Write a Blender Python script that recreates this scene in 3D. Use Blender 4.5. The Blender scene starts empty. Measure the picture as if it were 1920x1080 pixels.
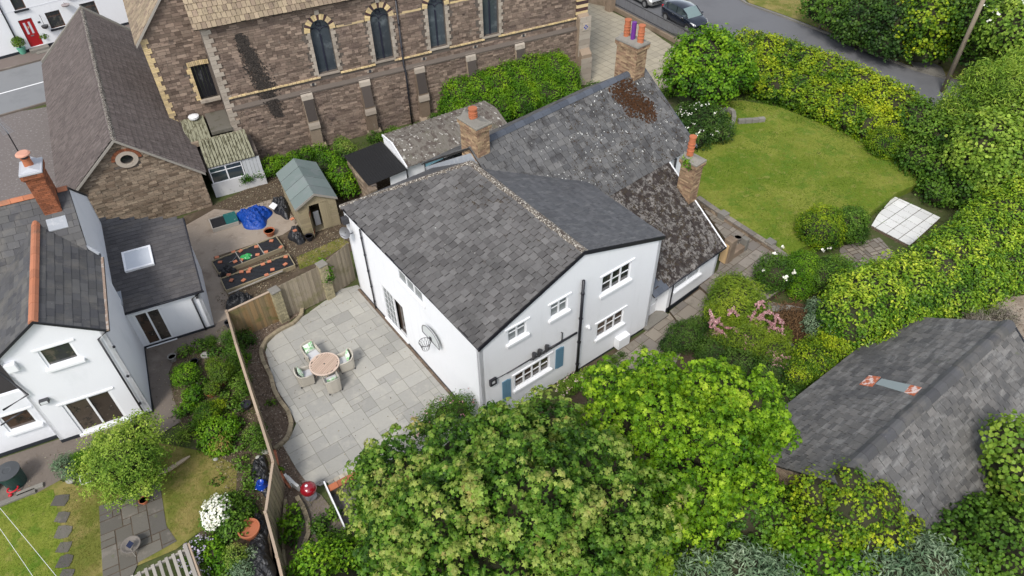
import bpy, math, random
import numpy as np
from mathutils import Matrix, Vector
from mathutils.geometry import delaunay_2d_cdt
random.seed(7)
RG = np.random.default_rng(7)
SC = bpy.context.scene
COL = SC.collection
rad = math.radians

# ------------------------------------------------------------------ camera
FPX, PITCH, ROLL, CH_ = 1331.0, rad(43.8), rad(1.03), 23.5
def cam_axes():
    cp, sp, cr, sr = math.cos(PITCH), math.sin(PITCH), math.cos(ROLL), math.sin(ROLL)
    right = np.array([1, 0, 0.]); fwd = np.array([0, cp, -sp]); down = np.array([0, -sp, -cp])
    return np.array([right*cr+down*sr, -right*sr+down*cr, fwd])
CAX = cam_axes(); CAM = np.array([0, 0, CH_])
cd = bpy.data.cameras.new('camera'); cam = bpy.data.objects.new('camera', cd); COL.objects.link(cam)
cd.sensor_width = 36; cd.lens = FPX/1920*36; cd.clip_end = 900; cd.clip_start = .1
m = Matrix.Identity(4)
for i in range(3):
    m[i][0], m[i][1], m[i][2] = CAX[0][i], -CAX[1][i], -CAX[2][i]
m[2][3] = CH_
cam.matrix_world = m; SC.camera = cam
# ------------------------------------------------------------------ world, sun, exposure
SUN_EL, SUN_AZ = rad(50), rad(250)      # azimuth of the direction towards the sun, counted from +X
w = bpy.data.worlds.new('World'); SC.world = w; w.use_nodes = True
nt = w.node_tree; bg = nt.nodes['Background']
sky = nt.nodes.new('ShaderNodeTexSky'); sky.sky_type = 'NISHITA'; sky.sun_disc = False
sky.sun_elevation = SUN_EL; sky.sun_rotation = rad(90)-SUN_AZ
sky.air_density = 1.0; sky.dust_density = 1.5; sky.ozone_density = .6
# overcast: the sky's own brightness with most of its blue taken out
bw_ = nt.nodes.new('ShaderNodeHueSaturation'); bw_.inputs['Saturation'].default_value = .42
nt.links.new(sky.outputs[0], bw_.inputs['Color'])
nt.links.new(bw_.outputs[0], bg.inputs[0]); bg.inputs[1].default_value = .14
sd = bpy.data.lights.new('sun', 'SUN'); sd.energy = 1.45; sd.angle = rad(14); sd.color = (1, .95, .88)
so = bpy.data.objects.new('sun', sd); COL.objects.link(so)
sdir = Vector((math.cos(SUN_EL)*math.cos(SUN_AZ), math.cos(SUN_EL)*math.sin(SUN_AZ), math.sin(SUN_EL)))
so.rotation_euler = sdir.to_track_quat('Z', 'Y').to_euler(); so.location = (0, 0, 60)
SC.view_settings.view_transform = 'Standard'; SC.view_settings.look = 'None'
SC.view_settings.exposure = .86; SC.view_settings.gamma = 1; SC.view_settings.use_curve_mapping = False
SC.render.engine = 'CYCLES'
SC.cycles.use_denoising = True
SC.cycles.max_bounces = 6; SC.cycles.diffuse_bounces = 3; SC.cycles.transmission_bounces = 3

# ------------------------------------------------------------------ maths
def ray(u, v):
    return np.array([u-960, v-540, FPX]) @ CAX
def at(u, v, z=0.):
    d = ray(u, v); return CAM + d*((z-CH_)/d[2])
class Fr:
    """a level local frame: x along a wall, y away behind it, z up"""
    def __init__(s, o, ang):
        s.o = np.array(o, float); a = rad(ang); s.ang = a
        s.x = np.array([math.cos(a), math.sin(a), 0]); s.y = np.array([-math.sin(a), math.cos(a), 0]); s.z = np.array([0, 0, 1.])
    def w(s, a, b, c=0.): return s.o+s.x*a+s.y*b+s.z*c
    def l(s, p): d = np.array(p)-s.o; return np.array([d@s.x, d@s.y, d[2]])
    def g(s, u, v, z=0.): return s.l(at(u, v, z))
WF = Fr((0, 0, 0), 0)
def unit(v): v = np.array(v, float); return v/np.linalg.norm(v)

# ------------------------------------------------------------------ materials
def _n(nt, t, **k):
    n = nt.nodes.new(t)
    for a, b in k.items(): setattr(n, a, b)
    return n
def _math(nt, op, a, b=None, clamp=False):
    n = nt.nodes.new('ShaderNodeMath'); n.operation = op; n.use_clamp = clamp
    for i, x in enumerate((a, b)):
        if x is None: continue
        if isinstance(x, (int, float)): n.inputs[i].default_value = x
        else: nt.links.new(x, n.inputs[i])
    return n.outputs[0]
def _mix(nt, f, a, b, mode='MIX'):
    n = nt.nodes.new('ShaderNodeMix'); n.data_type = 'RGBA'; n.blend_type = mode
    for i, x in ((0, f), (6, a), (7, b)):
        if isinstance(x, (int, float)): n.inputs[i].default_value = x
        elif isinstance(x, tuple): n.inputs[i].default_value = (*x[:3], 1)
        else: nt.links.new(x, n.inputs[i])
    return n.outputs[2]
def _ramp01(nt, x, lo, hi):
    n = nt.nodes.new('ShaderNodeMapRange'); n.inputs[1].default_value = lo; n.inputs[2].default_value = hi
    n.interpolation_type = 'SMOOTHSTEP'; nt.links.new(x, n.inputs[0]); return n.outputs[0]
def _pos(nt, ang=0, scale=(1, 1, 1)):
    g = nt.nodes.new('ShaderNodeNewGeometry'); mp = nt.nodes.new('ShaderNodeMapping')
    mp.vector_type = 'TEXTURE'
    mp.inputs['Rotation'].default_value = (0, 0, ang); mp.inputs['Scale'].default_value = scale
    nt.links.new(g.outputs['Position'], mp.inputs[0]); return mp.outputs[0]
def _noise(nt, vec, scale, detail=4, rough=.6):
    n = nt.nodes.new('ShaderNodeTexNoise'); n.inputs['Scale'].default_value = scale
    n.inputs['Detail'].default_value = detail; n.inputs['Roughness'].default_value = rough
    nt.links.new(vec, n.inputs['Vector']); return n.outputs['Fac']
def _rnd(nt):
    a = _n(nt, 'ShaderNodeAttribute'); a.attribute_name = 'rnd'
    o = _n(nt, 'ShaderNodeObjectInfo')
    return _math(nt, 'FRACT', _math(nt, 'ADD', a.outputs['Fac'], o.outputs['Random']))
def mat(name, col, col2=None, rough=.85, var=.25, layers=(), bump=(40, .15), spec=.3, metal=0, grain=.25, stretch=None, coat=0):
    """col..col2 per piece, a fine grain, then layers of blotches: (scale, threshold lo, hi, colour, amount[, stretch])"""
    mt = bpy.data.materials.new(name); mt.use_nodes = True; nt = mt.node_tree
    b = nt.nodes['Principled BSDF']; b.inputs['Roughness'].default_value = rough
    b.inputs['Specular IOR Level'].default_value = spec; b.inputs['Metallic'].default_value = metal
    if coat: b.inputs['Coat Weight'].default_value = coat; b.inputs['Coat Roughness'].default_value = .05
    p = _pos(nt); r = _rnd(nt)
    c = _mix(nt, r, col, col2 or col)
    r2 = _math(nt, 'FRACT', _math(nt, 'MULTIPLY', r, 7.31))
    k = _math(nt, 'ADD', _math(nt, 'MULTIPLY', r2, var*2), 1-var)
    gr = _noise(nt, p if not stretch else _pos(nt, *stretch), bump[0], 5, .7)
    k2 = _math(nt, 'ADD', _math(nt, 'MULTIPLY', gr, grain*2), 1-grain)
    kk = _math(nt, 'MULTIPLY', k, k2)
    cm = _n(nt, 'ShaderNodeCombineColor')
    for i in range(3): nt.links.new(kk, cm.inputs[i])
    c = _mix(nt, 1.0, c, cm.outputs[0], 'MULTIPLY')
    for L in layers:
        vec = _pos(nt, *L[5]) if len(L) > 5 else p
        f = _ramp01(nt, _noise(nt, vec, L[0], 6, .65), L[1], L[2])
        f = _math(nt, 'MULTIPLY', f, L[4]); c = _mix(nt, f, c, L[3])
    nt.links.new(c, b.inputs['Base Color'])
    if bump[1]:
        bp = _n(nt, 'ShaderNodeBump'); bp.inputs['Strength'].default_value = bump[1]; bp.inputs['Distance'].default_value = .02
        nt.links.new(gr, bp.inputs['Height']); nt.links.new(bp.outputs[0], b.inputs['Normal'])
    return mt
def leafmat(name, cols, trans=.35, rough=.5, clump=(1.1, .25), cells=None):
    """cols: four colours from old to young leaf picked by each leaf's tone"""
    mt = bpy.data.materials.new(name); mt.use_nodes = True; nt = mt.node_tree
    b = nt.nodes['Principled BSDF']; b.inputs['Roughness'].default_value = rough; b.inputs['Specular IOR Level'].default_value = .25
    a = _n(nt, 'ShaderNodeAttribute'); a.attribute_name = 'rnd'; t = _n(nt, 'ShaderNodeAttribute'); t.attribute_name = 'tone'
    rp = _n(nt, 'ShaderNodeValToRGB'); el = rp.color_ramp.elements
    el[0].position = 0; el[0].color = (*cols[0], 1); el[1].position = 1; el[1].color = (*cols[-1], 1)
    for i in range(1, len(cols)-1):
        e = el.new(i/(len(cols)-1)); e.color = (*cols[i], 1)
    nz = _noise(nt, _pos(nt), clump[0], 3)
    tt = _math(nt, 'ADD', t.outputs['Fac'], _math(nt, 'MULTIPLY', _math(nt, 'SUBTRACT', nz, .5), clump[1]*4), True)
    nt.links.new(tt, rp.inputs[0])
    k = _math(nt, 'ADD', _math(nt, 'MULTIPLY', a.outputs['Fac'], .5), .78)
    cm = _n(nt, 'ShaderNodeCombineColor')
    for i in range(3): nt.links.new(k, cm.inputs[i])
    c = _mix(nt, 1.0, rp.outputs[0], cm.outputs[0], 'MULTIPLY')
    nt.links.new(c, b.inputs['Base Color'])
    tr = _n(nt, 'ShaderNodeBsdfTranslucent'); nt.links.new(_mix(nt, 1.0, c, (1.0, 1.0, .45), 'MULTIPLY'), tr.inputs[0])
    mx = _n(nt, 'ShaderNodeMixShader'); mx.inputs[0].default_value = trans
    nt.links.new(b.outputs[0], mx.inputs[1]); nt.links.new(tr.outputs[0], mx.inputs[2])
    nt.links.new(mx.outputs[0], nt.nodes['Material Output'].inputs[0])
    return mt

# ------------------------------------------------------------------ mesh building
def mk_mesh(name, V, Fs, rnd=None, tone=None, smooth=False):
    """V (n,3); Fs: list of arrays of equal-sided faces"""
    me = bpy.data.meshes.new(name); V = np.asarray(V, np.float32)
    me.vertices.add(len(V)); me.vertices.foreach_set('co', V.ravel())
    idx = np.concatenate([np.asarray(f, np.int32).ravel() for f in Fs])
    cnt = np.concatenate([np.full(len(f), np.asarray(f).shape[1], np.int32) for f in Fs])
    me.loops.add(len(idx)); me.loops.foreach_set('vertex_index', idx)
    me.polygons.add(len(cnt)); st = np.zeros(len(cnt), np.int32); st[1:] = np.cumsum(cnt)[:-1]
    me.polygons.foreach_set('loop_start', st)
    me.update(calc_edges=True)
    me.polygons.foreach_set('use_smooth', np.full(len(cnt), bool(smooth)))
    for nm, a in (('rnd', rnd), ('tone', tone)):
        if a is not None:
            at_ = me.attributes.new(nm, 'FLOAT', 'FACE'); at_.data.foreach_set('value', np.asarray(a, np.float32))
    return me
class MB:
    """collects shapes, then links them as ONE mesh object"""
    def __init__(s): s.v = []; s.f = []; s.r = []; s.n = 0
    def add(s, V, F, r=None):
        V = np.asarray(V, float); r = random.random() if r is None else r
        s.v.append(V); s.f += [[i+s.n for i in f] for f in F]; s.r += [r]*len(F); s.n += len(V)
    def box(s, O, U, V, N, r=None):
        O, U, V, N = (np.asarray(q, float) for q in (O, U, V, N))
        P = [O, O+U, O+U+V, O+V, O+N, O+U+N, O+U+V+N, O+V+N]
        s.add(P, [(0, 3, 2, 1), (4, 5, 6, 7), (0, 1, 5, 4), (1, 2, 6, 5), (2, 3, 7, 6), (3, 0, 4, 7)], r)
    def fbox(s, fr, x0, x1, y0, y1, z0, z1, r=None):
        s.box(fr.w(x0, y0, z0), fr.x*(x1-x0), fr.y*(y1-y0), fr.z*(z1-z0), r)
    def prism(s, pts, D, r=None):
        """polygon pts (3-D, any order) pushed along D"""
        P = [np.asarray(p, float) for p in pts]; n = len(P); D = np.asarray(D, float)
        s.add(P+[p+D for p in P], [tuple(range(n))[::-1], tuple(range(n, 2*n))]+[(i, (i+1) % n, (i+1) % n+n, i+n) for i in range(n)], r)
    def poly(s, pts, r=None):
        s.add(pts, [tuple(range(len(pts)))], r)
    def tube(s, pts, rad_, k=8, r=None, cap=True):
        pts = [np.asarray(p, float) for p in pts]; rs = rad_ if hasattr(rad_, '__len__') else [rad_]*len(pts)
        V = []; 
        for i, p in enumerate(pts):
            d = unit(pts[min(i+1, len(pts)-1)]-pts[max(i-1, 0)])
            a = unit(np.cross(d, (0, 0, 1) if abs(d[2]) < .9 else (1, 0, 0))); b = np.cross(d, a)
            V += [p+(a*math.cos(t)+b*math.sin(t))*rs[i] for t in np.linspace(0, 2*math.pi, k, endpoint=False)]
        F = [(i*k+j, i*k+(j+1) % k, (i+1)*k+(j+1) % k, (i+1)*k+j) for i in range(len(pts)-1) for j in range(k)]
        if cap: F += [tuple(range(k))[::-1], tuple(range((len(pts)-1)*k, len(pts)*k))]
        s.add(V, F, r)
    def lathe(s, c, prof, k=20, r=None, axis=None):
        c = np.asarray(c, float); V = []
        for (q, z) in prof:
            V += [c+np.array([q*math.cos(t), q*math.sin(t), z]) for t in np.linspace(0, 2*math.pi, k, endpoint=False)]
        n = len(prof); F = [(i*k+j, i*k+(j+1) % k, (i+1)*k+(j+1) % k, (i+1)*k+j) for i in range(n-1) for j in range(k)]
        F += [tuple(range(k))[::-1], tuple(range((n-1)*k, n*k))]
        s.add(V, F, r)
    def wall(s, fn, outer, holes, depth, r=.5):
        """fn(x,z,d) -> world, outer outline with holes; d = depth behind the face"""
        rings = [outer]+holes; P = []; E = []
        for R in rings:
            b = len(P); P += [Vector(p) for p in R]; E += [(b+i, b+(i+1) % len(R)) for i in range(len(R))]
        vs, _, fs, *_ = delaunay_2d_cdt(P, E, [], 1, 1e-5)
        def inside(R, x, y):
            c = False
            for i in range(len(R)):
                (x1, y1), (x2, y2) = R[i], R[(i+1) % len(R)]
                if (y1 > y) != (y2 > y) and x < (x2-x1)*(y-y1)/(y2-y1)+x1: c = not c
            return c
        F = []
        for f in fs:
            cx = sum(vs[i].x for i in f)/len(f); cy = sum(vs[i].y for i in f)/len(f)
            if any(inside(h, cx, cy) for h in holes): continue
            F.append(tuple(f))
        s.add([fn(v.x, v.y, 0) for v in vs], F, r)
        for R in rings:
            n = len(R); V = [fn(x, z, 0) for x, z in R]+[fn(x, z, depth) for x, z in R]
            s.add(V, [(i, (i+1) % n, (i+1) % n+n, i+n) for i in range(n)], r)
    def arrays(s):
        V = np.concatenate([np.asarray(v) for v in s.v]); by = {}
        for f, r in zip(s.f, s.r): by.setdefault(len(f), ([], []))[0].append(f); by[len(f)][1].append(r)
        Fs = [np.array(a) for a, _ in by.values()]; R = np.concatenate([np.array(b) for _, b in by.values()])
        return V, Fs, R
    def build(s, name, m, parent=None, smooth=False, kind=None, label=None, bevel=0, local=False):
        V, Fs, R = s.arrays()
        me = mk_mesh(name, V, Fs, rnd=R, smooth=smooth); me.materials.append(m)
        return link(name, me, parent, kind, label, bevel, local)
def link(name, me, parent=None, kind=None, label=None, bevel=0, local=False):
    o = bpy.data.objects.new(name, me); COL.objects.link(o)
    if parent is not None:
        o.parent = parent
        if not local: o.matrix_parent_inverse = winv(parent)
    if kind: o['kind'] = kind
    if label: o['label'] = label
    if bevel:
        md = o.modifiers.new('bevel', 'BEVEL'); md.width = bevel; md.segments = 2; md.limit_method = 'ANGLE'
    return o
def wmat(o):
    mtx = o.matrix_basis.copy()
    return (wmat(o.parent) @ o.matrix_parent_inverse @ mtx) if o.parent else mtx
def winv(o): return wmat(o).inverted()
def tag(o, label, cat, group=None, kind=None):
    o['label'] = label; o['category'] = cat
    if group: o['group'] = group
    if kind: o['kind'] = kind
    return o
def thing(name, label, cat, loc=(0, 0, 0), rz=0, group=None):
    o = bpy.data.objects.new(name, None); COL.objects.link(o); o.location = Vector([float(q) for q in loc]); o.rotation_euler = (0, 0, rz)
    o.empty_display_size = .2
    return tag(o, label, cat, group)
def copy_tree(o, parent=None):
    c = o.copy(); COL.objects.link(c); c.parent = parent
    if parent is not None: c.matrix_parent_inverse = o.matrix_parent_inverse.copy()
    for ch in list(o.children): copy_tree(ch, c)
    return c
def structure(name, b, m):
    o = b.build(name, m); o['kind'] = 'structure'; return o

# pieces: boxes that are picked apart one by one (the largest in view) or joined (the rest)
UNIT = {}
def unit_box(m):
    if m.name not in UNIT:
        V = [(0, 0, 0), (1, 0, 0), (1, 1, 0), (0, 1, 0), (0, 0, 1), (1, 0, 1), (1, 1, 1), (0, 1, 1)]
        me = mk_mesh('unit_'+m.name, V, [np.array([(4, 5, 6, 7), (0, 1, 5, 4), (1, 2, 6, 5), (2, 3, 7, 6), (3, 0, 4, 7), (0, 3, 2, 1)])])
        me.materials.append(m); UNIT[m.name] = me
    return UNIT[m.name]
def pieces(parent, name, cells, m, nmax=300, tint=None, joined=None):
    """cells: (O,U,V,N) world vectors"""
    if not cells: return
    def score(c):
        p = c[0]+(c[1]+c[2])/2; d = p-CAM; q = CAX @ d
        if q[2] < 1: return 0
        u, v = FPX*q[0]/q[2], FPX*q[1]/q[2]
        a = abs(np.dot(np.cross(c[1], c[2]), d))/np.linalg.norm(d)**3
        return a*(.01 if abs(u) > 950 or abs(v) > 530 else 1)
    sc = np.array([score(c) for c in cells]); order = np.argsort(-sc)
    ind = order[:nmax]; rest = order[nmax:]
    me = unit_box(m); inv = winv(parent) if parent is not None else Matrix.Identity(4)
    for i in ind:
        O, U, V, N = cells[i]
        mm = Matrix(((U[0], V[0], N[0], O[0]), (U[1], V[1], N[1], O[1]), (U[2], V[2], N[2], O[2]), (0, 0, 0, 1)))
        o = bpy.data.objects.new(name, me); COL.objects.link(o)
        if parent is not None: o.parent = parent; o.matrix_parent_inverse = inv @ mm
        else: o.matrix_basis = mm
    if len(rest):
        C = np.array([[cells[i][j] for j in range(4)] for i in rest])
        O, U, V, N = C[:, 0], C[:, 1], C[:, 2], C[:, 3]
        P = np.stack([O, O+U, O+U+V, O+V, O+N, O+U+N, O+U+V+N, O+V+N], 1).reshape(-1, 3)
        q = np.array([(4, 5, 6, 7), (0, 1, 5, 4), (1, 2, 6, 5), (2, 3, 7, 6), (3, 0, 4, 7)])
        F = (q[None]+(np.arange(len(rest))*8)[:, None, None]).reshape(-1, 4)
        me2 = mk_mesh(name, P, [F], rnd=np.repeat(RG.random(len(rest)), 5)); me2.materials.append(m)
        link(joined or name+'_field', me2, parent, kind='stuff')
def in_poly(R, x, y):
    c = False
    for i in range(len(R)):
        (x1, y1), (x2, y2) = R[i], R[(i+1) % len(R)]
        if (y1 > y) != (y2 > y) and x < (x2-x1)*(y-y1)/(y2-y1)+x1: c = not c
    return c
def row_span(R, y):
    xs = []
    for i in range(len(R)):
        (x1, y1), (x2, y2) = R[i], R[(i+1) % len(R)]
        if (y1 > y) != (y2 > y): xs.append((x2-x1)*(y-y1)/(y2-y1)+x1)
    return sorted(xs)
def tiles(parent, name, O, U, V, poly, w, g, m, t=.012, jit=.004, gap=.004, nmax=300, under=None, ragged=.02, wv=.12, thick_jit=.006, holes=()):
    """slates in courses on a roof plane: O origin, U along the eave, V up the slope, poly in (s,d)"""
    O = np.asarray(O, float); U = unit(U); V = unit(V); N = np.cross(U, V)
    if N[2] < 0: N = -N
    cells = []; d0 = min(p[1] for p in poly); d1 = max(p[1] for p in poly); k = 0; d = d0
    while d < d1-.02:
        gg = min(g, d1-d); sp = row_span(poly, d+gg*.5)
        for a, b in zip(sp[::2], sp[1::2]):
            x = a - (w*.5 if k % 2 else 0) - random.random()*w*.06
            while x < b-.03:
                ww = w*(1+random.uniform(-wv, wv)); x0 = max(x, a); x1 = min(x+ww, b)
                if x1-x0 > .05 and not any(in_poly(h, (x0+x1)/2, d+gg/2) for h in holes):
                    tt = t+random.random()*thick_jit; dr = random.uniform(-ragged, ragged)*.5
                    rot = random.uniform(-jit, jit)
                    u_ = U*(x1-x0-gap)+V*rot
                    v_ = V*(gg*1.12-dr)-N*(.008+tt*.7)-U*rot
                    cells.append((O+U*x0+V*(d+dr-gg*.02)+N*(.010+tt*.7), u_, v_, N*tt))
                x += ww
        d += g; k += 1
    pieces(parent, name, cells, m, nmax)
    if under is not None:
        b = MB(); b.prism([O+U*s_+V*d_-N*.012 for s_, d_ in poly], -N*.045); b.build('roof_deck', under, parent)
def courses(fn, outline, h=.16, wl=(.2, .55), holes=(), proud=(.0, .05), joint=.015, hj=.3):
    """rubble courses over a wall face; fn(x,z,d) with d out of the face. Returns cells"""
    cells = []; z0 = min(p[1] for p in outline); z1 = max(p[1] for p in outline); z = z0
    ex = fn(1, 0, 0)-fn(0, 0, 0); ez = fn(0, 1, 0)-fn(0, 0, 0); ed = fn(0, 0, 1)-fn(0, 0, 0)
    while z < z1-.03:
        hh = h*(1+random.uniform(-hj, hj)); hh = min(hh, z1-z); sp = row_span(outline, z+hh*.5)
        for a, b in zip(sp[::2], sp[1::2]):
            x = a-random.random()*wl[0]
            while x < b:
                ww = random.uniform(*wl)*(1 if random.random() > .15 else .6); x0 = max(x, a); x1 = min(x+ww, b); cx = (x0+x1)/2
                if x1-x0 > .03 and not any(in_poly(H, cx, z+hh/2) for H in holes):
                    pr = random.uniform(*proud); s_ = random.uniform(-.006, .006)
                    cells.append((fn(x0, z+s_, -.03), ex*(x1-x0-joint), ez*(hh-joint), ed*(.03+pr)))
                x += ww
        z += hh
    return cells

# ------------------------------------------------------------------ leaves
def _rotate_frames(N):
    N = N/np.linalg.norm(N, axis=1, keepdims=True)
    A = RG.normal(size=N.shape); T = np.cross(N, A); T /= np.linalg.norm(T, axis=1, keepdims=True)
    return N, T, np.cross(N, T)
LEAF = {
 'oval': (np.array([(-.5, 0, 0), (0, .27, .07), (.5, 0, -.06), (0, -.27, .07)]), np.array([(0, 1, 2), (0, 2, 3)])),
 'lance': (np.array([(-.5, 0, 0), (0, .12, .03), (.5, 0, -.08), (0, -.12, .03)]), np.array([(0, 1, 2), (0, 2, 3)])),
 'blade': (np.array([(-.5, -.06, 0), (-.5, .06, 0), (.5, 0, -.1)]), np.array([(0, 1, 2)])),
 'round': (np.array([(-.5, 0, 0), (-.2, .4, .05), (.3, .35, .05), (.5, 0, -.08), (.3, -.35, .05), (-.2, -.4, .05)]), np.array([(0, 1, 5), (1, 2, 4), (1, 4, 5), (2, 3, 4)])),
}
def _maple():
    pts = [(0, 0, .05)]; tips = [(-150, .42), (-75, .5), (0, .62), (75, .5), (150, .42)]
    seq = []
    for i, (a, r) in enumerate(tips):
        seq.append((a, r, -.09))
        if i < 4: seq.append((a+(tips[i+1][0]-a)/2, .3, .0))
    seq.append((180, .16, 0))
    for a, r, z in seq: pts.append((r*math.cos(rad(a)), r*math.sin(rad(a)), z))
    n = len(pts); return np.array(pts), np.array([(0, i, i+1) for i in range(1, n-1)]+[(0, n-1, 1)])
LEAF['maple'] = _maple()
def leaf_mesh(name, C, N, size, shape, m, parent, tone=None, spread=.5, vs=.3, kind=None, label=None, ax=None):
    S, F = LEAF[shape]; n = len(C)
    Nn = N+RG.normal(size=N.shape)*spread; Nn, T, B = _rotate_frames(Nn)
    if ax is not None:
        T = ax-Nn*np.sum(ax*Nn, 1, keepdims=True); T /= np.linalg.norm(T, axis=1, keepdims=True)+1e-9; B = np.cross(Nn, T)
    sz = size*(1+RG.uniform(-vs, vs, n))
    L = S[None]*sz[:, None, None]
    V = C[:, None]+L[:, :, 0:1]*T[:, None]+L[:, :, 1:2]*B[:, None]+L[:, :, 2:3]*Nn[:, None]
    FF = (F[None]+(np.arange(n)*len(S))[:, None, None]).reshape(-1, 3); k = len(F)
    tone = RG.random(n)*.5+.25 if tone is None else tone
    me = mk_mesh(name, V.reshape(-1, 3), [FF], rnd=np.repeat(RG.random(n), k), tone=np.repeat(np.clip(tone, 0, 1), k))
    me.materials.append(m); return link(name, me, parent, kind=kind, label=label)
def wob(P, f, seed=0):
    r = np.random.default_rng(seed); o = np.zeros(len(P))
    for i in range(6):
        k = r.normal(size=3)*f*(1+i*.5); o += np.sin(P@k+r.random()*6.28)/(1+i*.5)
    return o/2.5
def sample_lobes(lobes, density, jit=.16, up=-.35, seed=1, inner=.22, bump=.16, freq=2.2):
    """points on the bumpy outside of overlapping lobes: returns points, outward normals, depth 0..1"""
    C, Nn, D = [], [], []
    for i, (c, r) in enumerate(lobes):
        c = np.array(c, float); r = np.array(r if hasattr(r, '__len__') else (r, r, r*.9), float)
        area = 4*math.pi*((r[0]*r[1])**1.6+(r[0]*r[2])**1.6+(r[1]*r[2])**1.6)**(1/1.6)/3**(1/1.6)
        n = int(area*density); d = RG.normal(size=(n, 3)); d /= np.linalg.norm(d, axis=1, keepdims=True)
        d = d[d[:, 2] > up]; n = len(d)
        rr = 1+RG.uniform(-jit, jit*.35, n)
        ins = RG.random(n) < inner; rr[ins] *= RG.uniform(.55, .9, ins.sum())
        P0 = c+d*r; rr *= 1+bump*wob(P0, freq, seed+i)+.5*np.clip(wob(P0, freq*2.6, seed+77+i)-.55, 0, .5)
        P = c+d*r*rr[:, None]; nn = d/r; nn /= np.linalg.norm(nn, axis=1, keepdims=True)
        keep = np.ones(n, bool)
        for j, (c2, r2) in enumerate(lobes):
            if j == i: continue
            r2 = np.array(r2 if hasattr(r2, '__len__') else (r2, r2, r2*.9), float)
            keep &= (((P-np.array(c2))/r2)**2).sum(1) > .62
        C.append(P[keep]); Nn.append(nn[keep]); D.append(rr[keep])
    return np.concatenate(C), np.concatenate(Nn), np.concatenate(D)
def ellipsoid(b, c, r, k=12, j=7, seed=0):
    c = np.array(c, float); r = np.array(r if hasattr(r, '__len__') else (r, r, r*.9), float)
    th = np.linspace(0, 2*math.pi, k, endpoint=False); ph = np.linspace(.05, math.pi-.05, j)
    P = np.array([(math.sin(p)*math.cos(t), math.sin(p)*math.sin(t), math.cos(p)) for p in ph for t in th])
    P = c+P*r*(1+.18*wob(c+P*r, 2.5, seed))[:, None]
    F = [(i*k+q, (i+1)*k+q, (i+1)*k+(q+1) % k, i*k+(q+1) % k) for i in range(j-1) for q in range(k)]
    F += [tuple(range(k)), tuple(range((j-1)*k, j*k))[::-1]]
    b.add(P, F)
def blob(u, v, z, rpx, sq=.85):
    """a lobe seen at pixel u,v with its middle at height z"""
    c = at(u, v, z); d = np.linalg.norm(c-CAM); r = rpx*d/FPX
    return (c, (r, r, r*sq))
def clumped(P, N, D, per, sp):
    """repeat each point as a tuft of per leaves"""
    n = len(P); Q = np.repeat(P, per, 0)+RG.normal(size=(n*per, 3))*sp; return Q, np.repeat(N, per, 0), np.repeat(D, per)
def plant(name, label, cat, lobes, m, size=.09, shape='oval', cover=2.2, group=None, base=None, spread=.55, core=.74, tuft=5, young=.35,
          trunk=None, jit=.16, up=-.35, bump=.16, freq=2.2, seed=None, part='foliage', updir=.35, inner_shade=True, inner=.22, topc=.2):
    seed = seed if seed is not None else int(RG.integers(1e6))
    c0 = np.array(base if base is not None else (lobes[0][0][0], lobes[0][0][1], 0), float)
    t = thing(name, label, cat, c0, 0, group)
    la = size*size*(.27 if shape == 'oval' else .06 if shape == 'blade' else .13 if shape == 'lance' else .5)
    dens = cover/la/tuft*(.62 if shape != 'blade' else .8)
    P, N, D = sample_lobes(lobes, dens, jit, up, seed, inner, bump, freq)
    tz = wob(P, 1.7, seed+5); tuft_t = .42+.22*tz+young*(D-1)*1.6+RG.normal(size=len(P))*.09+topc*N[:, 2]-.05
    Q, M, DD = clumped(P, N, D, tuft, size*.75)
    M = M+np.array([0, 0, updir])
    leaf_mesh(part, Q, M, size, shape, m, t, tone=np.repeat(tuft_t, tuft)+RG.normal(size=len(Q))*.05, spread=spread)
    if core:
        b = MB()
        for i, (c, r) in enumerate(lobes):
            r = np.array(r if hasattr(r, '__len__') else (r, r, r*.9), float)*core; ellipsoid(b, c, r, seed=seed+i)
        b.build('shade_core', SHADE_CORE, t, smooth=True, kind='stuff')  # solid dark lumps, coloured as the shade inside the foliage
    if trunk:
        b = MB(); r0 = trunk; top = np.mean([l[0] for l in lobes], 0)
        b.tube([c0-np.array([0, 0, .1]), c0*.6+top*.4*np.array([1, 1, 1]), top], [r0, r0*.8, r0*.55], 10)
        for (c, r) in lobes: b.tube([c0*.5+top*.5, (top+np.array(c))/2-np.array([0, 0, .1]), c], [r0*.5, r0*.35, r0*.12], 7)
        b.build('trunk', BARK, t, smooth=True)
    return t
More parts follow.
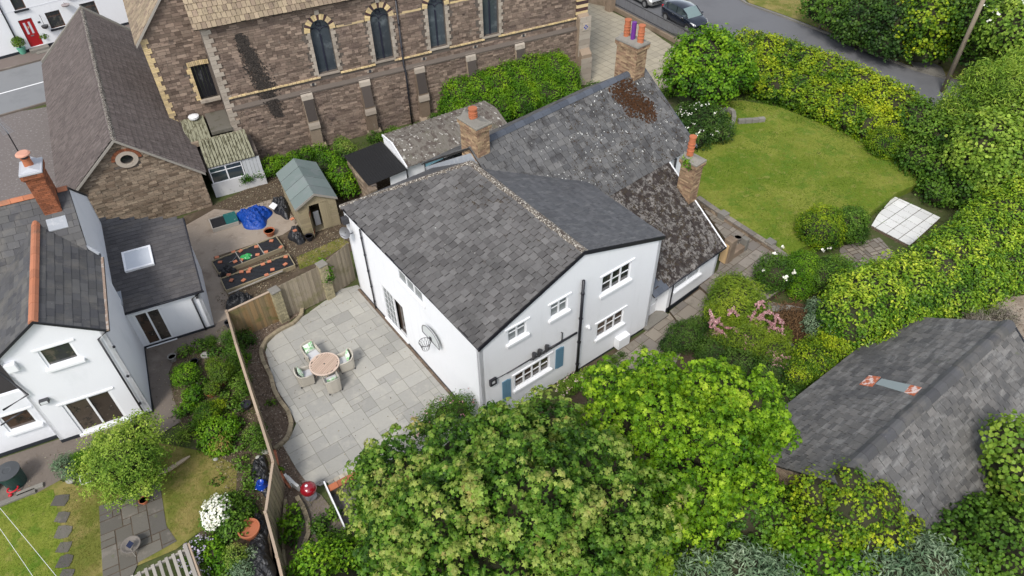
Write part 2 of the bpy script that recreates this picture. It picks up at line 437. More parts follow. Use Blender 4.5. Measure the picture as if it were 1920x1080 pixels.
def sycamore(name, label, lobes, m, base, bump=.34, size=.2, sprigs=2.0, per=10, young=.5, core=.52, seed=3, topc=.5, group=None):
    """crown of whorled sprigs of lobed leaves"""
    t = thing(name, label, 'tree', base, 0, group)
    P, N, D = sample_lobes(lobes, sprigs/(size*size*4.0), .14, -.3, seed, .42, bump, 1.9)
    n = len(P); out = N+np.array([0, 0, .45]); out /= np.linalg.norm(out, axis=1, keepdims=True)
    a = np.cross(out, RG.normal(size=(n, 3))); a /= np.linalg.norm(a, axis=1, keepdims=True); b_ = np.cross(out, a)
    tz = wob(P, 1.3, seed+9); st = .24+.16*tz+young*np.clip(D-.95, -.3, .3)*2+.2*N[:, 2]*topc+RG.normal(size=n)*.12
    Q, M, T, AX = [], [], [], []
    for k in range(per):
        ring = k/(per-1); th = k*2.4+RG.random(n)*.5; rr = size*(.15+1.25*ring)*(.75+.5*RG.random(n))
        dirv = a*np.cos(th)[:, None]+b_*np.sin(th)[:, None]
        Q.append(P+dirv*rr[:, None]+out*((size*(.4-.9*ring*ring)*(.6+.8*RG.random(n)))[:, None]))
        M.append(out*(1.0-.45*ring)+dirv*(.35+.5*ring)); AX.append(dirv-out*.4*ring); T.append(st+(.26*(1-ring)-.08))
    Q, M, T, AX = map(np.concatenate, (Q, M, T, AX))
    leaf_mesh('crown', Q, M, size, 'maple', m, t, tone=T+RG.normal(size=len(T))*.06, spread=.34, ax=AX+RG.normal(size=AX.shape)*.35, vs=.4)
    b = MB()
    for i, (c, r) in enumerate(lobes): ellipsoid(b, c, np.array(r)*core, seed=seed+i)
    b.build('shade_core', SHADE_CORE, t, smooth=True, kind='stuff')  # dark lumps stand in for the shade deep in the crown
    b = MB(); base = np.array(base, float); top = np.mean([l[0] for l in lobes], 0)
    b.tube([base-np.array([0, 0, .1]), (base+top)/2, top], [.26, .2, .13], 12)
    for (c, r) in lobes: b.tube([(base+top)/2, (top+np.array(c))/2, c], [.13, .09, .03], 8)
    b.build('trunk', BARK, t, smooth=True)
    return t

# ------------------------------------------------------------------ material list
SHADE_CORE = mat('shade_core', (.035, .032, .016), (.025, .028, .012), grain=.4, bump=(25, .6))  # twig brown, darkened to put the inner shade of foliage into the colour
BARK = mat('bark', (.12, .10, .075), (.16, .14, .11), grain=.4, bump=(30, .6))
RENDER = mat('white_render', (.80, .81, .83), (.78, .79, .81), rough=.9, var=.01, grain=.05, bump=(60, .25),
             layers=[(1.4, .52, .75, (.60, .61, .62), .25, (0, (.5, .5, 4))), (14, .55, .75, (.66, .67, .68), .35), (.8, .55, .8, (.62, .64, .64), .22), (3, .6, .8, (.55, .55, .52), .12)])
RENDER2 = mat('neighbour_render', (.74, .75, .78), (.72, .73, .76), rough=.9, var=.01, grain=.06, bump=(60, .25),
              layers=[(.9, .5, .75, (.5, .53, .55), .3, (0, (1, 1, 2.5))), (4, .6, .8, (.5, .5, .48), .15)])
UPVC = mat('white_frame', (.8, .81, .83), rough=.35, var=.01, grain=.02, bump=(20, 0), spec=.5)
BLACKP = mat('black_plastic', (.018, .018, .024), rough=.35, var=.1, grain=.15, spec=.5)
PLINTH = mat('dark_plinth', (.025, .028, .035), rough=.7, var=.1, grain=.3)
GLASS = mat('window_glass', (.035, .038, .04), (.02, .022, .022), rough=.06, var=.3, grain=.2, bump=(6, 0), spec=.8,
            layers=[(2.2, .5, .62, (.12, .1, .085), .6), (3.5, .55, .65, (.035, .06, .03), .5)])
CURT = mat('net_curtain', (.22, .24, .25), (.2, .22, .22), rough=.12, var=.1, grain=.25, bump=(25, 0), spec=.7,
           layers=[(9, .45, .65, (.08, .09, .09), .6, (0, (1, 1, .12)))])
GLASSBR = mat('brown_interior_glass', (.07, .045, .032), (.06, .05, .04), rough=.06, var=.3, grain=.3, bump=(6, 0), spec=.8,
              layers=[(2.5, .5, .6, (.02, .02, .018), .8), (5, .6, .66, (.2, .17, .14), .5)])
SLATE1 = mat('slate_weathered', (.088, .083, .081), (.135, .13, .126), rough=.75, var=.17, grain=.18, bump=(30, .25),
             layers=[(.55, .45, .7, (.05, .048, .047), .6), (3.5, .60, .70, (.16, .16, .15), .4), (1.2, .62, .7, (.06, .045, .035), .35), (14, .7, .76, (.32, .32, .3), .5)])
SLATE2 = mat('slate_smooth', (.075, .077, .082), (.10, .10, .105), rough=.65, var=.10, grain=.18, bump=(30, .2),
             layers=[(.7, .45, .7, (.055, .055, .058), .5), (2.5, .52, .70, (.17, .17, .165), .5, (rad(36.5), (1.6, .5, 1))), (9, .64, .72, (.3, .3, .28), .4)])
SLATE3 = mat('slate_lichen', (.085, .085, .087), (.135, .132, .128), rough=.75, var=.16, grain=.2, bump=(30, .3),
             layers=[(1.4, .5, .62, (.045, .043, .043), .75), (8, .55, .66, (.05, .048, .046), .55), (7, .69, .71, (.6, .6, .56), .85), (22, .66, .7, (.3, .3, .28), .4)])
SLATE4 = mat('slate_moss_brown', (.13, .12, .112), (.19, .175, .16), rough=.85, var=.14, grain=.25, bump=(25, .5),
             layers=[(3.2, .46, .53, (.028, .02, .018), .92), (9, .52, .58, (.03, .024, .02), .8), (7, .71, .73, (.6, .6, .55), .7)])
SLATEB = mat('slate_barn', (.085, .083, .082), (.145, .138, .13), rough=.75, var=.15, grain=.2, bump=(25, .3),
             layers=[(2.2, .5, .66, (.25, .245, .235), .5, (rad(36.5), (1.8, .5, 1))), (.6, .5, .65, (.06, .06, .062), .6), (12, .62, .7, (.4, .39, .36), .35), (2.2, .66, .7, (.10, .11, .06), .5)])
SLATEN = mat('slate_neighbour', (.065, .065, .07), (.095, .093, .09), rough=.7, var=.18, grain=.18, bump=(30, .25),
             layers=[(1.1, .5, .65, (.14, .13, .115), .5), (12, .68, .72, (.35, .35, .32), .5)])
SLATEE = mat('slate_extension', (.068, .064, .066), (.085, .08, .08), rough=.8, var=.12, grain=.15, bump=(30, .2),
             layers=[(1.0, .5, .7, (.13, .115, .10), .4, (rad(24.5), (1.4, .6, 1)))])
BLUESL = mat('slate_bluegrey', (.06, .068, .085), (.09, .10, .12), rough=.5, var=.12, grain=.12)
HALLT = mat('interlocking_tile', (.135, .112, .105), (.18, .152, .142), rough=.9, var=.16, grain=.3, bump=(26, .5),
            layers=[(1.0, .5, .7, (.10, .085, .08), .5), (6, .62, .7, (.28, .26, .24), .45), (4, .64, .68, (.05, .04, .038), .6)])
CHT = mat('clay_tile_tan', (.30, .24, .16), (.22, .165, .12), rough=.9, var=.22, grain=.25, bump=(26, .4),
          layers=[(2, .55, .68, (.10, .075, .06), .7), (9, .58, .66, (.06, .045, .04), .6)])
UNDER = mat('roof_underlay', (.03, .028, .027), rough=.95, var=.05, grain=.3)
STONE = mat('purple_stone', (.155, .112, .088), (.265, .20, .155), rough=.95, var=.34, grain=.26, bump=(22, .5),
            layers=[(.5, .5, .68, (.10, .07, .065), .45), (2.5, .6, .72, (.30, .26, .22), .35), (1.1, .63, .7, (.045, .038, .038), .6)])
STONE2 = mat('tan_stone', (.19, .14, .10), (.31, .245, .18), rough=.95, var=.32, grain=.28, bump=(22, .5),
             layers=[(.6, .5, .66, (.12, .085, .06), .5), (3, .58, .7, (.33, .29, .23), .4)])
MORTAR = mat('lime_mortar', (.12, .10, .085), rough=1, var=.05, grain=.35)
PALEST = mat('pale_dressed_stone', (.32, .27, .22), (.40, .35, .29), rough=.9, var=.15, grain=.22, layers=[(2.5, .55, .7, (.16, .13, .11), .5)])
YBRICK = mat('yellow_brick', (.64, .49, .25), (.52, .40, .24), rough=.9, var=.18, grain=.2, layers=[(5, .58, .7, (.2, .14, .08), .5)])
DARKBR = mat('dark_brick', (.055, .035, .04), (.08, .04, .04), rough=.8, var=.15)
CHBR = mat('chimney_brick', (.36, .26, .155), (.20, .12, .08), rough=.95, var=.28, grain=.25, bump=(26, .4),
           layers=[(1.6, .55, .68, (.16, .10, .07), .5), (5, .6, .7, (.42, .34, .22), .4)])
REDBR = mat('red_brick', (.27, .095, .045), (.20, .075, .04), rough=.95, var=.25, grain=.25, bump=(26, .4))
CEMENT = mat('cement', (.24, .225, .195), (.18, .17, .15), rough=.95, var=.08, grain=.22, layers=[(3, .5, .7, (.15, .14, .12), .5), (9, .64, .7, (.42, .41, .38), .5)])
LICH = mat('lichen_ridge', (.13, .11, .09), (.10, .085, .07), rough=.95, var=.15, grain=.3, bump=(20, .6),
           layers=[(6, .5, .56, (.04, .03, .028), .8), (17, .53, .58, (.50, .47, .41), .85)])
TERRA = mat('terracotta', (.40, .13, .06), (.34, .12, .06), rough=.85, var=.12, grain=.18, layers=[(4, .55, .7, (.22, .09, .05), .4)])
ORIDGE = mat('orange_ridge_tile', (.44, .17, .09), (.36, .15, .085), rough=.9, var=.12, grain=.2, layers=[(2.2, .55, .68, (.2, .13, .09), .5)])
LEAD = mat('lead', (.30, .32, .35), rough=.5, var=.05, grain=.2, layers=[(4, .5, .65, (.5, .5, .5), .4)])
WOOD = mat('fence_wood', (.22, .185, .135), (.30, .255, .19), rough=.9, var=.14, grain=.28, bump=(20, .2), stretch=(0, (1, 1, .12)),
           layers=[(.9, .52, .66, (.15, .14, .06), .6)])
WOODG = mat('fence_wood_stained', (.19, .145, .08), (.27, .17, .08), rough=.9, var=.14, grain=.25, layers=[(1.2, .5, .62, (.11, .12, .04), .7)])
WOODP = mat('grey_timber', (.36, .33, .29), (.27, .25, .22), rough=.9, var=.15, grain=.25)
TIMB = mat('post_timber', (.40, .31, .23), (.34, .26, .19), rough=.9, var=.12, grain=.2)
SANDST = mat('garden_sandstone', (.36, .35, .315), (.295, .29, .268), rough=.75, var=.10, grain=.10, bump=(12, .15),
             layers=[(1.6, .5, .68, (.42, .40, .35), .5), (3.0, .58, .7, (.25, .25, .25), .4), (30, .72, .74, (.06, .06, .06), .5), (1.1, .66, .72, (.37, .30, .25), .35)])
JOINT = mat('paving_joint', (.20, .195, .16), rough=1, var=0, grain=.3, layers=[(2, .55, .7, (.13, .13, .07), .5)])
OLDSL = mat('old_flagstone', (.25, .22, .18), (.19, .17, .15), rough=.95, var=.2, grain=.25, layers=[(1.5, .52, .66, (.12, .11, .085), .6), (4, .62, .7, (.36, .33, .28), .4)])
TANSL = mat('tan_concrete_slab', (.36, .32, .24), (.33, .295, .225), rough=.95, var=.08, grain=.15, layers=[(.6, .5, .7, (.26, .23, .175), .5)])
WHTSL = mat('white_slab', (.66, .66, .64), (.60, .60, .585), rough=.85, var=.06, grain=.12, layers=[(3, .6, .7, (.4, .36, .33), .4)])
ASPH = mat('asphalt', (.135, .137, .145), rough=.95, var=0, grain=.14, layers=[(.35, .45, .7, (.105, .107, .115), .6)])
ASPHW = mat('asphalt_street', (.20, .205, .21), rough=.95, var=0, grain=.1, layers=[(.5, .5, .7, (.15, .155, .16), .5)])
PAVT = mat('pavement_tarmac', (.16, .13, .115), rough=.95, var=0, grain=.2, layers=[(1, .5, .7, (.2, .175, .16), .4)])
BRICKP = mat('forecourt_block', (.185, .165, .155), (.15, .13, .122), rough=.95, var=.15, grain=.3, layers=[(7, .56, .64, (.36, .34, .32), .5)])
WPAINT = mat('road_paint', (.78, .78, .78), rough=.8, var=0, grain=.1)
CONC = mat('concrete_path', (.155, .13, .11), rough=.95, var=0, grain=.22, bump=(20, .3), layers=[(.8, .5, .68, (.24, .205, .175), .6), (5, .6, .7, (.09, .08, .07), .4)])
MUDC = mat('muddy_concrete', (.30, .25, .20), rough=.95, var=0, grain=.22, bump=(18, .35), layers=[(.9, .5, .65, (.20, .155, .12), .7), (3.5, .56, .68, (.38, .33, .28), .5)])
SOIL = mat('soil', (.085, .062, .042), rough=1, var=0, grain=.4, bump=(18, .8), layers=[(1.2, .5, .65, (.14, .11, .075), .6), (4, .55, .65, (.055, .05, .025), .7)])
GROUND = mat('rough_ground', (.065, .08, .025), rough=1, var=0, grain=.4, bump=(10, .8), layers=[(.6, .5, .6, (.05, .07, .02), .7), (2.5, .55, .65, (.12, .095, .065), .6)])
MULCH = mat('bark_mulch', (.13, .095, .07), rough=1, var=0, grain=.5, bump=(26, .9), layers=[(7, .52, .6, (.22, .17, .13), .6), (2, .55, .65, (.07, .055, .04), .6)])
LAWN = mat('lawn', (.115, .165, .013), rough=1, var=0, grain=.3, bump=(30, .6), layers=[(.35, .42, .60, (.20, .22, .035), .8), (1.1, .5, .62, (.075, .15, .010), .7), (3, .55, .66, (.26, .24, .07), .5)])
LAWND = mat('dry_lawn', (.13, .14, .025), rough=1, var=0, grain=.3, bump=(30, .6), layers=[(.7, .42, .6, (.25, .20, .07), .8), (2.6, .54, .66, (.08, .12, .013), .6)])
PLAST = mat('black_polythene', (.016, .017, .02), rough=.4, var=.1, grain=.3, spec=.5, bump=(9, 1.0))
TARPB = mat('blue_tarpaulin', (.006, .055, .32), (.01, .07, .38), rough=.38, var=.1, grain=.3, bump=(10, 1.0), layers=[(9, .6, .66, (.02, .13, .55), .6)])
FELT = mat('green_mineral_felt', (.15, .19, .18), (.175, .21, .20), rough=.9, var=.09, grain=.1, layers=[(1.5, .5, .7, (.20, .22, .22), .6)])
SHEDW = mat('shed_boards', (.32, .27, .17), (.27, .225, .15), rough=.9, var=.12, grain=.25, layers=[(2, .55, .68, (.17, .16, .09), .6)])
CORRB = mat('black_corrugated', (.022, .022, .023), rough=.55, var=.05, grain=.15)
ASBE = mat('corrugated_cement', (.16, .145, .125), rough=.95, var=0, grain=.3, layers=[(3, .5, .58, (.07, .052, .045), .7), (4.5, .6, .63, (.58, .56, .52), .8), (1, .55, .7, (.10, .10, .06), .5)])
MOSSR = mat('mossy_corrugated', (.25, .245, .17), rough=.95, var=0, grain=.3, layers=[(3.5, .48, .58, (.09, .085, .05), .9, (rad(26), (.35, 2, 1))), (6, .6, .66, (.5, .5, .36), .5)])
BLUEP = mat('blue_shutter_paint', (.11, .22, .31), (.13, .245, .335), rough=.5, var=.04, grain=.06)
SKYB = mat('pale_blue_door', (.25, .48, .58), rough=.5, var=0, grain=.06)
REDP = mat('red_door_paint', (.34, .008, .012), rough=.35, var=0, grain=.05, spec=.5)
REDG = mat('red_enamel', (.23, .006, .014), rough=.15, var=0, grain=.02, spec=.6, coat=.6, bump=(20, 0))
GREYM = mat('grey_metal', (.25, .25, .26), rough=.4, var=.1, grain=.1, metal=.6)
DGREY = mat('dark_metal', (.05, .05, .055), rough=.45, var=.1, grain=.15)
RATTAN = mat('grey_rattan', (.47, .44, .38), (.42, .39, .335), rough=.8, var=.08, grain=.12, bump=(70, .6), stretch=(0, (1, 1, .25)))
CUSH = mat('grey_cushion', (.50, .50, .52), rough=.95, var=.04, grain=.06)
LEAFC = mat('leaf_print_cushion', (.74, .78, .70), rough=.9, var=.02, grain=.05, bump=(10, 0), layers=[(7, .48, .55, (.16, .50, .17), .8), (12, .56, .62, (.30, .62, .28), .7)])
TABLE = mat('table_slat', (.50, .37, .29), (.46, .34, .265), rough=.7, var=.06, grain=.12)
TABLER = mat('table_rim', (.56, .44, .36), rough=.7, var=.02, grain=.08)
BLPOT = mat('blue_glazed_pot', (.008, .05, .36), rough=.2, var=.05, grain=.1, spec=.6)
GREENPL = mat('green_plastic', (.012, .045, .04), rough=.4, var=.05, grain=.1, spec=.5)
GREENBAG = mat('green_bag', (.03, .32, .08), rough=.4, var=.05, grain=.2, layers=[(7, .58, .62, (.7, .75, .7), .9)])
TEAL = mat('teal_plastic_sheet', (.02, .12, .115), rough=.35, var=.05, grain=.2, layers=[(5, .62, .68, (.3, .35, .33), .6)])
RUST = mat('rusty_patch', (.45, .13, .06), rough=.8, var=0, grain=.2, layers=[(5, .5, .58, (.72, .62, .58), .85)])
LBLUE = mat('pale_blue_patch', (.25, .29, .29), rough=.7, var=0, grain=.12)
SKYL = mat('rooflight_glass', (.55, .58, .62), rough=.12, var=.03, grain=.05, bump=(5, 0), spec=.6)
CARG = mat('car_glass', (.04, .055, .06), rough=.04, var=.05, grain=.05, bump=(5, 0), spec=.9)
WSCR = mat('windscreen_glass', (.16, .22, .22), rough=.06, var=0, grain=.1, bump=(2, 0), spec=.9)
CARB = mat('navy_car_paint', (.006, .010, .020), rough=.18, var=0, grain=.03, spec=.6, coat=1, bump=(5, 0))
CARS = mat('silver_car_paint', (.42, .42, .40), rough=.25, var=0, grain=.03, spec=.5, coat=.8, metal=.4, bump=(5, 0))
LAMP = mat('headlamp_glass', (.62, .64, .66), rough=.1, var=.05, grain=.1, spec=.8)
TYRE = mat('tyre_rubber', (.02, .02, .02), rough=.9, var=.05)
PURP = mat('purple_guard', (.13, .03, .22), rough=.5, var=.05)
CREAM = mat('cream_flower', (.82, .80, .72), (.85, .84, .80), rough=.8, var=.06, grain=.05, bump=(5, 0))

# ================================================================== SETTING: ground
def gpoly(name, uv, z, m, thick=0, world=False):
    b = MB(); P = [p if world else at(*p, z) for p in uv]
    P = [np.array([p[0], p[1], z]) for p in P]
    a = sum(P[i][0]*P[(i+1) % len(P)][1]-P[(i+1) % len(P)][0]*P[i][1] for i in range(len(P)))
    if a < 0: P = P[::-1]
    vs, _, fs, *_ = delaunay_2d_cdt([Vector(p[:2]) for p in P], [(i, (i+1) % len(P)) for i in range(len(P))], [], 1, 1e-5)
    b.add([(v.x, v.y, z) for v in vs], [tuple(f) for f in fs], .5)
    if thick:
        n = len(P); b.add(P+[p-np.array([0, 0, thick]) for p in P], [(i, i+n, (i+1) % n+n, (i+1) % n) for i in range(n)], .5)
    return structure(name, b, m)
b = MB(); n = 48; xs = np.linspace(-260, 260, n); ys = np.linspace(-120, 400, n)
b.add([(x, y, -.02) for y in ys for x in xs], [(j*n+i, j*n+i+1, (j+1)*n+i+1, (j+1)*n+i) for j in range(n-1) for i in range(n-1)], .5)
structure('ground', b, GROUND)
# the street at the top left
SF = Fr(at(0, 176), 36)
b = MB(); b.fbox(SF, -40, 60, -3.3, 3.6, -.02, .004); structure('street', b, ASPHW)
b = MB(); b.fbox(SF, -30, 50, -.06, .06, .004, .008); tag(b.build('road_centre_line', WPAINT), 'solid white centre line painted on the street beside the hall', 'road marking')
b = MB(); b.fbox(SF, -40, 60, 3.6, 3.75, -.02, .12); b.fbox(SF, -40, 60, -3.45, -3.3, -.02, .1); structure('kerb', b, CONC)
b = MB(); b.fbox(SF, -40, 60, 3.75, 7.6, -.02, .115); structure('pavement', b, PAVT)
gpoly('forecourt', [(-60, 225), (120, 195), (150, 420), (-60, 420)], .004, BRICKP)
# road on the right and its verge
gpoly('road', [(1100, -60), (1380, -22), (1400, 4), (1470, 28), (1560, 62), (1640, 98), (1720, 128), (1800, 150), (1960, 190), (1960, 300), (1760, 215), (1640, 165), (1430, 92), (1330, 80), (1180, 40)], .006, ASPH)
def strip(name, uv, z0, z1, wd, m, parent=None, kind=None, closed=False):
    P = [at(*p, z1)[:2] for p in uv]; b = MB()
    for i in range(len(P)-1):
        a, c = P[i], P[i+1]; d = unit(c-a); nrm = np.array([-d[1], d[0]])*wd/2
        b.box(np.array([*(a-nrm-d*.01), z0]), np.array([*(c-a+d*.02), 0]), np.array([*(nrm*2), 0]), np.array([0, 0, z1-z0+i*.0007]))
    return b.build(name, m, parent, kind=kind)
o = strip('kerb', [(1378, -10), (1400, 5), (1470, 30), (1560, 64), (1640, 100), (1720, 130), (1800, 152)], -.02, .12, .16, CEMENT); o['kind'] = 'structure'
gpoly('grass_verge', [(1380, -30), (1404, 4), (1470, 27), (1560, 61), (1640, 97), (1720, 127), (1800, 149), (1960, 188), (1960, -60), (1400, -60)], .05, LAWND, .08)
# churchyard forecourt slabs
def paving(name, kind_parent, poly, fr, mods, z, m, jointm, unit_=.3, gap=.014, nmax=300, thick=.03, under=True, nm='slab', label=None, uneven=.003):
    """random-coursed paving of rectangles on a module, in frame fr; poly in world xy"""
    L = [fr.l(np.array([p[0], p[1], 0]))[:2] for p in poly]
    x0 = min(p[0] for p in L); x1 = max(p[0] for p in L); y0 = min(p[1] for p in L); y1 = max(p[1] for p in L)
    nx = int((x1-x0)/unit_)+1; ny = int((y1-y0)/unit_)+1; used = np.zeros((nx, ny), bool); cells = []; cut = []
    for j in range(ny):
        for i in range(nx):
            if used[i, j]: continue
            opts = list(mods); random.shuffle(opts); opts.append((1, 1))
            for (a, c) in opts:
                if i+a <= nx and j+c <= ny and not used[i:i+a, j:j+c].any(): break
            used[i:i+a, j:j+c] = True
            X0 = x0+i*unit_; Y0 = y0+j*unit_; X1, Y1 = X0+a*unit_, Y0+c*unit_
            cs = [in_poly(L, x, y) for x, y in ((X0, Y0), (X1, Y0), (X1, Y1), (X0, Y1))]
            dz = random.uniform(-uneven, uneven)
            if sum(cs) < 4:
                R = clip_rect(L, X0+gap/2, X1-gap/2, Y0+gap/2, Y1-gap/2)
                if len(R) > 2 and abs(sum(R[q][0]*R[(q+1) % len(R)][1]-R[(q+1) % len(R)][0]*R[q][1] for q in range(len(R))))/2 > .012: cut.append([fr.w(x, y, z-thick+dz) for x, y in R])
                continue
            cells.append((fr.w(X0+gap/2, Y0+gap/2, z-thick+dz), fr.x*(X1-X0-gap), fr.y*(Y1-Y0-gap), fr.z*thick))
    o = gpoly(name, [np.array([p[0], p[1], 0]) for p in poly], z-.012, jointm, z+.06, world=True)
    if label: o['label'] = label
    pieces(o, nm, cells, m, nmax)
    for R in cut:
        b = MB(); b.prism(R, np.array([0, 0, thick])); b.build(nm, m, o)
    return o
def clip_rect(P, x0, x1, y0, y1):
    for ax, lim, sg in ((0, x0, 1), (0, x1, -1), (1, y0, 1), (1, y1, -1)):
        out = []
        for i in range(len(P)):
            a, c = P[i-1], P[i]; ia, ic = (a[ax]-lim)*sg >= 0, (c[ax]-lim)*sg >= 0
            if ia != ic:
                t = (lim-a[ax])/(c[ax]-a[ax]); out.append((a[0]+(c[0]-a[0])*t, a[1]+(c[1]-a[1])*t))
            if ic: out.append(tuple(c))
        P = out
        if not P: return []
    return P
FC = [at(*p)[:2] for p in ((1088, 158), (1083, 20), (1092, 2), (1120, 2), (1150, 24), (1215, 55), (1268, 92), (1290, 150), (1225, 175))]
paving('forecourt_paving', None, FC, Fr(at(1150, 24), 37), [(1, 1)], .03, TANSL, JOINT, unit_=.62, gap=.035)
# back yards on the left
gpoly('muddy_yard', [(330, 440), (345, 405), (400, 385), (470, 350), (560, 290), (660, 270), (745, 330), (700, 400), (660, 470), (612, 495), (520, 545), (425, 600), (400, 640), (330, 600)], .008, SOIL)
gpoly('concrete_yard', [(335, 430), (402, 392), (440, 395), (520, 370), (560, 420), (530, 440), (400, 482), (440, 590), (430, 640), (380, 650), (330, 560)], .014, MUDC)
gpoly('hedge_bank', [(1120, 60), (1300, 100), (1440, 100), (1660, 175), (1800, 230), (2000, 330), (2000, 470), (1700, 400), (1640, 300), (1460, 230), (1290, 200)], .012, GROUND)
gpoly('grass_patch', [(556, 482), (640, 445), (655, 455), (600, 490), (562, 505)], .018, LAWND)
gpoly('side_path', [(265, 655), (330, 630), (402, 608), (440, 590), (445, 625), (330, 665), (316, 700), (325, 745), (340, 790), (300, 815), (270, 830), (150, 880), (40, 940), (-60, 985), (-60, 880), (150, 810), (290, 770)], .02, CONC)
gpoly('planting_bed', [(330, 640), (425, 600), (470, 745), (520, 870), (505, 960), (530, 1100), (385, 1100), (372, 1000), (395, 900), (372, 840), (325, 780), (318, 700)], .012, SOIL)
gpoly('cottage_lawn', [(-80, 960), (110, 900), (150, 912), (255, 855), (300, 830), (400, 850), (445, 875), (440, 960), (370, 1000), (330, 1030), (200, 1085), (-80, 1120)], .016, LAWND)
gpoly('front_lawn', [(-80, 965), (100, 917), (118, 1010), (130, 1140), (-80, 1140)], .022, LAWN)
# the shrub border beyond the side fence
gpoly('curved_bed', [(425, 600), (530, 598), (620, 553), (668, 527), (640, 540), (570, 582), (523, 618), (493, 645), (510, 700), (530, 745), (553, 790), (540, 830), (555, 880), (600, 930), (640, 1000), (560, 1100), (520, 1100), (498, 960), (512, 865), (462, 712)], .012, MULCH)
gpoly('back_border', [(540, 1100), (585, 925), (680, 1000), (900, 820), (1080, 740), (1090, 690), (1230, 610), (1300, 640), (1500, 740), (1500, 1100), (1000, 1200), (700, 1200)], .01, SOIL)
gpoly('earth_bank', [(1340, 590), (1420, 560), (1560, 590), (1540, 720), (1500, 780), (1300, 760)], .02, CONC)
gpoly('dirt_track', [(1850, 640), (1860, 560), (2050, 540), (2050, 720)], .02, MUDC)
# the raised lawn on the right
LZ = .45
gpoly('lawn', [(1300, 372), (1400, 428), (1478, 478), (1530, 452), (1595, 430), (1640, 392), (1680, 362), (1720, 345), (1720, 300), (1620, 262), (1540, 232), (1460, 200), (1390, 188), (1320, 190), (1290, 270)], LZ, LAWN, .5)
# paving round the cottage
PATHF = Fr(at(1300, 560), 41)
paving('cottage_path_upper', None, [at(*p, .35)[:2] for p in ((1311, 535), (1345, 508), (1362, 450), (1318, 390), (1333, 388), (1478, 487), (1500, 520), (1440, 560), (1390, 590), (1340, 562))], PATHF, [(2, 1), (2, 2), (3, 2), (1, 2)], .35, OLDSL, SOIL, unit_=.26, gap=.03, uneven=.008)
paving('cottage_path_middle', None, [at(*p, .2)[:2] for p in ((1256, 583), (1311, 540), (1342, 566), (1292, 628))], PATHF, [(2, 2), (3, 2), (2, 3)], .2, OLDSL, SOIL, unit_=.3, gap=.025)
paving('cottage_path_lower', None, [at(*p, .05)[:2] for p in ((1196, 632), (1256, 586), (1296, 628), (1262, 690), (1180, 720), (1120, 720), (1100, 700))], PATHF, [(2, 2), (3, 2), (2, 3), (3, 3)], .05, OLDSL, SOIL, unit_=.3, gap=.025)
paving('crazy_path', None, [at(*p, .06)[:2] for p in ((1575, 462), (1650, 445), (1680, 480), (1610, 530), (1570, 520))], Fr((0, 0, 0), 20), [(2, 1), (1, 2), (2, 2)], .06, OLDSL, SOIL, unit_=.22, gap=.04)
paving('white_paved_square', None, [at(*p, .08)[:2] for p in ((1633, 425), (1645, 405), (1675, 370), (1720, 390), (1762, 410), (1735, 435), (1705, 462))], Fr(at(1670, 455, .08), 37), [(1, 1)], .08, WHTSL, MULCH, unit_=.62, gap=.035)
paving('flag_terrace', None, [at(*p)[:2] for p in ((186, 950), (250, 925), (300, 905), (312, 985), (332, 1015), (260, 1055), (235, 1110), (195, 1110))], Fr(at(250, 1000), 27), [(2, 2), (3, 2), (2, 3), (2, 1)], .03, mat('dark_flagstone', (.13, .12, .10), (.09, .084, .075), rough=1, var=.15, grain=.3, layers=[(1.5, .55, .66, (.24, .21, .18), .4), (2.5, .6, .7, (.10, .12, .04), .5)]), SOIL, unit_=.28, gap=.035, uneven=.008)
# the patio
PAT = [at(*p)[:2] for p in ((671, 535), (905, 800), (912, 850), (790, 870), (700, 872), (615, 905), (600, 912), (575, 905), (556, 880), (530, 835), (545, 820), (556, 795), (540, 762), (522, 735), (509, 700), (498, 662), (502, 645), (522, 625), (572, 592), (640, 543))]
HF = Fr(at(908, 805), 36.5)
patio = paving('patio', None, PAT, Fr(at(620, 700), 35.4), [(3, 2), (2, 3), (2, 2), (3, 3), (2, 1), (3, 2), (3, 2)], .035, SANDST, JOINT, unit_=.30, gap=.016, nmax=300)

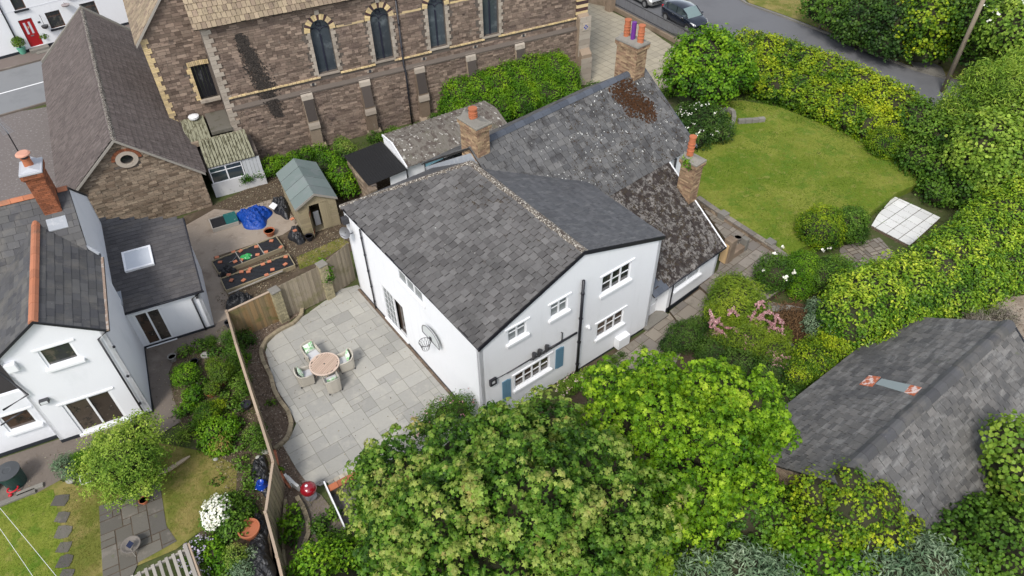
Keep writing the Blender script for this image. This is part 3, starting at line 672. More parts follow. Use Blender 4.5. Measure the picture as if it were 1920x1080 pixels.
# ================================================================== helpers for buildings
class Face:
    """a vertical wall face: x to the right seen from outside, z up, d out of the wall"""
    def __init__(s, o, right, out): s.o = np.array(o, float); s.u = unit(right); s.n = unit(out)
    def __call__(s, x, z, d=0.): return s.o+s.u*x+np.array([0, 0, z])+s.n*d
    def box(s, b, x0, x1, z0, z1, d0, d1, r=None): b.box(s(x0, z0, d0), s.u*(x1-x0), np.array([0, 0, z1-z0]), s.n*(d1-d0), r)
    def px(s, u, v, d=0.):
        r = ray(u, v); P = s.o+s.n*d; k = ((P-CAM)@s.n)/(r@s.n); q = CAM+r*k-s.o; return q@s.u, q[2]
def window(parent, F, x0, x1, z0, z1, cols, rows=(.5,), depth=.09, fm=None, glass=None, sill=True, head=True, name='window', fw=.055, sillw=.12, bar=.018, sillm=None, curtain=None):
    """casement: outer frame, mullions, glazing bars; sill, head and panes are its own pieces"""
    fm = fm or UPVC; glass = glass or GLASS
    b = MB(); dd = -depth
    F.box(b, x0, x1, z0, z0+fw, dd, dd+.05, .5); F.box(b, x0, x1, z1-fw, z1, dd, dd+.05, .5)
    F.box(b, x0, x0+fw, z0+fw, z1-fw, dd, dd+.05, .5); F.box(b, x1-fw, x1, z0+fw, z1-fw, dd, dd+.05, .5)
    ws = (x1-x0-2*fw)/cols
    for i in range(1, cols): F.box(b, x0+fw+ws*i-.035, x0+fw+ws*i+.035, z0+fw, z1-fw, dd, dd+.055, .5)
    for q in rows:
        zz = z0+fw+(z1-z0-2*fw)*q
        for i in range(cols):
            F.box(b, x0+fw+ws*i+.03, x0+fw+ws*(i+1)-.03, zz-bar, zz+bar, dd+.01, dd+.043, .5)
    wn = b.build(name, fm, parent)
    for i in range(cols):
        p = MB(); a = x0+fw+ws*i; p.poly([F(a, z0+fw, dd+.02), F(a+ws, z0+fw, dd+.02), F(a+ws, z1-fw, dd+.02), F(a, z1-fw, dd+.02)])
        p.build('pane', curtain if (curtain and i in (0, 1, 2)) else glass, wn)
    if sill:
        b = MB(); F.box(b, x0-.1, x1+.1, z0-.13, z0-.002, -depth+.052, sillw, .5); b.build('sill', sillm or fm, wn, bevel=.012)
    if head:
        b = MB(); F.box(b, x0-.14, x1+.14, z1+.003, z1+.07, .0, .045, .5); b.build('head_trim', sillm or RENDER, wn)
    return wn
def rect(x0, x1, z0, z1): return [(x0, z0), (x1, z0), (x1, z1), (x0, z1)]
def ridge_tiles(parent, name, A, B, m, w=.14, n=None, h=.05, seg=.45, wing=(0, 0, -.45), side=None):
    """capping tiles laid along a ridge or hip, each its own piece"""
    A, B = np.array(A, float), np.array(B, float); L = np.linalg.norm(B-A); n = n or max(1, int(L/seg)); d = (B-A)/L
    s = unit(np.cross(d, (0, 0, 1))) if side is None else unit(side); up = np.cross(s, d)
    if up[2] < 0: up = -up
    for i in range(n):
        a = A+(B-A)*(i/n)+d*.004; l = d*(L/n-.012); b = MB(); lift = random.uniform(0, .012)
        P = [a+s*w-up*(w*.42-lift), a+s*w*.45+up*(h*.6+lift), a+up*(h+lift), a-s*w*.45+up*(h*.6+lift), a-s*w-up*(w*.42-lift), a-s*w*.9-up*(w*.42+.02), a-up*.0, a+s*w*.9-up*(w*.42+.02)]
        b.prism(P, l); b.build(name, m, parent)
def brick_stack(parent, fr, x0, x1, y0, y1, z0, z1, m, name='brick', bw=.23, bh=.078, nmax=0):
    """courses of bricks round a chimney shaft"""
    cells = []; z = z0; k = 0; j = .009
    while z < z1-.03:
        off = (k % 2)*bw*.5
        for (a, b_, fn, D) in ((x0, x1, lambda x: fr.w(x, y0, z), -fr.y), (x0, x1, lambda x: fr.w(x, y1, z), fr.y)):
            x = a-off
            while x < b_:
                q0, q1 = max(x, a), min(x+bw, b_)
                if q1-q0 > .04: cells.append((fn(q0)-D*.03, fr.x*(q1-q0-j), fr.z*(bh-j), D*(.03+random.uniform(.004, .018))))
                x += bw
        for (a, b_, X, D) in ((y0, y1, x0, -fr.x), (y0, y1, x1, fr.x)):
            y = a-(bw*.5-off)
            while y < b_:
                q0, q1 = max(y, a), min(y+bw, b_)
                if q1-q0 > .04: cells.append((fr.w(X, q0, z)-D*.03, fr.y*(q1-q0-j), fr.z*(bh-j), D*(.03+random.uniform(.004, .018))))
                y += bw
        z += bh; k += 1
    pieces(parent, name, cells, m, nmax, joined='bricks')
def pot(parent, c, h, r, m=None, fl=True, name='chimney_pot'):
    b = MB(); pr = [(r*1.05, 0), (r, .04)]
    for q in (.25, .45, .62): pr += [(r*.97, h*q-.03), (r*1.1, h*q-.02), (r*1.1, h*q+.02), (r*.96, h*q+.03)]
    pr += [(r*.95, h-.06), (r*1.12, h-.05), (r*1.1, h), (r*.8, h)]
    b.lathe(c, pr, 18); return b.build(name, m or TERRA, parent, smooth=False)
def pipe(parent, name, pts, r, m, k=8, clips=0):
    b = MB(); b.tube(pts, r, k); o = b.build(name, m, parent, smooth=True)
    if clips:
        P = [np.array(p, float) for p in pts]
        for i in range(clips):
            t = (i+.5)/clips; p = P[0]+(P[-1]-P[0])*t; c = MB()
            c.tube([p-unit(P[-1]-P[0])*.03, p+unit(P[-1]-P[0])*.03], r*1.35, k)
            c.build('bracket', m, o)
    return o

# ================================================================== THE WHITE HOUSE
W, DP, EV, RX, RZ, EVR = 9.0, 10.2, 4.95, 4.7, 6.86, 5.36
hs = thing('white_house', 'large white rendered two storey house with hipped grey slate roof beside the paved patio', 'house', HF.w(W/2, DP/2))
front = Face(HF.w(0, 0), HF.x, -HF.y)
left = Face(HF.w(0, DP), -HF.y, -HF.x)         # x measured from the far corner
right = Face(HF.w(W, 0), HF.y, HF.x)
wins = {'UR': (5.84, 7.38, 3.93, 4.92), 'LR': (5.82, 7.32, 1.38, 2.32), 'M': (3.25, 4.1, 4.22, 5.0), 'L': (1.27, 2.12, 4.2, 4.93), 'LL': (1.55, 3.3, 1.33, 2.22)}
b = MB(); b.wall(lambda x, z, d: front(x, z, -d), [(0, 0), (W, 0), (W, EVR-.03), (RX, RZ-.05), (0, EV-.03)], [rect(*v) for v in wins.values()], .16)
sideh = {'door': (DP-7.68, DP-5.75, .12, 2.3), 'win': (DP-5.6, DP-3.75, 4.04, 4.74)}
b.wall(lambda x, z, d: left(x, z, -d), [(0, 0), (DP, 0), (DP, EV-.03), (0, EV-.03)], [rect(*v) for v in sideh.values()], .16)
b.wall(lambda x, z, d: right(x, z, -d), [(0, 0), (DP, 0), (DP, EVR-.03), (0, EVR-.03)], [], .16)
bk = Face(HF.w(W, DP), -HF.x, HF.y); b.wall(lambda x, z, d: bk(x, z, -d), [(0, 0), (W, 0), (W, EV-.03), (0, EV-.03)], [], .16)
b.build('wall', RENDER, hs)
b = MB(); b.fbox(HF, .2, W-.2, .5, DP-.3, .1, 4.1); b.build('interior', UNDER, hs)
for k, v in wins.items():
    c = 3 if k in ('UR', 'LR') else 4 if k == 'LL' else 2
    window(hs, front, *v, c, rows=(.5,) if c > 2 else (.62,), glass=GLASSBR if k in ('LR', 'LL') else GLASS, curtain=CURT if k in ('M', 'L') else None, sillw=.1)
window(hs, left, *sideh['win'], 3, rows=(.86,), depth=.045, fw=.045, bar=.01, curtain=CURT, sillw=.06, head=False)
# sliding patio door: one glazed leaf, one leaf slid open
x0, x1, z0, z1 = sideh['door']; b = MB()
for q in ((x0, x1, z0, z0+.06), (x0, x1, z1-.06, z1), (x0, x0+.16, z0+.06, z1-.06), (x1-.05, x1, z0+.06, z1-.06), (x0+1.03, x0+1.13, z0+.06, z1-.06)): left.box(b, *q, -.06, -.01, .5)
dr = b.build('door', UPVC, hs)
b = MB(); b.poly([left(x0+.16, z0+.06, -.045), left(x0+1.04, z0+.06, -.045), left(x0+1.04, z1-.06, -.045), left(x0+.16, z1-.06, -.045)]); b.build('pane', CURT, dr)
b = MB()
for i in (1, 2): left.box(b, x0+.16+.29*i-.008, x0+.16+.29*i+.008, z0+.06, z1-.06, -.044, -.034)
for i in range(1, 6): left.box(b, x0+.17, x0+1.03, z0+.06+.345*i-.006, z0+.06+.345*i+.006, -.033, -.026)
b.build('glazing_bar', UPVC, dr)
b = MB(); b.poly([left(x0+1.13, z0+.06, -.15), left(x1-.05, z0+.06, -.15), left(x1-.05, z1-.06, -.15), left(x0+1.13, z1-.06, -.15)]); b.build('pane', GLASSBR, dr, label='dark brown doorway where the door stands open')
b = MB(); left.box(b, x0-.05, x1+.05, z0-.08, z0-.003, -.1, .06); b.build('door_sill', UPVC, dr)
b = MB(); left.box(b, x0+.02, x1-.3, .02, .035, .0, .12); b.build('brick_step', REDBR, hs)
b = MB(); left.box(b, .05, DP-.05, 0, .06, 0, .035); front.box(b, .0, W, 0, .1, -.0, .012); b.build('plinth', PLINTH, hs)
b = MB(); left.box(b, 0, DP, .001, .045, .036, .16); b.build('soil_channel', MULCH, hs)
# roof planes
OH = .07
pL = math.hypot(RX+OH, (RZ-EV)*(RX+OH)/RX); VL = unit(HF.w(RX, 0, RZ)-HF.w(0, 0, EV)); OL = HF.w(-OH, -OH, EV+.01-(RZ-EV)*OH/RX)
yh, ye = 7.05, DP+OH
tiles(hs, 'slate', OL, HF.y, VL, [(0, 0), (ye+OH, 0), (yh+OH, pL), (0, pL)], .33, .245, SLATE1, t=.022, jit=.018, gap=.026, nmax=300, under=UNDER, ragged=.07, thick_jit=.02)
pR = math.hypot(W+OH-RX, RZ-EVR+.06); VR = unit(HF.w(RX, 0, RZ)-HF.w(W, 0, EVR)); OR = HF.w(RX, -OH, RZ)-VR*pR
tiles(hs, 'slate', OR, HF.y, VR, [(0, 0), (5.15+OH, 0), (yh+OH, pR), (0, pR)], .30, .20, SLATE2, t=.008, jit=.005, gap=.008, nmax=0, under=UNDER, ragged=.015, thick_jit=.004, holes=())
# hip end away from the camera
A, B_, Cc = HF.w(-OH, DP+OH, EV-.07), HF.w(RX, yh, RZ), HF.w(W+OH, DP+OH, EV-.07)
U_ = HF.x; Vh = unit(np.cross(np.cross(B_-A, Cc-A), U_)); Vh = Vh if Vh[2] > 0 else -Vh; LH = (B_-A)@Vh
tiles(hs, 'slate', A, U_, Vh, [(0, 0), (W+2*OH, 0), (RX+OH, LH)], .33, .245, SLATE2, t=.008, nmax=0, under=UNDER)
up = np.array([0, 0, .03])
ridge_tiles(hs, 'ridge_tile', HF.w(RX, -OH, RZ)+up, HF.w(RX, yh, RZ)+up, LICH, w=.19, h=.07)
ridge_tiles(hs, 'hip_tile', A+up*1.5, B_+up, LICH, w=.18, h=.07)
ridge_tiles(hs, 'hip_flashing', B_+up, HF.w(W-.3, 5.1, EVR+.1)+up*.3, LEAD, w=.07, h=.012, seg=1.2)
# fascia, barge boards and gutters
b = MB()
for (p, q) in ((OL+HF.y*.0, HF.w(RX, -OH, RZ)), (HF.w(RX, -OH, RZ), OR)):
    d = q-p; b.box(p-np.array([0, 0, .17])-HF.y*.02, d, HF.y*.03, np.array([0, 0, .16]))
b.build('barge_board', BLACKP, hs)
pipe(hs, 'gutter', [HF.w(-OH-.0, -.1, EV-.055), HF.w(-OH-.0, DP+.1, EV-.055)], .04, BLACKP)
pipe(hs, 'downpipe', [left(DP-8.55, EV-.2, .08), left(DP-8.55, .02, .08)], .038, BLACKP, clips=5)
o = pipe(hs, 'soil_pipe', [front(4.72, 5.45, .12), front(4.72, .0, .12)], .062, BLACKP, clips=4)
pipe(hs, 'waste_pipe', [front(1.15, 2.66, .05), front(2.4, 2.66, .05), front(2.5, 2.56, .05), front(4.62, 2.56, .05)], .024, BLACKP)
pipe(hs, 'waste_pipe', [front(2.95, 2.64, .06), front(4.62, 2.62, .06)], .042, BLACKP)
pipe(hs, 'overflow_pipe', [front(3.85, 2.68, .05), front(3.85, 3.12, .05), front(3.78, 3.2, .08)], .022, BLACKP)
for (xa, xb) in ((3.59, 4.0), (.93, 1.33)):
    b = MB()
    for i in range(4): w_ = (xb-xa)/4; front.box(b, xa+w_*i+.004, xa+w_*(i+1)-.004, 1.03+(.05 if i in (0,) else 0), 2.24-(.05 if i == 3 else 0), .0, .035, .5)
    b.build('shutter', BLUEP, hs)
b = MB(); front.box(b, 6.95, 7.62, .12, .72, 0, .3); b.build('meter_box', UPVC, hs, bevel=.02)
b = MB(); front.box(b, 5.15, 5.3, 2.5, 2.58, 0, .1); b.lathe(front(5.25, 2.46, .1), [(.05, 0), (.06, .06), (.03, .1)], 10); b.build('camera_housing', UPVC, hs)
b = MB()
for q in ((.33, .62, 2.54, 2.60), (.33, .62, 2.80, 2.86), (.33, .39, 2.60, 2.80), (.56, .62, 2.60, 2.80)): front.box(b, *q, .03, .13)
fl = b.build('floodlight', BLACKP, hs); b = MB(); front.box(b, .39, .56, 2.60, 2.80, .05, .1); b.build('lamp_glass', LAMP, fl)
pipe(fl, 'cable', [front(.62, 2.7, .04), front(1.15, 2.66, .04)], .014, BLACKP)
# three drain hoppers / lamps above the window
for i, xx in enumerate((2.35, 2.62, 2.98)):
    b = MB(); c = front(xx, 2.66, .12); b.tube([c, c+np.array([0, 0, .3])+HF.x*.06, c+np.array([0, 0, .42])-HF.x*.02], [.05, .1, .03], 8); b.tube([front(xx-.12, 2.68, .1), front(xx+.2, 2.7, .14)], .03, 6)
    tag(b.build('garden_lantern', DGREY), ['small dark bracket lamp lowest on the pipe above the shuttered window', 'middle dark bracket lamp on the pipe above the shuttered window', 'dark bracket lamp nearest the soil pipe above the shuttered window'][i], 'lamp', 'bracket lamps over the shuttered window')
# satellite dish, box and lamp near the far eaves corner
t = thing('satellite_dish', 'small grey satellite dish bracketed high on the white wall by the far eaves', 'satellite dish', left(.55, 4.1, .1))
b = MB(); c = left(.75, 4.15, .42); ax = unit(left(.2, .35, 1)-left(0, 0, 0)-left(0, 0, 0)*0+np.array([0, 0, 0.0])); nrm = unit(-HF.x*.8-HF.y*.5+np.array([0, 0, .35]))
A1 = unit(np.cross(nrm, (0, 0, 1))); A2 = np.cross(nrm, A1)
V = [c-nrm*.06]; F_ = []
for k, (rr, dp) in enumerate(((.16, -.04), (.27, 0))):
    for j in range(18): V.append(c+(A1*math.cos(j*math.pi/9)+A2*math.sin(j*math.pi/9))*rr+nrm*dp)
for j in range(18): F_.append((0, 1+j, 1+(j+1) % 18)); F_.append((1+j, 19+j, 19+(j+1) % 18, 1+(j+1) % 18))
b.add(V, F_); b.build('dish', GREYM, t, smooth=True)
b = MB(); b.tube([left(.6, 3.85, .0), left(.6, 3.85, .45), c-nrm*.05], .02, 6); b.tube([c-A2*.2*-1-nrm*.03, c+nrm*.3], .012, 6); b.build('arm', BLACKP, t)
b = MB(); left.box(b, .22, .5, 4.3, 4.62, 0, .28); tag(b.build('alarm_box', DGREY, bevel=.03), 'dark alarm box under the far corner of the house eaves', 'alarm box')
# basketball hoop
t = thing('basketball_hoop', 'basketball hoop with a clear arched backboard fixed to the white patio wall', 'basketball hoop', left(7.05, 2.9, .1))
b = MB(); P = []
for i in range(13):
    a = math.pi*i/12; P.append(left(7.05-.62*math.cos(a), 2.82+.46*math.sin(a), .2))
P += [left(7.05+.62, 2.62, .2), left(7.05-.62, 2.62, .2)]
b.prism(P, -left.n*.03); BBM = mat('backboard', (.62, .65, .65), rough=.2, var=0, grain=.1, spec=.6); b.build('backboard', BBM, t)
b = MB(); b.tube([p+left.n*.01 for p in P]+[P[0]+left.n*.01], .02, 6, cap=False); b.build('rim_frame', GREYM, t)
b = MB(); b.box(left(6.99, 2.66, 0), left.u*.12, np.array([0, 0, .16]), left.n*.24); b.build('bracket', DGREY, t)
c = left(7.05, 2.72, .48)
b = MB(); b.tube([c+(left.u*math.cos(a)+left.n*math.sin(a))*.235 for a in np.linspace(0, 2*math.pi, 25)], .013, 6, cap=False); b.build('ring', DGREY, t)
b = MB()
for j in range(12):
    a = 2*math.pi*j/12
    for sg in (1, -1):
        pts = [c+(left.u*math.cos(a+sg*.5*q)+left.n*math.sin(a+sg*.5*q))*(.23-.10*q)-np.array([0, 0, .42*q]) for q in (0, .35, .7, 1)]
        b.tube(pts, .006, 4)
b.build('net', DGREY, t)
for (xx) in (4.95,):
    pass

# ================================================================== THE SLATE ROOFED COTTAGE WING
KF = Fr(at(1338.3, 512.6, .35), 40); KF.o[2] = 0
ct = thing('cottage_wing', 'long low white cottage wing with lichen spotted slate roof behind the tall white house', 'cottage', KF.w(-3, 3))
ts = math.tan(rad(35)); kz = lambda y: 1.98+ts*(y+.15)
kf = Face(KF.w(-4.9, 0), KF.x, -KF.y); kr = Face(KF.w(0, 0), KF.y, KF.x)
b = MB(); wr = (1.8, 3.6, 1.15, 1.9)
b.wall(lambda x, z, d: kf(x, z, -d), [(1.42, -.1), (4.9, .1), (4.9, 2.03), (1.42, 2.03)], [rect(*wr)], .14)
b.wall(lambda x, z, d: kr(x, z, -d), [(0, 0), (3.9, .3), (3.9, kz(3.9)-.08), (0, kz(0)-.08)], [], .14)
ku = Face(KF.w(.0, 3.95), KF.x, -KF.y); b.wall(lambda x, z, d: ku(x, z, -d), [(-1, 0), (2.05, 0), (2.05, 4.62), (-1, 4.62)], [], .14)
ku2 = Face(KF.w(2.05, 3.95), KF.y, KF.x); b.wall(lambda x, z, d: ku2(x, z, -d), [(0, 0), (7.2, 0), (7.2, 4.6), (3.6, 7.1), (0, 4.62)], [], .14)
kb = Face(KF.w(2.05, 11.15), -KF.x, KF.y); b.wall(lambda x, z, d: kb(x, z, -d), [(0, 0), (10.5, 0), (10.5, 4.6), (0, 4.6)], [], .14)
b.build('wall', RENDER, ct)
kl = Face(KF.w(-8.45, 11.15), -KF.y, -KF.x); b = MB(); b.wall(lambda x, z, d: kl(x, z, -d), [(0, 0), (7.2, 0), (7.2, 4.62), (3.6, 7.1), (0, 4.6)], [], .14); b.build('lead_clad_gable', LEAD, ct)
window(ct, kf, *wr, 2, rows=(.45,), curtain=CURT, head=False, sillw=.1)
# recessed porch and front door
b = MB(); b.prism([kf(1.42, -.1, 0), kf(1.45, -.1, 0), kf(1.45, -.1, -.5), kf(1.08, -.1, -.5), kf(1.08, -.1, -.34)], np.array([0, 0, 2.1])); b.build('porch_reveal', RENDER, ct)
dF = Face(KF.w(-4.83, .30), KF.x, -KF.y); b = MB(); dF.box(b, .05, .98, 0, 1.98, -.06, -.01); d_ = b.build('front_door', UPVC, ct)
b = MB()
for q in ((.17, .48, .15, .75), (.55, .86, .15, .75), (.17, .48, .85, 1.4), (.55, .86, .85, 1.4)): dF.box(b, *q, -.01, .012)
b.build('door_panel', UPVC, d_); b = MB(); dF.box(b, .2, .83, 1.5, 1.85, -.01, .006); b.build('pane', GLASS, d_)
b = MB(); b.tube([dF(.88, 1.0, 0), dF(.88, 1.0, .06), dF(.78, 1.0, .06)], .012, 6); b.build('handle', GREYM, d_)
b = MB(); kf.box(b, -.1, 1.35, .02, .14, -.3, .25); b.build('door_step', CEMENT, ct)
b = MB(); kf.box(b, 1.42, 4.9, -.02, .28, .0, .02); b.build('plinth', PLINTH, ct)
pipe(ct, 'downpipe', [kf(1.55, 1.95, .08), kf(1.55, .0, .08)], .036, BLACKP)
pipe(ct, 'gutter', [kf(.2, 1.96, .17), kf(5.1, 1.96, .17)], .045, BLACKP)
pipe(ct, 'downpipe', [ku(.95, 4.5, .07), ku(.95, 3.2, .07)], .05, BLACKP)
VK = unit(np.array(KF.w(0, 1, ts))-KF.w(0, 0, 0)); OK_ = KF.w(0, -.15, 1.98); cs = math.cos(rad(35))
q = lambda x, y: (x, (y+.15)/cs)
tiles(ct, 'slate', OK_+np.array([0, 0, .05]), KF.x, VK, [q(-8.5, 3.72), q(2.25, 3.72), q(2.25, 7.55), q(-8.5, 7.55)], .36, .27, SLATE3, t=.014, jit=.012, gap=.022, nmax=220, under=UNDER, ragged=.015, thick_jit=.004)
tiles(ct, 'mossy_slate', OK_, KF.x, VK, [q(-4.75, -.15), q(.2, -.15), q(.2, 3.9), q(-4.75, 3.9)], .36, .24, SLATE4, t=.018, jit=.016, gap=.03, nmax=80, under=UNDER, ragged=.05, thick_jit=.012)
tiles(ct, 'blue_slate', OK_+unit(np.cross(KF.x, VK))*.035, KF.x, VK, [(-4.8, -.05), (-3.75, -.05), (-4.25, .75), (-4.6, 1.3), (-4.8, 1.3)], .33, .24, BLUESL, t=.008, nmax=30, under=UNDER)
zr = kz(7.55)
tiles(ct, 'slate', KF.w(-8.5, 11.4, zr-ts*3.85), KF.x, unit(KF.w(0, -1, ts)-KF.w(0, 0, 0)), [(0, 0), (10.75, 0), (10.75, 3.85/cs), (0, 3.85/cs)], .4, .3, SLATE3, nmax=0, under=UNDER)
ridge_tiles(ct, 'ridge_tile', KF.w(-7.6, 7.55, zr+.06), KF.w(1.3, 7.55, zr+.06), BLUESL, w=.2, h=.07, seg=.5)
b = MB(); b.box(KF.w(2.2, 3.7, kz(3.7)-.04), KF.x*.06, (KF.w(0, 3.85, ts*3.85)-KF.w(0, 0, 0)), np.array([0, 0, .11])); b.build('verge_board', BLUESL, ct)
b = MB(); b.box(KF.w(.18, -.17, kz(-.17)-.02), KF.x*.07, (KF.w(0, 4.05, ts*4.05)-KF.w(0, 0, 0)), np.array([0, 0, .08])); b.build('verge_board', UPVC, ct)
# rusty moss patch of slates by the far chimney comes from real clumps of moss
MOSS = mat('rust_moss', (.065, .026, .009), (.035, .018, .008), rough=1, var=.2, grain=.4, bump=(14, 1))
def on_roof(x, y, h=.03): return KF.w(x, y, kz(y)+.05+h)
P = []
cx = [(.35, 7.15, .75, .22), (.55, 6.6, .5, .42), (.2, 6.2, .55, .4), (.7, 5.75, .5, .38), (1.0, 6.05, .35, .3), (-.1, 6.8, .4, .3)]
for (x, y, rx, ry) in cx:
    for _ in range(int(1500*rx*ry)):
        a = RG.random()*6.28; r_ = RG.random()**.6*1.15; P.append(on_roof(x+rx*r_*math.cos(a), y+ry*r_*math.sin(a), .045+.02*RG.random()))
P = np.array(P); Nn = np.tile(np.cross(KF.x, VK), (len(P), 1))
leaf_mesh('moss', P, Nn, .085, 'round', MOSS, ct, spread=.35, kind='stuff')
LICHN = mat('white_lichen', (.62, .62, .58), rough=1, var=.1, grain=.2)
P = np.array([on_roof(*p) for p in [(-3.5+RG.random()*5, 4+RG.random()*3.4) for _ in range(24)]]); P = np.repeat(P, 5, 0)+RG.normal(size=(len(P)*5, 3))*np.array([.03, .03, 0]); P = np.concatenate([P, np.array([on_roof(-6+RG.random()*8, 3.9+RG.random()*3.6) for _ in range(220)])])
P[:, 2] = [on_roof(*(KF.l(p)[:2]), .04)[2] for p in P]
leaf_mesh('lichen', P, np.tile(np.cross(KF.x, VK), (len(P), 1)), .042, 'round', LICHN, ct, spread=.08, kind='stuff')
def mossy(parent, O, U, V, poly, n, m, size=.06, nm='moss', cl=9, sp=.06, h=.03):
    N = np.cross(unit(U), unit(V)); N = N if N[2] > 0 else -N; P = []
    xs = [p[0] for p in poly]; ys = [p[1] for p in poly]
    while len(P) < n*cl:
        x = RG.uniform(min(xs), max(xs)); y = RG.uniform(min(ys), max(ys))
        if in_poly(poly, x, y):
            for _ in range(cl): P.append(O+unit(U)*(x+RG.normal()*sp)+unit(V)*(y+RG.normal()*sp)+N*h)
    P = np.array(P); leaf_mesh(nm, P, np.tile(N, (len(P), 1)), size, 'round', m, parent, spread=.3, kind='stuff')
DMOSS = mat('dark_moss', (.045, .03, .025), (.06, .05, .03), rough=1, var=.2, grain=.4, bump=(14, 1))
mossy(hs, OL, HF.y, VL, [(4.6, 3.5), (7.0, 3.9), (6.2, 4.9), (4.2, 5.0)], 110, DMOSS)
mossy(hs, OL, HF.y, VL, [(.3, 4.0), (5, 4.3), (5, 5.0), (.3, 5.0)], 50, DMOSS)
mossy(hs, OL, HF.y, VL, [(1.5, 1.2), (7.5, 1.2), (6.5, 4.2), (2, 4)], 120, DMOSS, size=.035, cl=3)
mossy(hs, OL, HF.y, VL, [(1.2, .6), (7.5, 1), (6.5, 4.2), (2, 4)], 60, LICHN, size=.03, cl=4, sp=.03, h=.035, nm='lichen')
mossy(ct, OK_+np.array([0, 0, .05]), KF.x, VK, [q(-6, 3.8), q(2.2, 3.8), q(2.2, 7.4), q(-3, 7.4)], 420, DMOSS, size=.05, cl=4, sp=.05, h=.035)
mossy(ct, OK_, KF.x, VK, [q(-4.3, 0), q(.1, 0), q(.1, 3.7), q(-4.3, 3.7)], 420, DMOSS, size=.06, cl=6, sp=.06, h=.04)
# chimneys
def chimney(parent, fr, cx, cy, sx, sy, z0, z1, m=CHBR, cap=CEMENT, label=None, steps=(.04, .08)):
    b = MB(); b.fbox(fr, cx-sx/2+.02, cx+sx/2-.02, cy-sy/2+.02, cy+sy/2-.02, z0, z1-.001); c = b.build('chimney', MORTAR, parent, label=label)
    brick_stack(c, fr, cx-sx/2, cx+sx/2, cy-sy/2, cy+sy/2, z0, z1-.3, m)
    brick_stack(c, fr, cx-sx/2-steps[0], cx+sx/2+steps[0], cy-sy/2-steps[0], cy+sy/2+steps[0], z1-.3, z1-.22, m)
    brick_stack(c, fr, cx-sx/2-steps[1], cx+sx/2+steps[1], cy-sy/2-steps[1], cy+sy/2+steps[1], z1-.22, z1-.06, m)
    b = MB(); b.fbox(fr, cx-sx/2-steps[1]-.01, cx+sx/2+steps[1]+.01, cy-sy/2-steps[1]-.01, cy+sy/2+steps[1]+.01, z1-.06, z1+.03)
    b.prism([fr.w(cx-sx/2-.02, cy-sy/2-.02, z1+.03), fr.w(cx+sx/2+.02, cy-sy/2-.02, z1+.03), fr.w(cx, cy-sy/2+.15, z1+.14)], fr.y*sy)
    b.build('chimney_cap', cap, c, bevel=.02); return c
c1 = chimney(ct, KF, 1.5, 7.75, .7, 1.25, 6.3, 8.85, label='tall twin pot chimney on the far end of the ridge')
pot(c1, KF.w(1.5, 7.3, 8.93), .8, .15); pot(c1, KF.w(1.5, 8.15, 8.93), .8, .15)
b = MB(); b.tube([KF.w(1.45, 7.72, 8.9), KF.w(1.45, 7.72, 9.75)], [.11, .11], 10); b.build('purple_cowl', PURP, c1)
c2 = chimney(ct, KF, -8.1, 7.6, .62, 1.12, 5.9, 8.5, label='brick chimney with one pot beside the tall house ridge')
pot(c2, KF.w(-8.1, 7.65, 8.53), .5, .17)
c3 = chimney(ct, KF, .02, 2.35, .56, .78, 2.9, 5.65, label='brick chimney on the low mossy roof edge')
pot(c3, KF.w(0, 2.55, 5.78), .95, .15)
b = MB(); b.box(KF.w(-8.5, 6.8, 6.55), KF.x*.9, KF.w(0, .35, .3)-KF.w(0, 0, 0), np.array([0, 0, .05])); b.build('lead_flashing', LEAD, ct)
b = MB(); kr.box(b, 2.2, 2.45, 4.4, 4.6, .2, .4); b.build('security_lamp', DGREY, ct)
# white piers/ridge-end verge of the tall wing's white fascia lamp

# ================================================================== THE STONE CHURCH
CF = Fr(at(458, 309), 26); XR = 22.7
ch = thing('church', 'big purple stone church with arched windows and tan tiled roof behind the yards', 'church', CF.w(11, 2))
cf = Face(CF.w(0, 0), CF.x, -CF.y)
def arch(xa, xb, z0, zs, rise, n=9):
    cx = (xa+xb)/2; hw = (xb-xa)/2
    return [(xa, z0), (xb, z0)]+[(cx+hw*math.cos(math.pi*i/n), zs+rise*math.sin(math.pi*i/n)) for i in range(n+1)]
AW = [(5.4, 6.52), (8.82, 9.93), (12.26, 13.34), (15.75, 16.82)]
holes = [arch(a, c, 4.42, 6.88, .62) for a, c in AW]
b = MB(); b.wall(lambda x, z, d: cf(x, z, -d), [(0, 3.7), (XR, 3.7), (XR, 8.6), (0, 8.6)], holes, .28)
b.wall(lambda x, z, d: cf(x, z, .2-d), [(0, -.1), (XR, -.1), (XR, 3.6), (0, 3.6)], [], .2)
cr_ = Face(CF.w(XR, 0), CF.y, CF.x); b.wall(lambda x, z, d: cr_(x, z, -d), [(0, 0), (11, 0), (11, 8.6), (5.5, 13.5), (0, 8.6)], [], .3)
cl_ = Face(CF.w(0, 11), -CF.y, -CF.x); b.wall(lambda x, z, d: cl_(x, z, -d), [(0, 0), (11, 0), (11, 8.6), (5.5, 13.5), (0, 8.6)], [], .3)
b.build('wall', MORTAR, ch)
big = [arch(a-.34, c+.34, 4.2, 6.88, .98) for a, c in AW]
band = [rect(-.1, 30, 4.1, 4.2)]
cells = courses(cf, [(0.28, 3.75), (XR-.4, 3.75), (XR-.4, 8.5), (.28, 8.5)],   .135, (.18, .52), big+band, (.005, .05))
BX = [.2+3.43*i+.65 for i in range(6)]
cells += courses(lambda x, z, d: cf(x, z, .2+d), [(.0, .0), (XR, .0), (XR, 3.55), (.0, 3.55)], .125, (.16, .5), [], (.005, .05))
pieces(ch, 'stone', cells, STONE, 270)
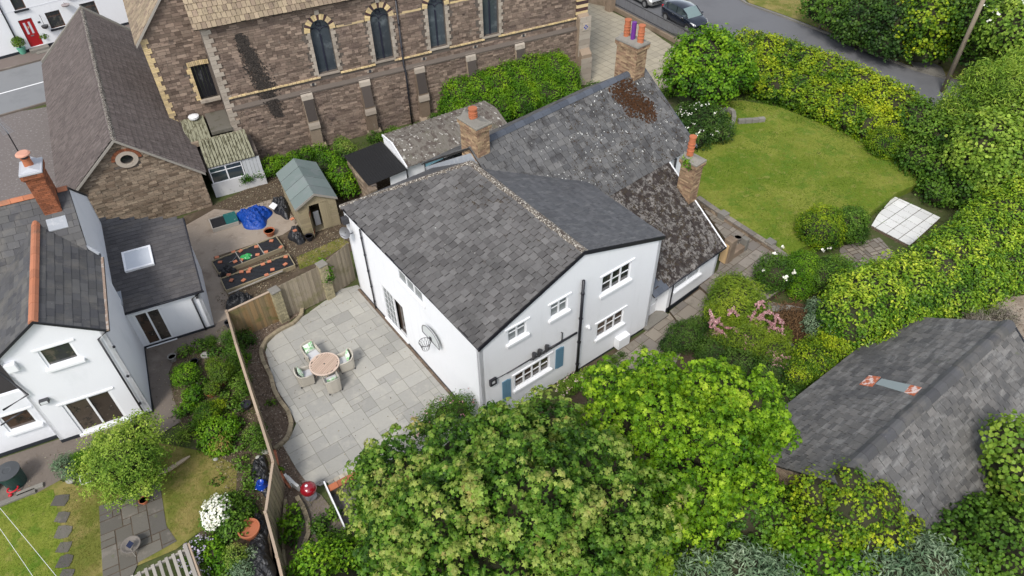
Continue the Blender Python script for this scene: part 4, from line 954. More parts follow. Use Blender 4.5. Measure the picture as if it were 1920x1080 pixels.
# plinth coping, string course of yellow brick, impost band
b = MB(); b.prism([cf(0, 3.55, .26), cf(0, 3.62, .26), cf(0, 3.76, .02), cf(0, 3.55, .02)], cf.u*XR); b.build('plinth_coping', MORTAR, ch)
cells = []
x = .3
while x < XR:
    if not any(a-.02 < x+.1 < c+.02 for a, c in AW): cells.append((cf(x, 4.22, 0), cf.u*.215, np.array([0, 0, .085]), cf.n*(.09+random.random()*.02)))
    x += .235
pieces(ch, 'string_course_brick', cells, YBRICK, 90)
b = MB()
ed = [1.0]+[q for a, c in AW for q in (a-.36, c+.36)]+[XR]
for i in range(0, len(ed), 2):
    if i: front and cf.box(b, ed[i], ed[i+1], 6.86, 6.97, 0, .045)
b.build('impost_band', YBRICK, ch)
CHURCHG = mat('leaded_glass', (.055, .07, .08), (.04, .05, .06), rough=.12, var=.2, grain=.3, bump=(5, 0), spec=.8, layers=[(1.3, .5, .7, (.22, .25, .26), .45)])
TRAC = mat('tracery_blue', (.02, .02, .04), rough=.5, var=0)
for a, c in AW:
    cx, hw = (a+c)/2, (c-a)/2
    b = MB(); R = arch(a, c, 4.42, 6.88, .62); b.poly([cf(x, z, -.22) for x, z in R]); wn = b.build('window', CHURCHG, ch)
    b = MB(); cf.box(b, cx-.025, cx+.025, 4.42, 6.6, -.215, -.15)
    for s_ in (-1, 1):
        b.tube([cf(cx, 6.75, -.18)]+[cf(cx+s_*(hw*.5-hw*.5*math.cos(math.pi*i/6)), 6.75+.24*math.sin(math.pi*i/6), -.18) for i in range(1, 7)], .022, 5)
    for i in range(4):
        th = math.pi/2*i+.78; b.tube([cf(cx+.16*math.cos(th), 7.17+.14*math.sin(th), -.18), cf(cx+.16*math.cos(th+1.57), 7.17+.14*math.sin(th+1.57), -.18)], .02, 5)
    b.build('tracery', TRAC, wn)
    b = MB(); cf.box(b, a-.1, c+.1, 4.30, 4.41, -.2, .07); b.build('sill', PALEST, wn)
    b = MB()       # toothed jamb stones
    for s_ in (0, 1):
        z = 4.42; k = 0
        while z < 6.8:
            ww = .17 if k % 2 else .27
            if s_ == 0: cf.box(b, a-ww, a, z, z+.2, -.05, .055)
            else: cf.box(b, c, c+ww, z, z+.2, -.05, .055)
            z += .212; k += 1
    o = b.build('jamb_stone', PALEST, wn); o['kind'] = 'stuff'
    n = 17
    for i in range(n):
        t0, t1 = math.pi*i/n+.008, math.pi*(i+1)/n-.008; dark = i % 3 == 2
        P = [cf(cx+hw*math.cos(q), 6.88+.62*math.sin(q), -.05) for q in (t0, t1)]+[cf(cx+(hw+.3)*math.cos(q), 6.88+.92*math.sin(q), -.05) for q in (t1, t0)]
        b = MB(); b.prism(P, cf.n*.115); b.build('arch_brick', DARKBR if dark else YBRICK, wn)
    b = MB(); cf.box(b, cx-.12, cx+.12, 7.78, 8.02, 0, .09); b.build('keystone', PALEST, wn)
# buttress strips with weathered offsets
for x in (4.1, 7.55, 11.0, 14.4, 17.8):
    b = MB(); b.prism([cf(x, 3.62, .2), cf(x, 3.5, .3), cf(x, 1.9, .58), cf(x, -.1, .62), cf(x, -.1, .1), cf(x, 3.6, .1)], cf.u*.62); bt = b.build('buttress', STONE2, ch, bevel=.01)
    b = MB(); b.prism([cf(x-.02, 3.66, .2), cf(x-.02, 3.5, .34), cf(x-.02, 3.25, .38), cf(x-.02, 3.25, .2)], cf.u*.66); b.build('offset_stone', PALEST, bt)
    b = MB(); b.prism([cf(x-.02, 1.98, .55), cf(x-.02, 1.72, .64), cf(x-.02, 1.5, .66), cf(x-.02, 1.5, .4)], cf.u*.66); b.build('offset_stone', PALEST, bt)
    SOOT = bpy.data.materials.get('sooty_stone') or mat('sooty_stone', (.06, .05, .045), (.085, .07, .062), rough=1, var=.1, grain=.3)
    b = MB(); b.prism([cf(x+.03, 3.25, .38), cf(x+.03, 1.98, .58), cf(x+.03, 1.98, .4), cf(x+.03, 3.25, .3)], cf.u*.56); b.build('weathering_slab', SOOT, bt)
    b = MB(); b.prism([cf(x-.12, .45, .5), cf(x-.12, .3, .82), cf(x-.12, -.1, .82), cf(x-.12, -.1, .4)], cf.u*.86); b.build('buttress_foot', STONE2, bt)
# quoins at both corners, big right buttress
b = MB(); z = 0; k = 0
cellsq = []
while z < 8.4:
    cellsq.append((cf(-.02, z, -.02), cf.u*(.3 if k % 2 else .48), np.array([0, 0, .22]), cf.n*(.1 if z > 3.6 else .3))); z += .232; k += 1
pieces(ch, 'quoin_stone', cellsq, PALEST, 60)
z = 0; k = 0; bt = MB(); bt.prism([cf(XR-.35, 8.6, .02), cf(XR-.35, 4.6, .1), cf(XR-.35, 4.3, .55), cf(XR-.35, 2.4, .6), cf(XR-.35, 2.1, 1.0), cf(XR-.35, -.1, 1.0), cf(XR-.35, -.1, 0)], cf.u*.75)
rb = bt.build('corner_buttress', STONE2, ch, bevel=.01)
while z < 8.5:
    if z > 4.4:
        b = MB(); cf.box(b, XR-.42, XR+.42, z, z+.2, .05, .16); b.build('banded_brick', DARKBR if k % 2 else YBRICK, rb)
    else:
        b = MB(); cf.box(b, XR-.4, XR+.43, z, z+.36, (1.01 if z < 1.8 else .58), (1.04 if z < 1.8 else .63)); b.build('quoin_stone', PALEST, rb); z += .16
    z += .215; k += 1
b = MB(); cf.box(b, XR-.2, XR+.24, 3.62, 4.06, .56, .68); pn = b.build('tile_panel', PALEST, rb)
for i in range(4):
    q = MB(); a = cf(XR+.02+[0, .1, 0, -.1][i], 3.84+[.1, 0, -.1, 0][i], .68); q.prism([a+cf.u*.06, a+np.array([0, 0, .06]), a-cf.u*.06, a-np.array([0, 0, .06])], cf.n*.01); q.build('blue_tile', BLPOT, pn)
for x in (4.95, 8.35, 11.75, 15.15, 18.5):
    b = MB(); cf.box(b, x-.17, x+.17, 3.86, 4.0, 0, .05); v = b.build('vent_surround', PALEST, ch); b = MB(); cf.box(b, x-.07, x+.07, 3.84, 4.02, .05, .065); b.build('vent', DGREY, v)
pipe(ch, 'downpipe', [cf(10.42, 8.5, .12), cf(10.42, 3.8, .12), cf(10.42, 3.5, .34), cf(10.42, .0, .34)], .055, BLACKP, clips=6)
b = MB(); cf.box(b, -.3, XR+.3, 8.32, 8.52, 0, .16); b.build('eaves_cornice', STONE2, ch)
PANT = tiles
VC = unit(CF.w(0, 1, 1.0)-CF.w(0, 0, 0))
tiles(ch, 'roof_tile', CF.w(-.35, -.38, 8.32), CF.x, VC, [(0, 0), (XR+.7, 0), (XR+.7, 8.2), (0, 8.2)], .24, .34, CHT, t=.035, jit=.008, gap=.02, nmax=170, under=UNDER, wv=.05, ragged=.03, thick_jit=.01)
tiles(ch, 'roof_tile', CF.w(-.35, 11.4, 8.32), CF.x, unit(CF.w(0, -1, 1.)-CF.w(0, 0, 0)), [(0, 0), (XR+.7, 0), (XR+.7, 8.2), (0, 8.2)], .3, .34, CHT, nmax=0, under=UNDER)
# transept gable on the left with the black door
TY = 1.9
tf = Face(CF.w(-2.98, TY), CF.x, -CF.y); dh = rect(1.93, 2.86, 3.6, 5.55)
b = MB(); b.wall(lambda x, z, d: tf(x, z, -d), [(0, 0), (3.0, 0), (3.0, 10.6), (2.7, 10.6), (0, 7.55)], [dh], .2)
tl = Face(CF.w(-2.98, 8.5), -CF.y, -CF.x); b.wall(lambda x, z, d: tl(x, z, -d), [(0, 0), (6.6, 0), (6.6, 7.55), (0, 7.55)], [], .2)
tw = b.build('transept_wall', MORTAR, ch)
cells = courses(tf, [(.25, 2.4), (3.0, 2.4), (3.0, 10.6), (2.72, 10.5), (.1, 7.5)], .155, (.2, .55), [rect(1.7, 3.0, 3.6, 5.85)], (.005, .045))
pieces(tw, 'stone', cells, STONE, 30)
z = 2.5; k = 0; cells = []
while z < 7.5:
    cells.append((tf(0, z, 0), tf.u*(.24 if k // 3 % 2 else .38), np.array([0, 0, .078]), tf.n*.06)); z += .088; k += 1
z = 3.6; k = 0
while z < 5.5:
    cells.append((tf(1.93-(.14 if k // 3 % 2 else .24), z, 0), tf.u*(.14 if k // 3 % 2 else .24), np.array([0, 0, .078]), tf.n*.06)); z += .088; k += 1
for i in range(12): cells.append((tf(1.8+.095*i, 5.57+.03*math.sin(math.pi*i/11), 0), tf.u*.082, np.array([0, 0, .24]), tf.n*.06))
pieces(tw, 'yellow_brick', cells, YBRICK, 60)
b = MB()
for i in range(5): tf.box(b, 1.94+.185*i, 1.94+.185*(i+1)-.01, 3.62, 5.55, -.16, -.12)
b.build('plank_door', mat('black_door_paint', (.012, .012, .016), rough=.5, var=.1, grain=.5, bump=(12, .6), layers=[(5, .6, .66, (.08, .08, .09), .7, (0, (1, 1, 3)))]), tw)
b = MB(); tf.box(b, 1.85, 2.95, 3.45, 3.6, -.1, .25); b.build('door_sill', PALEST, tw)
Vt = unit(CF.w(1.13, 0, 1.27)-CF.w(0, 0, 0))
tiles(ch, 'transept_tile', CF.w(-3.2, TY-.2, 7.33), CF.y, Vt, [(0, 0), (6.8, 0), (6.8, 4.6), (0, 4.6)], .24, .34, CHT, t=.035, jit=.01, gap=.02, nmax=0, under=UNDER, wv=.05)
b = MB(); b.box(CF.w(-3.22, TY-.26, 7.2), Vt*4.5, CF.y*.06, np.array([0, 0, .16])); b.build('barge_board', WOODP, ch)
# ------------------------------------------------------------------ annex between hall and church
an = thing('lean_to_annex', 'small lean to annex with mossy corrugated roof squeezed between hall and church', 'annex', CF.w(-.8, -1))
af = Face(CF.w(-1.95, -2.55), CF.x, -CF.y)
b = MB(); af.box(b, -.1, 2.75, -.1, .85, -.12, 0); b.build('wall', mat('white_boarding', (.58, .58, .58), rough=.8, var=.04, grain=.15, layers=[(2, .5, .7, (.35, .33, .3), .4)]), an)
b = MB(); af.box(b, -.1, 2.75, .85, 1.95, -2.5, -.4); b.build('back_wall', MORTAR, an)
wn = window(an, af, 0, 1.75, .86, 1.85, 2, rows=(.72,), depth=.05, glass=CARG, head=False, sill=False)
b = MB()
for i in range(5): af.box(b, 1.78+.19*i, 1.78+.19*(i+1)-.012, .86, 1.85, -.04, 0)
b.build('board_panel', mat('grey_white_board', (.50, .52, .53), rough=.6, var=.06, grain=.1), an)
b = MB(); n = 15; 
for i in range(n):
    b.box(CF.w(-1.95+2.55*i/n, -2.65, 1.95), CF.x*(2.55/n-.035), CF.w(0, 2.1, .55)-CF.w(0, 0, 0), np.array([0, 0, .035+.02*(i % 2)]))
o = b.build('corrugated_roof', MOSSR, an); o['kind'] = 'stuff'
b = MB(); b.fbox(CF, -1.15, .0, -.35, TY, 2.5, 2.72); b.build('flat_roof', mat('mossy_slab', (.13, .12, .10), rough=1, var=0, grain=.25, layers=[(1.5, .5, .65, (.07, .065, .04), .7)]), an, bevel=.02)
b = MB()
for i in range(7): b.box(CF.w(-2.5+.18*i, -.5, 2.35), CF.x*.165, CF.w(0, 2.2, .35)-CF.w(0, 0, 0), np.array([0, 0, .04+.02*(i % 2)]))
o = b.build('side_roof_sheet', MOSSR, an); o['kind'] = 'stuff'
b = MB(); b.fbox(CF, -2.6, .2, -.62, -.42, 2.2, 2.45); b.build('parapet', STONE2, an)
b = MB(); b.lathe(CF.w(-1.75, 1.5, 2.8), [(.05, 0), (.28, .02), (.3, .14), (.12, .2)], 12); b.build('white_cowl', UPVC, an)

# ================================================================== THE HALL
LF = Fr(at(400, 385), 27.5)
ha = thing('village_hall', 'long stone hall with ribbed brown grey tile roof and round gable window', 'hall', LF.w(-3.2, 8))
HX0, HXR, HRX, HE_R, HE_L, HR, HL_ = -6.65, .2, -3.2, 2.3, 2.5, 5.2, 17.2
hf = Face(LF.w(0, 0), LF.x, -LF.y)
circ = [(-3.02+.3*math.cos(t), 3.98+.25*math.sin(t)) for t in np.linspace(0, 2*math.pi, 20, endpoint=False)]
b = MB(); b.wall(lambda x, z, d: hf(x, z, -d), [(HX0+.3, -.1), (0, -.1), (0, HE_R), (HRX, HR-.1), (HX0+.3, HE_L)], [circ], .25)
hr = Face(LF.w(0, 0), LF.y, LF.x); b.wall(lambda x, z, d: hr(x, z, -d), [(0, 0), (HL_, 0), (HL_, HE_R), (0, HE_R)], [], .2)
hl = Face(LF.w(HX0+.3, HL_), -LF.y, -LF.x); b.wall(lambda x, z, d: hl(x, z, -d), [(0, 0), (HL_, 0), (HL_, HE_L), (0, HE_L)], [], .2)
hb = Face(LF.w(0, HL_), -LF.x, LF.y); b.wall(lambda x, z, d: hb(x, z, -d), [(0, 0), (6.3, 0), (6.3, 2.3), (3.2, 5.1), (0, 2.3)], [], .2)
b.build('wall', MORTAR, ha)
bigc = [(-3.02+.62*math.cos(t), 3.98+.55*math.sin(t)) for t in np.linspace(0, 2*math.pi, 20, endpoint=False)]
cells = courses(hf, [(HX0+.35, .0), (0, .0), (0, HE_R), (HRX, HR-.15), (HX0+.35, HE_L)], .13, (.2, .55), [bigc], (.005, .05))
pieces(ha, 'stone', cells, STONE2, 150)
b = MB(); V = []; n = 28
for r_, d in ((.3, -.05), (.3, .07), (.52, .07), (.52, -.02)):
    V += [hf(-3.02+r_*math.cos(t), 3.98+r_*.86*math.sin(t), d) for t in np.linspace(0, 2*math.pi, n, endpoint=False)]
b.add(V, [(k*n+i, k*n+(i+1) % n, (k+1)*n+(i+1) % n, (k+1)*n+i) for k in range(3) for i in range(n)]); rw = b.build('round_window', PALEST, ha)
b = MB(); b.poly([hf(-3.02+.3*math.cos(t), 3.98+.26*math.sin(t), -.1) for t in np.linspace(0, 2*math.pi, 20, endpoint=False)]); b.build('pane', GLASS, rw)
for i in range(16):
    t0 = math.pi*(i/16)-.05; t1 = t0+math.pi/16-.02; q = MB()
    q.prism([hf(-3.02+r_*math.cos(t), 3.98+r_*.86*math.sin(t), -.02) for r_, t in ((.53, t0), (.53, t1), (.70, t1), (.70, t0))], hf.n*.08); q.build('arch_brick', REDBR, rw)
VR_ = unit(LF.w(HRX-HXR, 0, HR-HE_R+.15)-LF.w(0, 0, 0)); VL_ = unit(LF.w(HRX-HX0, 0, HR-HE_L+.25)-LF.w(0, 0, 0))
LR_ = np.linalg.norm([HRX-HXR, HR-HE_R+.15]); LL_ = np.linalg.norm([HRX-HX0, HR-HE_L+.25])
def ribbed(parent, O, U, V, poly, nmax):
    """interlocking tiles with a raised rib on each edge"""
    U = unit(U); V = unit(V); tiles(parent, 'roof_tile', O, U, V, poly, .215, .30, HALLT, t=.032, jit=.006, gap=.014, nmax=nmax, under=UNDER, wv=.0, ragged=.02)
    N = np.cross(U, V); N = N if N[2] > 0 else -N; b = MB(); x0, x1 = min(p[0] for p in poly), max(p[0] for p in poly); y0, y1 = min(p[1] for p in poly), max(p[1] for p in poly)
    y = y0; k = 0
    while y < y1-.1:
        sp = row_span(poly, y+.15); x = x0+.03+random.random()*.01+(.10 if k % 2 else 0)
        while x < x1-.04:
            if sp and sp[0] <= x <= sp[-1]-.03: b.box(O+U*x+V*(y-.02)+N*.055, U*.045, V*.29-N*.014, N*(.035+random.random()*.012))
            x += .1075
        y += .30; k += 1
    o = b.build('tile_rib', HALLT, parent); o['kind'] = 'stuff'
ribbed(ha, LF.w(HXR, -.25, HE_R-.08), LF.y, VR_, [(0, 0), (8.8, 0), (8.8, -.0), (HL_+.5, 0), (HL_+.5, LR_), (0, LR_)], 100)
ribbed(ha, LF.w(HX0-.05, -.25, HE_L-.15), LF.y, VL_, [(0, 0), (HL_+.5, 0), (HL_+.5, LL_), (0, LL_)], 200)
ridge_tiles(ha, 'ridge_tile', LF.w(HRX, -.25, HR+.1), LF.w(HRX, HL_+.25, HR+.1), LICH, w=.14, h=.06)
b = MB(); 
for (p, q) in ((LF.w(HXR, -.3, HE_R-.2), LF.w(HRX, -.3, HR-.05)), (LF.w(HX0-.05, -.3, HE_L-.27), LF.w(HRX, -.3, HR-.05))): b.box(p, q-p, LF.y*.05, np.array([0, 0, .14]))
b.build('barge_board', WOODP, ha)
b = MB()
for (p, q) in ((LF.w(HXR, HL_+.2, HE_R-.05), LF.w(HRX, HL_+.2, HR+.08)), (LF.w(HX0-.05, HL_+.2, HE_L-.1), LF.w(HRX, HL_+.2, HR+.08))): b.box(p, q-p, LF.y*.22, np.array([0, 0, .2]))
b.build('gable_coping', CEMENT, ha)
pipe(ha, 'gutter', [LF.w(HXR+.05, 8.2, HE_R-.1), LF.w(HXR+.05, HL_, HE_R-.1)], .07, GREYM)
# ================================================================== THE NEIGHBOUR'S HOUSE
NF = Fr(at(287, 773), 24.5)
nb = thing('gabled_neighbour_house', 'white rendered neighbour house with slate gable and orange ridge tiles at the left', 'house', NF.w(-1.7, 4))
nf = Face(NF.w(0, 0), NF.x, -NF.y); ns_ = Face(NF.w(0, 0), NF.y, NF.x)
nw = {'a': (-2.2, -1.12, 3.95, 4.88), 'd': (-2.6, -.9, .14, 2.0), 'b': (-4.75, -3.72, 1.1, 2.03)}
b = MB(); b.wall(lambda x, z, d: nf(x, z, -d), [(-3.38, 0), (0, 0), (0, 5.02), (-1.7, 6.2), (-3.38, 5.02)], [rect(*nw['a']), rect(*nw['d'])], .14)
b.wall(lambda x, z, d: ns_(x, z, -d), [(0, 0), (4.3, 0), (4.3, 5.02), (0, 5.02)], [], .14)
nf2 = Face(NF.w(0, .35), NF.x, -NF.y); b.wall(lambda x, z, d: nf2(x, z, -d), [(-9, 0), (-3.38, 0), (-3.38, 3.0), (-9, 3.0)], [rect(*nw['b'])], .14)
nm = Face(NF.w(-.25, 4.2), NF.y, NF.x); b.wall(lambda x, z, d: nm(x, z, -d), [(0, 0), (4.8, 0), (4.8, 5.0), (2.4, 6.95), (0, 5.0)], [], .14)
nl = Face(NF.w(-3.38, 4), -NF.y, -NF.x); b.wall(lambda x, z, d: nl(x, z, -d), [(0, 0), (4, 0), (4, 5.02), (0, 5.02)], [], .14)
nbk = Face(NF.w(0, 8.99), -NF.x, NF.y); b.wall(lambda x, z, d: nbk(x, z, -d), [(.25, 0), (12, 0), (12, 5.0), (.25, 5.0)], [], .14)
b.build('wall', RENDER2, nb)
b = MB(); nf.box(b, -3.3, -.1, .1, 4.9, -3.6, -.6); nf.box(b, -8.9, -3.5, .1, 2.9, -3.6, -.6); b.build('interior', UNDER, nb)
window(nb, nf, *nw['a'], 1, rows=(), head=True, fw=.08, sillw=.13, curtain=GLASS)
window(nb, nf2, *nw['b'], 1, rows=(), head=True, fw=.08, sillw=.13, glass=GLASSBR)
window(nb, nf, *nw['d'], 2, rows=(), name='french_window', fw=.11, glass=GLASSBR, sillw=.06, head=True)
b = MB(); nf.box(b, -2.95, .02, .0, .12, 0, .03); nf.box(b, -3.38, -2.72, .0, .18, 0, .02); nf2.box(b, -9, -3.4, 0, .18, 0, .03); ns_.box(b, -.03, 3.8, 0, .14, 0, .025); b.build('plinth', PLINTH, nb)
VN = unit(NF.w(1.82, 0, 1.28)-NF.w(0, 0, 0)); OHn = .14
ln = math.hypot(1.84, 1.29)
tiles(nb, 'slate', NF.w(.14, -.18, 5.0), NF.y, unit(NF.w(-1.84, 0, 1.29)-NF.w(0, 0, 0)), [(0, 0), (4.5, 0), (6.3, ln), (0, ln)], .42, .27, SLATEN, t=.01, jit=.006, gap=.008, nmax=170, under=UNDER, ragged=.02)
tiles(nb, 'slate', NF.w(-3.54, -.18, 5.0), NF.y, unit(NF.w(1.84, 0, 1.29)-NF.w(0, 0, 0)), [(0, 0), (4.5, 0), (6.3, ln), (0, ln)], .42, .27, SLATEN, t=.01, jit=.006, gap=.008, nmax=0, under=UNDER, ragged=.02)
vm = unit(NF.w(0, 2.45, 2.0)-NF.w(0, 0, 0)); lm = math.hypot(2.5, 2.04)
tiles(nb, 'slate', NF.w(-12, 4.1, 4.95), NF.x, vm, [(0, 0), (11.78, 0), (11.78, lm), (0, lm)], .42, .27, SLATEN, t=.01, jit=.006, gap=.008, nmax=100, under=UNDER)
tiles(nb, 'slate', NF.w(-12, 9.1, 4.95), NF.x, unit(NF.w(0, -2.45, 2.0)-NF.w(0, 0, 0)), [(0, 0), (11.78, 0), (11.78, lm), (0, lm)], .42, .27, SLATEN, nmax=0, under=UNDER)
ridge_tiles(nb, 'ridge_tile', NF.w(-1.7, -.18, 6.33), NF.w(-1.7, 6.0, 6.33), ORIDGE, w=.16, h=.05, seg=.45)
ridge_tiles(nb, 'ridge_tile', NF.w(-12, 6.6, 7.03), NF.w(-1.35, 6.6, 7.03), ORIDGE, w=.15, h=.05, seg=.45)
ridge_tiles(nb, 'ridge_tile', NF.w(-.62, 6.6, 7.03), NF.w(-.25, 6.6, 7.03), ORIDGE, w=.15, h=.05, seg=.4)
for (x_, y_) in ((.12, 4.35), (-3.5, 4.35)):
    b = MB(); p, q = NF.w(x_, y_, 5.1), NF.w(-1.7, 6.1, 6.42); b.tube([p, q], .07, 6); b.build('valley_flashing', LEAD, nb)
b = MB()
for s_ in (1, -1):
    p, q = NF.w(-1.7+s_*1.86, -.2, 4.93), NF.w(-1.7, -.2, 6.22); b.box(p, q-p, NF.y*.03, np.array([0, 0, .12]))
b.build('barge_board', BLACKP, nb)
b = MB(); b.box(NF.w(.12, -.2, 5.0), NF.y*4.4, NF.x*.1, np.array([0, 0, .04])); b.build('eaves_flashing', mat('rusty_lead', (.30, .22, .17), rough=.8, var=.1, grain=.3, layers=[(5, .5, .6, (.45, .42, .38), .6)]), nb)
pipe(nb, 'gutter', [NF.w(.17, -.1, 4.92), NF.w(.17, 4.3, 4.92)], .05, BLACKP)
pipe(nb, 'downpipe', [nf(.1, 4.9, .08), nf(-.28, 4.65, .08), nf(-.28, .0, .08)], .036, BLACKP, clips=3)
pipe(nb, 'downpipe', [nf(-3.45, 4.9, .1), nf(-3.55, 4.7, .1), nf(-3.25, 3.1, .1), nf(-4.2, 2.75, .1)], .04, BLACKP)
pipe(nb, 'waste_pipe', [nf(-4.6, 2.05, .1), nf(-3.75, 2.35, .08)], .03, BLACKP)
b = MB(); nf.box(b, -3.3, -2.95, 4.35, 4.75, 0, .16); b.build('extractor_cover', UPVC, nb, bevel=.03)
b = MB(); nf.box(b, -3.1, -2.8, 2.45, 2.62, .02, .18); l_ = b.build('floodlight', DGREY, nb); b = MB(); nf.box(b, -3.07, -2.83, 2.47, 2.6, .18, .185); b.build('lamp_glass', LAMP, l_)
nc = chimney(nb, NF, -.98, 6.35, .62, .9, 5.8, 8.35, m=REDBR, cap=mat('grey_capping', (.42, .43, .46), rough=.7, var=0, grain=.15), label='red brick chimney with a single capped pot')
b = MB(); c = NF.w(-1.0, 6.35, 8.4); b.lathe(c, [(.17, 0), (.15, .3), (.17, .32), (.17, .36)], 16); b.build('chimney_pot', TERRA, nc)
b = MB(); b.lathe(c+np.array([0, 0, .36]), [(.12, 0), (.12, .15)], 14); b.build('cowl_neck', DGREY, nc)
b = MB(); b.lathe(c+np.array([0, 0, .51]), [(.26, 0), (.26, .04), (.2, .09)], 18); b.build('cowl_cap', mat('salmon_cap', (.55, .28, .2), rough=.8, var=0, grain=.1), nc)
b = MB(); b.prism([NF.w(-1.32, 5.86, 6.36), NF.w(-.62, 5.86, 6.36), NF.w(-.62, 5.35, 5.99), NF.w(-1.32, 5.35, 5.99)], np.array([0, 0, .05])); b.build('lead_apron', LEAD, nb)
t = thing('tv_aerial', 'long silver television aerial on a black pole by the capped chimney pot', 'aerial', NF.w(-1.3, 6.7, 8.0))
pa, pb = NF.w(-1.2, 6.8, 8.1), NF.w(-1.2, 6.8, 9.75)
b = MB(); b.tube([pa, pb], .022, 6); b.build('pole', BLACKP, t)
bd = unit(NF.w(-.35, 1, .05)-NF.w(0, 0, 0)); b = MB(); b.tube([pb-bd*.3, pb+bd*1.1], .014, 5); b.build('boom', GREYM, t)
sv = unit(np.cross(bd, (0, 0, 1)))
for i in range(13):
    p = pb-bd*.25+bd*.1*i; b = MB(); b.tube([p-sv*(.2-.006*i), p+sv*(.2-.006*i)], .008, 4); b.build('element', GREYM, t)
# the single storey extension
ex = thing('slate_roofed_extension', 'low white extension with grey mono pitch slate roof, rooflight and french doors', 'extension', NF.w(1.5, 5.5))
EY = 3.83; xf = Face(NF.w(0, EY), NF.x, -NF.y); fd = (.18, 1.28, .06, 2.02)
b = MB(); b.wall(lambda x, z, d: xf(x, z, -d), [(0, 0), (3.0, 0), (3.0, 2.38), (0, 2.38)], [rect(*fd)], .14)
xr = Face(NF.w(3.0, EY), NF.y, NF.x); b.wall(lambda x, z, d: xr(x, z, -d), [(0, 0), (4.3, 0), (4.3, 3.2), (0, 2.38)], [], .14); b.build('wall', RENDER2, ex)
b = MB(); xf.box(b, .1, 2.9, .1, 2.2, -3.5, -.6); b.build('interior', UNDER, ex)
window(ex, xf, *fd, 2, rows=(), name='french_window', fw=.09, glass=GLASSBR, sillw=.07, head=True)
b = MB(); xf.box(b, 0, 3.02, 0, .13, 0, .03); b.build('plinth', PLINTH, ex)
vx = unit(NF.w(0, 4.6, .95)-NF.w(0, 0, 0)); ox = NF.w(-.15, EY-.12, 2.36)
sk = rect(.55, 1.75, 2.0, 3.3)
tiles(ex, 'slate', ox, NF.x, vx, [(0, 0), (3.3, 0), (3.35, 4.4), (-.9, 6.0), (-.15, 1.5)], .30, .22, SLATEE, t=.005, jit=.003, gap=.004, nmax=200, under=UNDER, ragged=.01, thick_jit=.003)
Nx = np.cross(NF.x, vx); b = MB(); O_ = ox+NF.x*.5+vx*2.1
for (a, c, w_, h_) in ((0, 0, 1.2, .09), (0, 1.05, 1.2, .09), (0, .09, .09, .96), (1.11, .09, .09, .96)): b.box(O_+NF.x*a+vx*c, NF.x*w_, vx*h_, Nx*.13)
rl = b.build('rooflight', UPVC, ex); b = MB(); b.box(O_+NF.x*.09+vx*.09, NF.x*1.02, vx*.96, Nx*.11); b.build('pane', SKYL, rl)
pipe(ex, 'gutter', [xf(-.1, 2.31, .14), xf(3.2, 2.31, .14)], .05, BLACKP)
pipe(ex, 'downpipe', [xf(3.0, 2.28, .14), xf(2.62, 2.0, .07), xf(2.62, .05, .07)], .036, BLACKP)
b = MB(); b.box(ox+NF.x*3.28, NF.x*.05, vx*4.4, np.array([0, 0, .06])); b.build('verge_trim', BLACKP, ex)
b = MB(); xf.box(b, 2.8, 2.9, 2.0, 2.12, 0, .14); b.build('security_lamp', DGREY, ex)
b = MB(); b.box(NF.w(-.22, 4.0, 2.5), NF.y*5, NF.x*.25, np.array([0, 0, .12])); b.build('lead_flashing', LEAD, ex)

# ================================================================== THE TERRACE HOUSE OVER THE STREET
TF = Fr(at(-60, 131), 38.5)
th_ = thing('white_terrace_house', 'white terrace cottage with red front door across the street', 'house', TF.w(6, 3))
tf2 = Face(TF.w(0, 0), TF.x, -TF.y)
def tp(u, v): return tf2.px(u, v)
def trect(a, b_): (x0, z0), (x1, z1) = tp(*a), tp(*b_); return (min(x0, x1), max(x0, x1), min(z0, z1), max(z0, z1))
dx0, dz0 = tp(55, 83); dx1, _ = tp(80, 77)
D = (dx0, dx1, .35, 2.35)
wx0, wz0 = tp(96, 55); wx1, wz1 = tp(124, 48); W1 = (wx0+.05, wx1, wz0, wz0+1.2)
vx0, vz0 = tp(30, 20); vx1, _ = tp(52, 16); W2 = (vx0-.05, vx1-.05, vz0, vz0+1.3)
ux0, uz0 = tp(150, 30); W3 = (ux0+.25, ux0+1.35, wz0, wz0+1.2)
W4 = (ux0-.2, ux0+.8, W2[2], W2[3])
b = MB(); b.wall(lambda x, z, d: tf2(x, z, -d), [(-8, 0), (13.2, 0), (13.2, 6), (-8, 6)], [rect(*q) for q in (D, W1, W2, W3, W4)], .2); b.build('wall', RENDER, th_)
WBR = mat('brown_window_frame', (.10, .05, .03), rough=.5, var=.1, grain=.2)
for q in (W1, W2, W3, W4): window(th_, tf2, *q, 1, rows=(.72,), fm=WBR, glass=GLASS, head=False, sillm=PLINTH, depth=.14)
b = MB(); tf2.box(b, D[0]+.03, D[1]-.03, D[2], D[3], -.14, -.08); d_ = b.build('front_door', REDP, th_)
w_ = D[1]-D[0]; b = MB(); tf2.box(b, D[0]+w_*.25, D[0]+w_*.4, D[2]+.9, D[2]+1.75, -.08, -.07); tf2.box(b, D[0]+w_*.6, D[0]+w_*.75, D[2]+.9, D[2]+1.75, -.08, -.07); b.build('pane', SKYL, d_)
b = MB(); tf2.box(b, D[0]+w_*.38, D[0]+w_*.62, D[2]+.72, D[2]+.8, -.08, -.06); b.build('letter_plate', GREYM, d_)
b = MB(); tf2.box(b, D[0]+w_*.46, D[0]+w_*.54, D[2]+1.3, D[2]+1.45, -.08, -.05); b.build('knocker', YBRICK, d_)
b = MB(); tf2.box(b, -8, D[0], 0, .3, 0, .03); tf2.box(b, D[1], 13.2, 0, .3, 0, .03); b.build('plinth', PLINTH, th_)
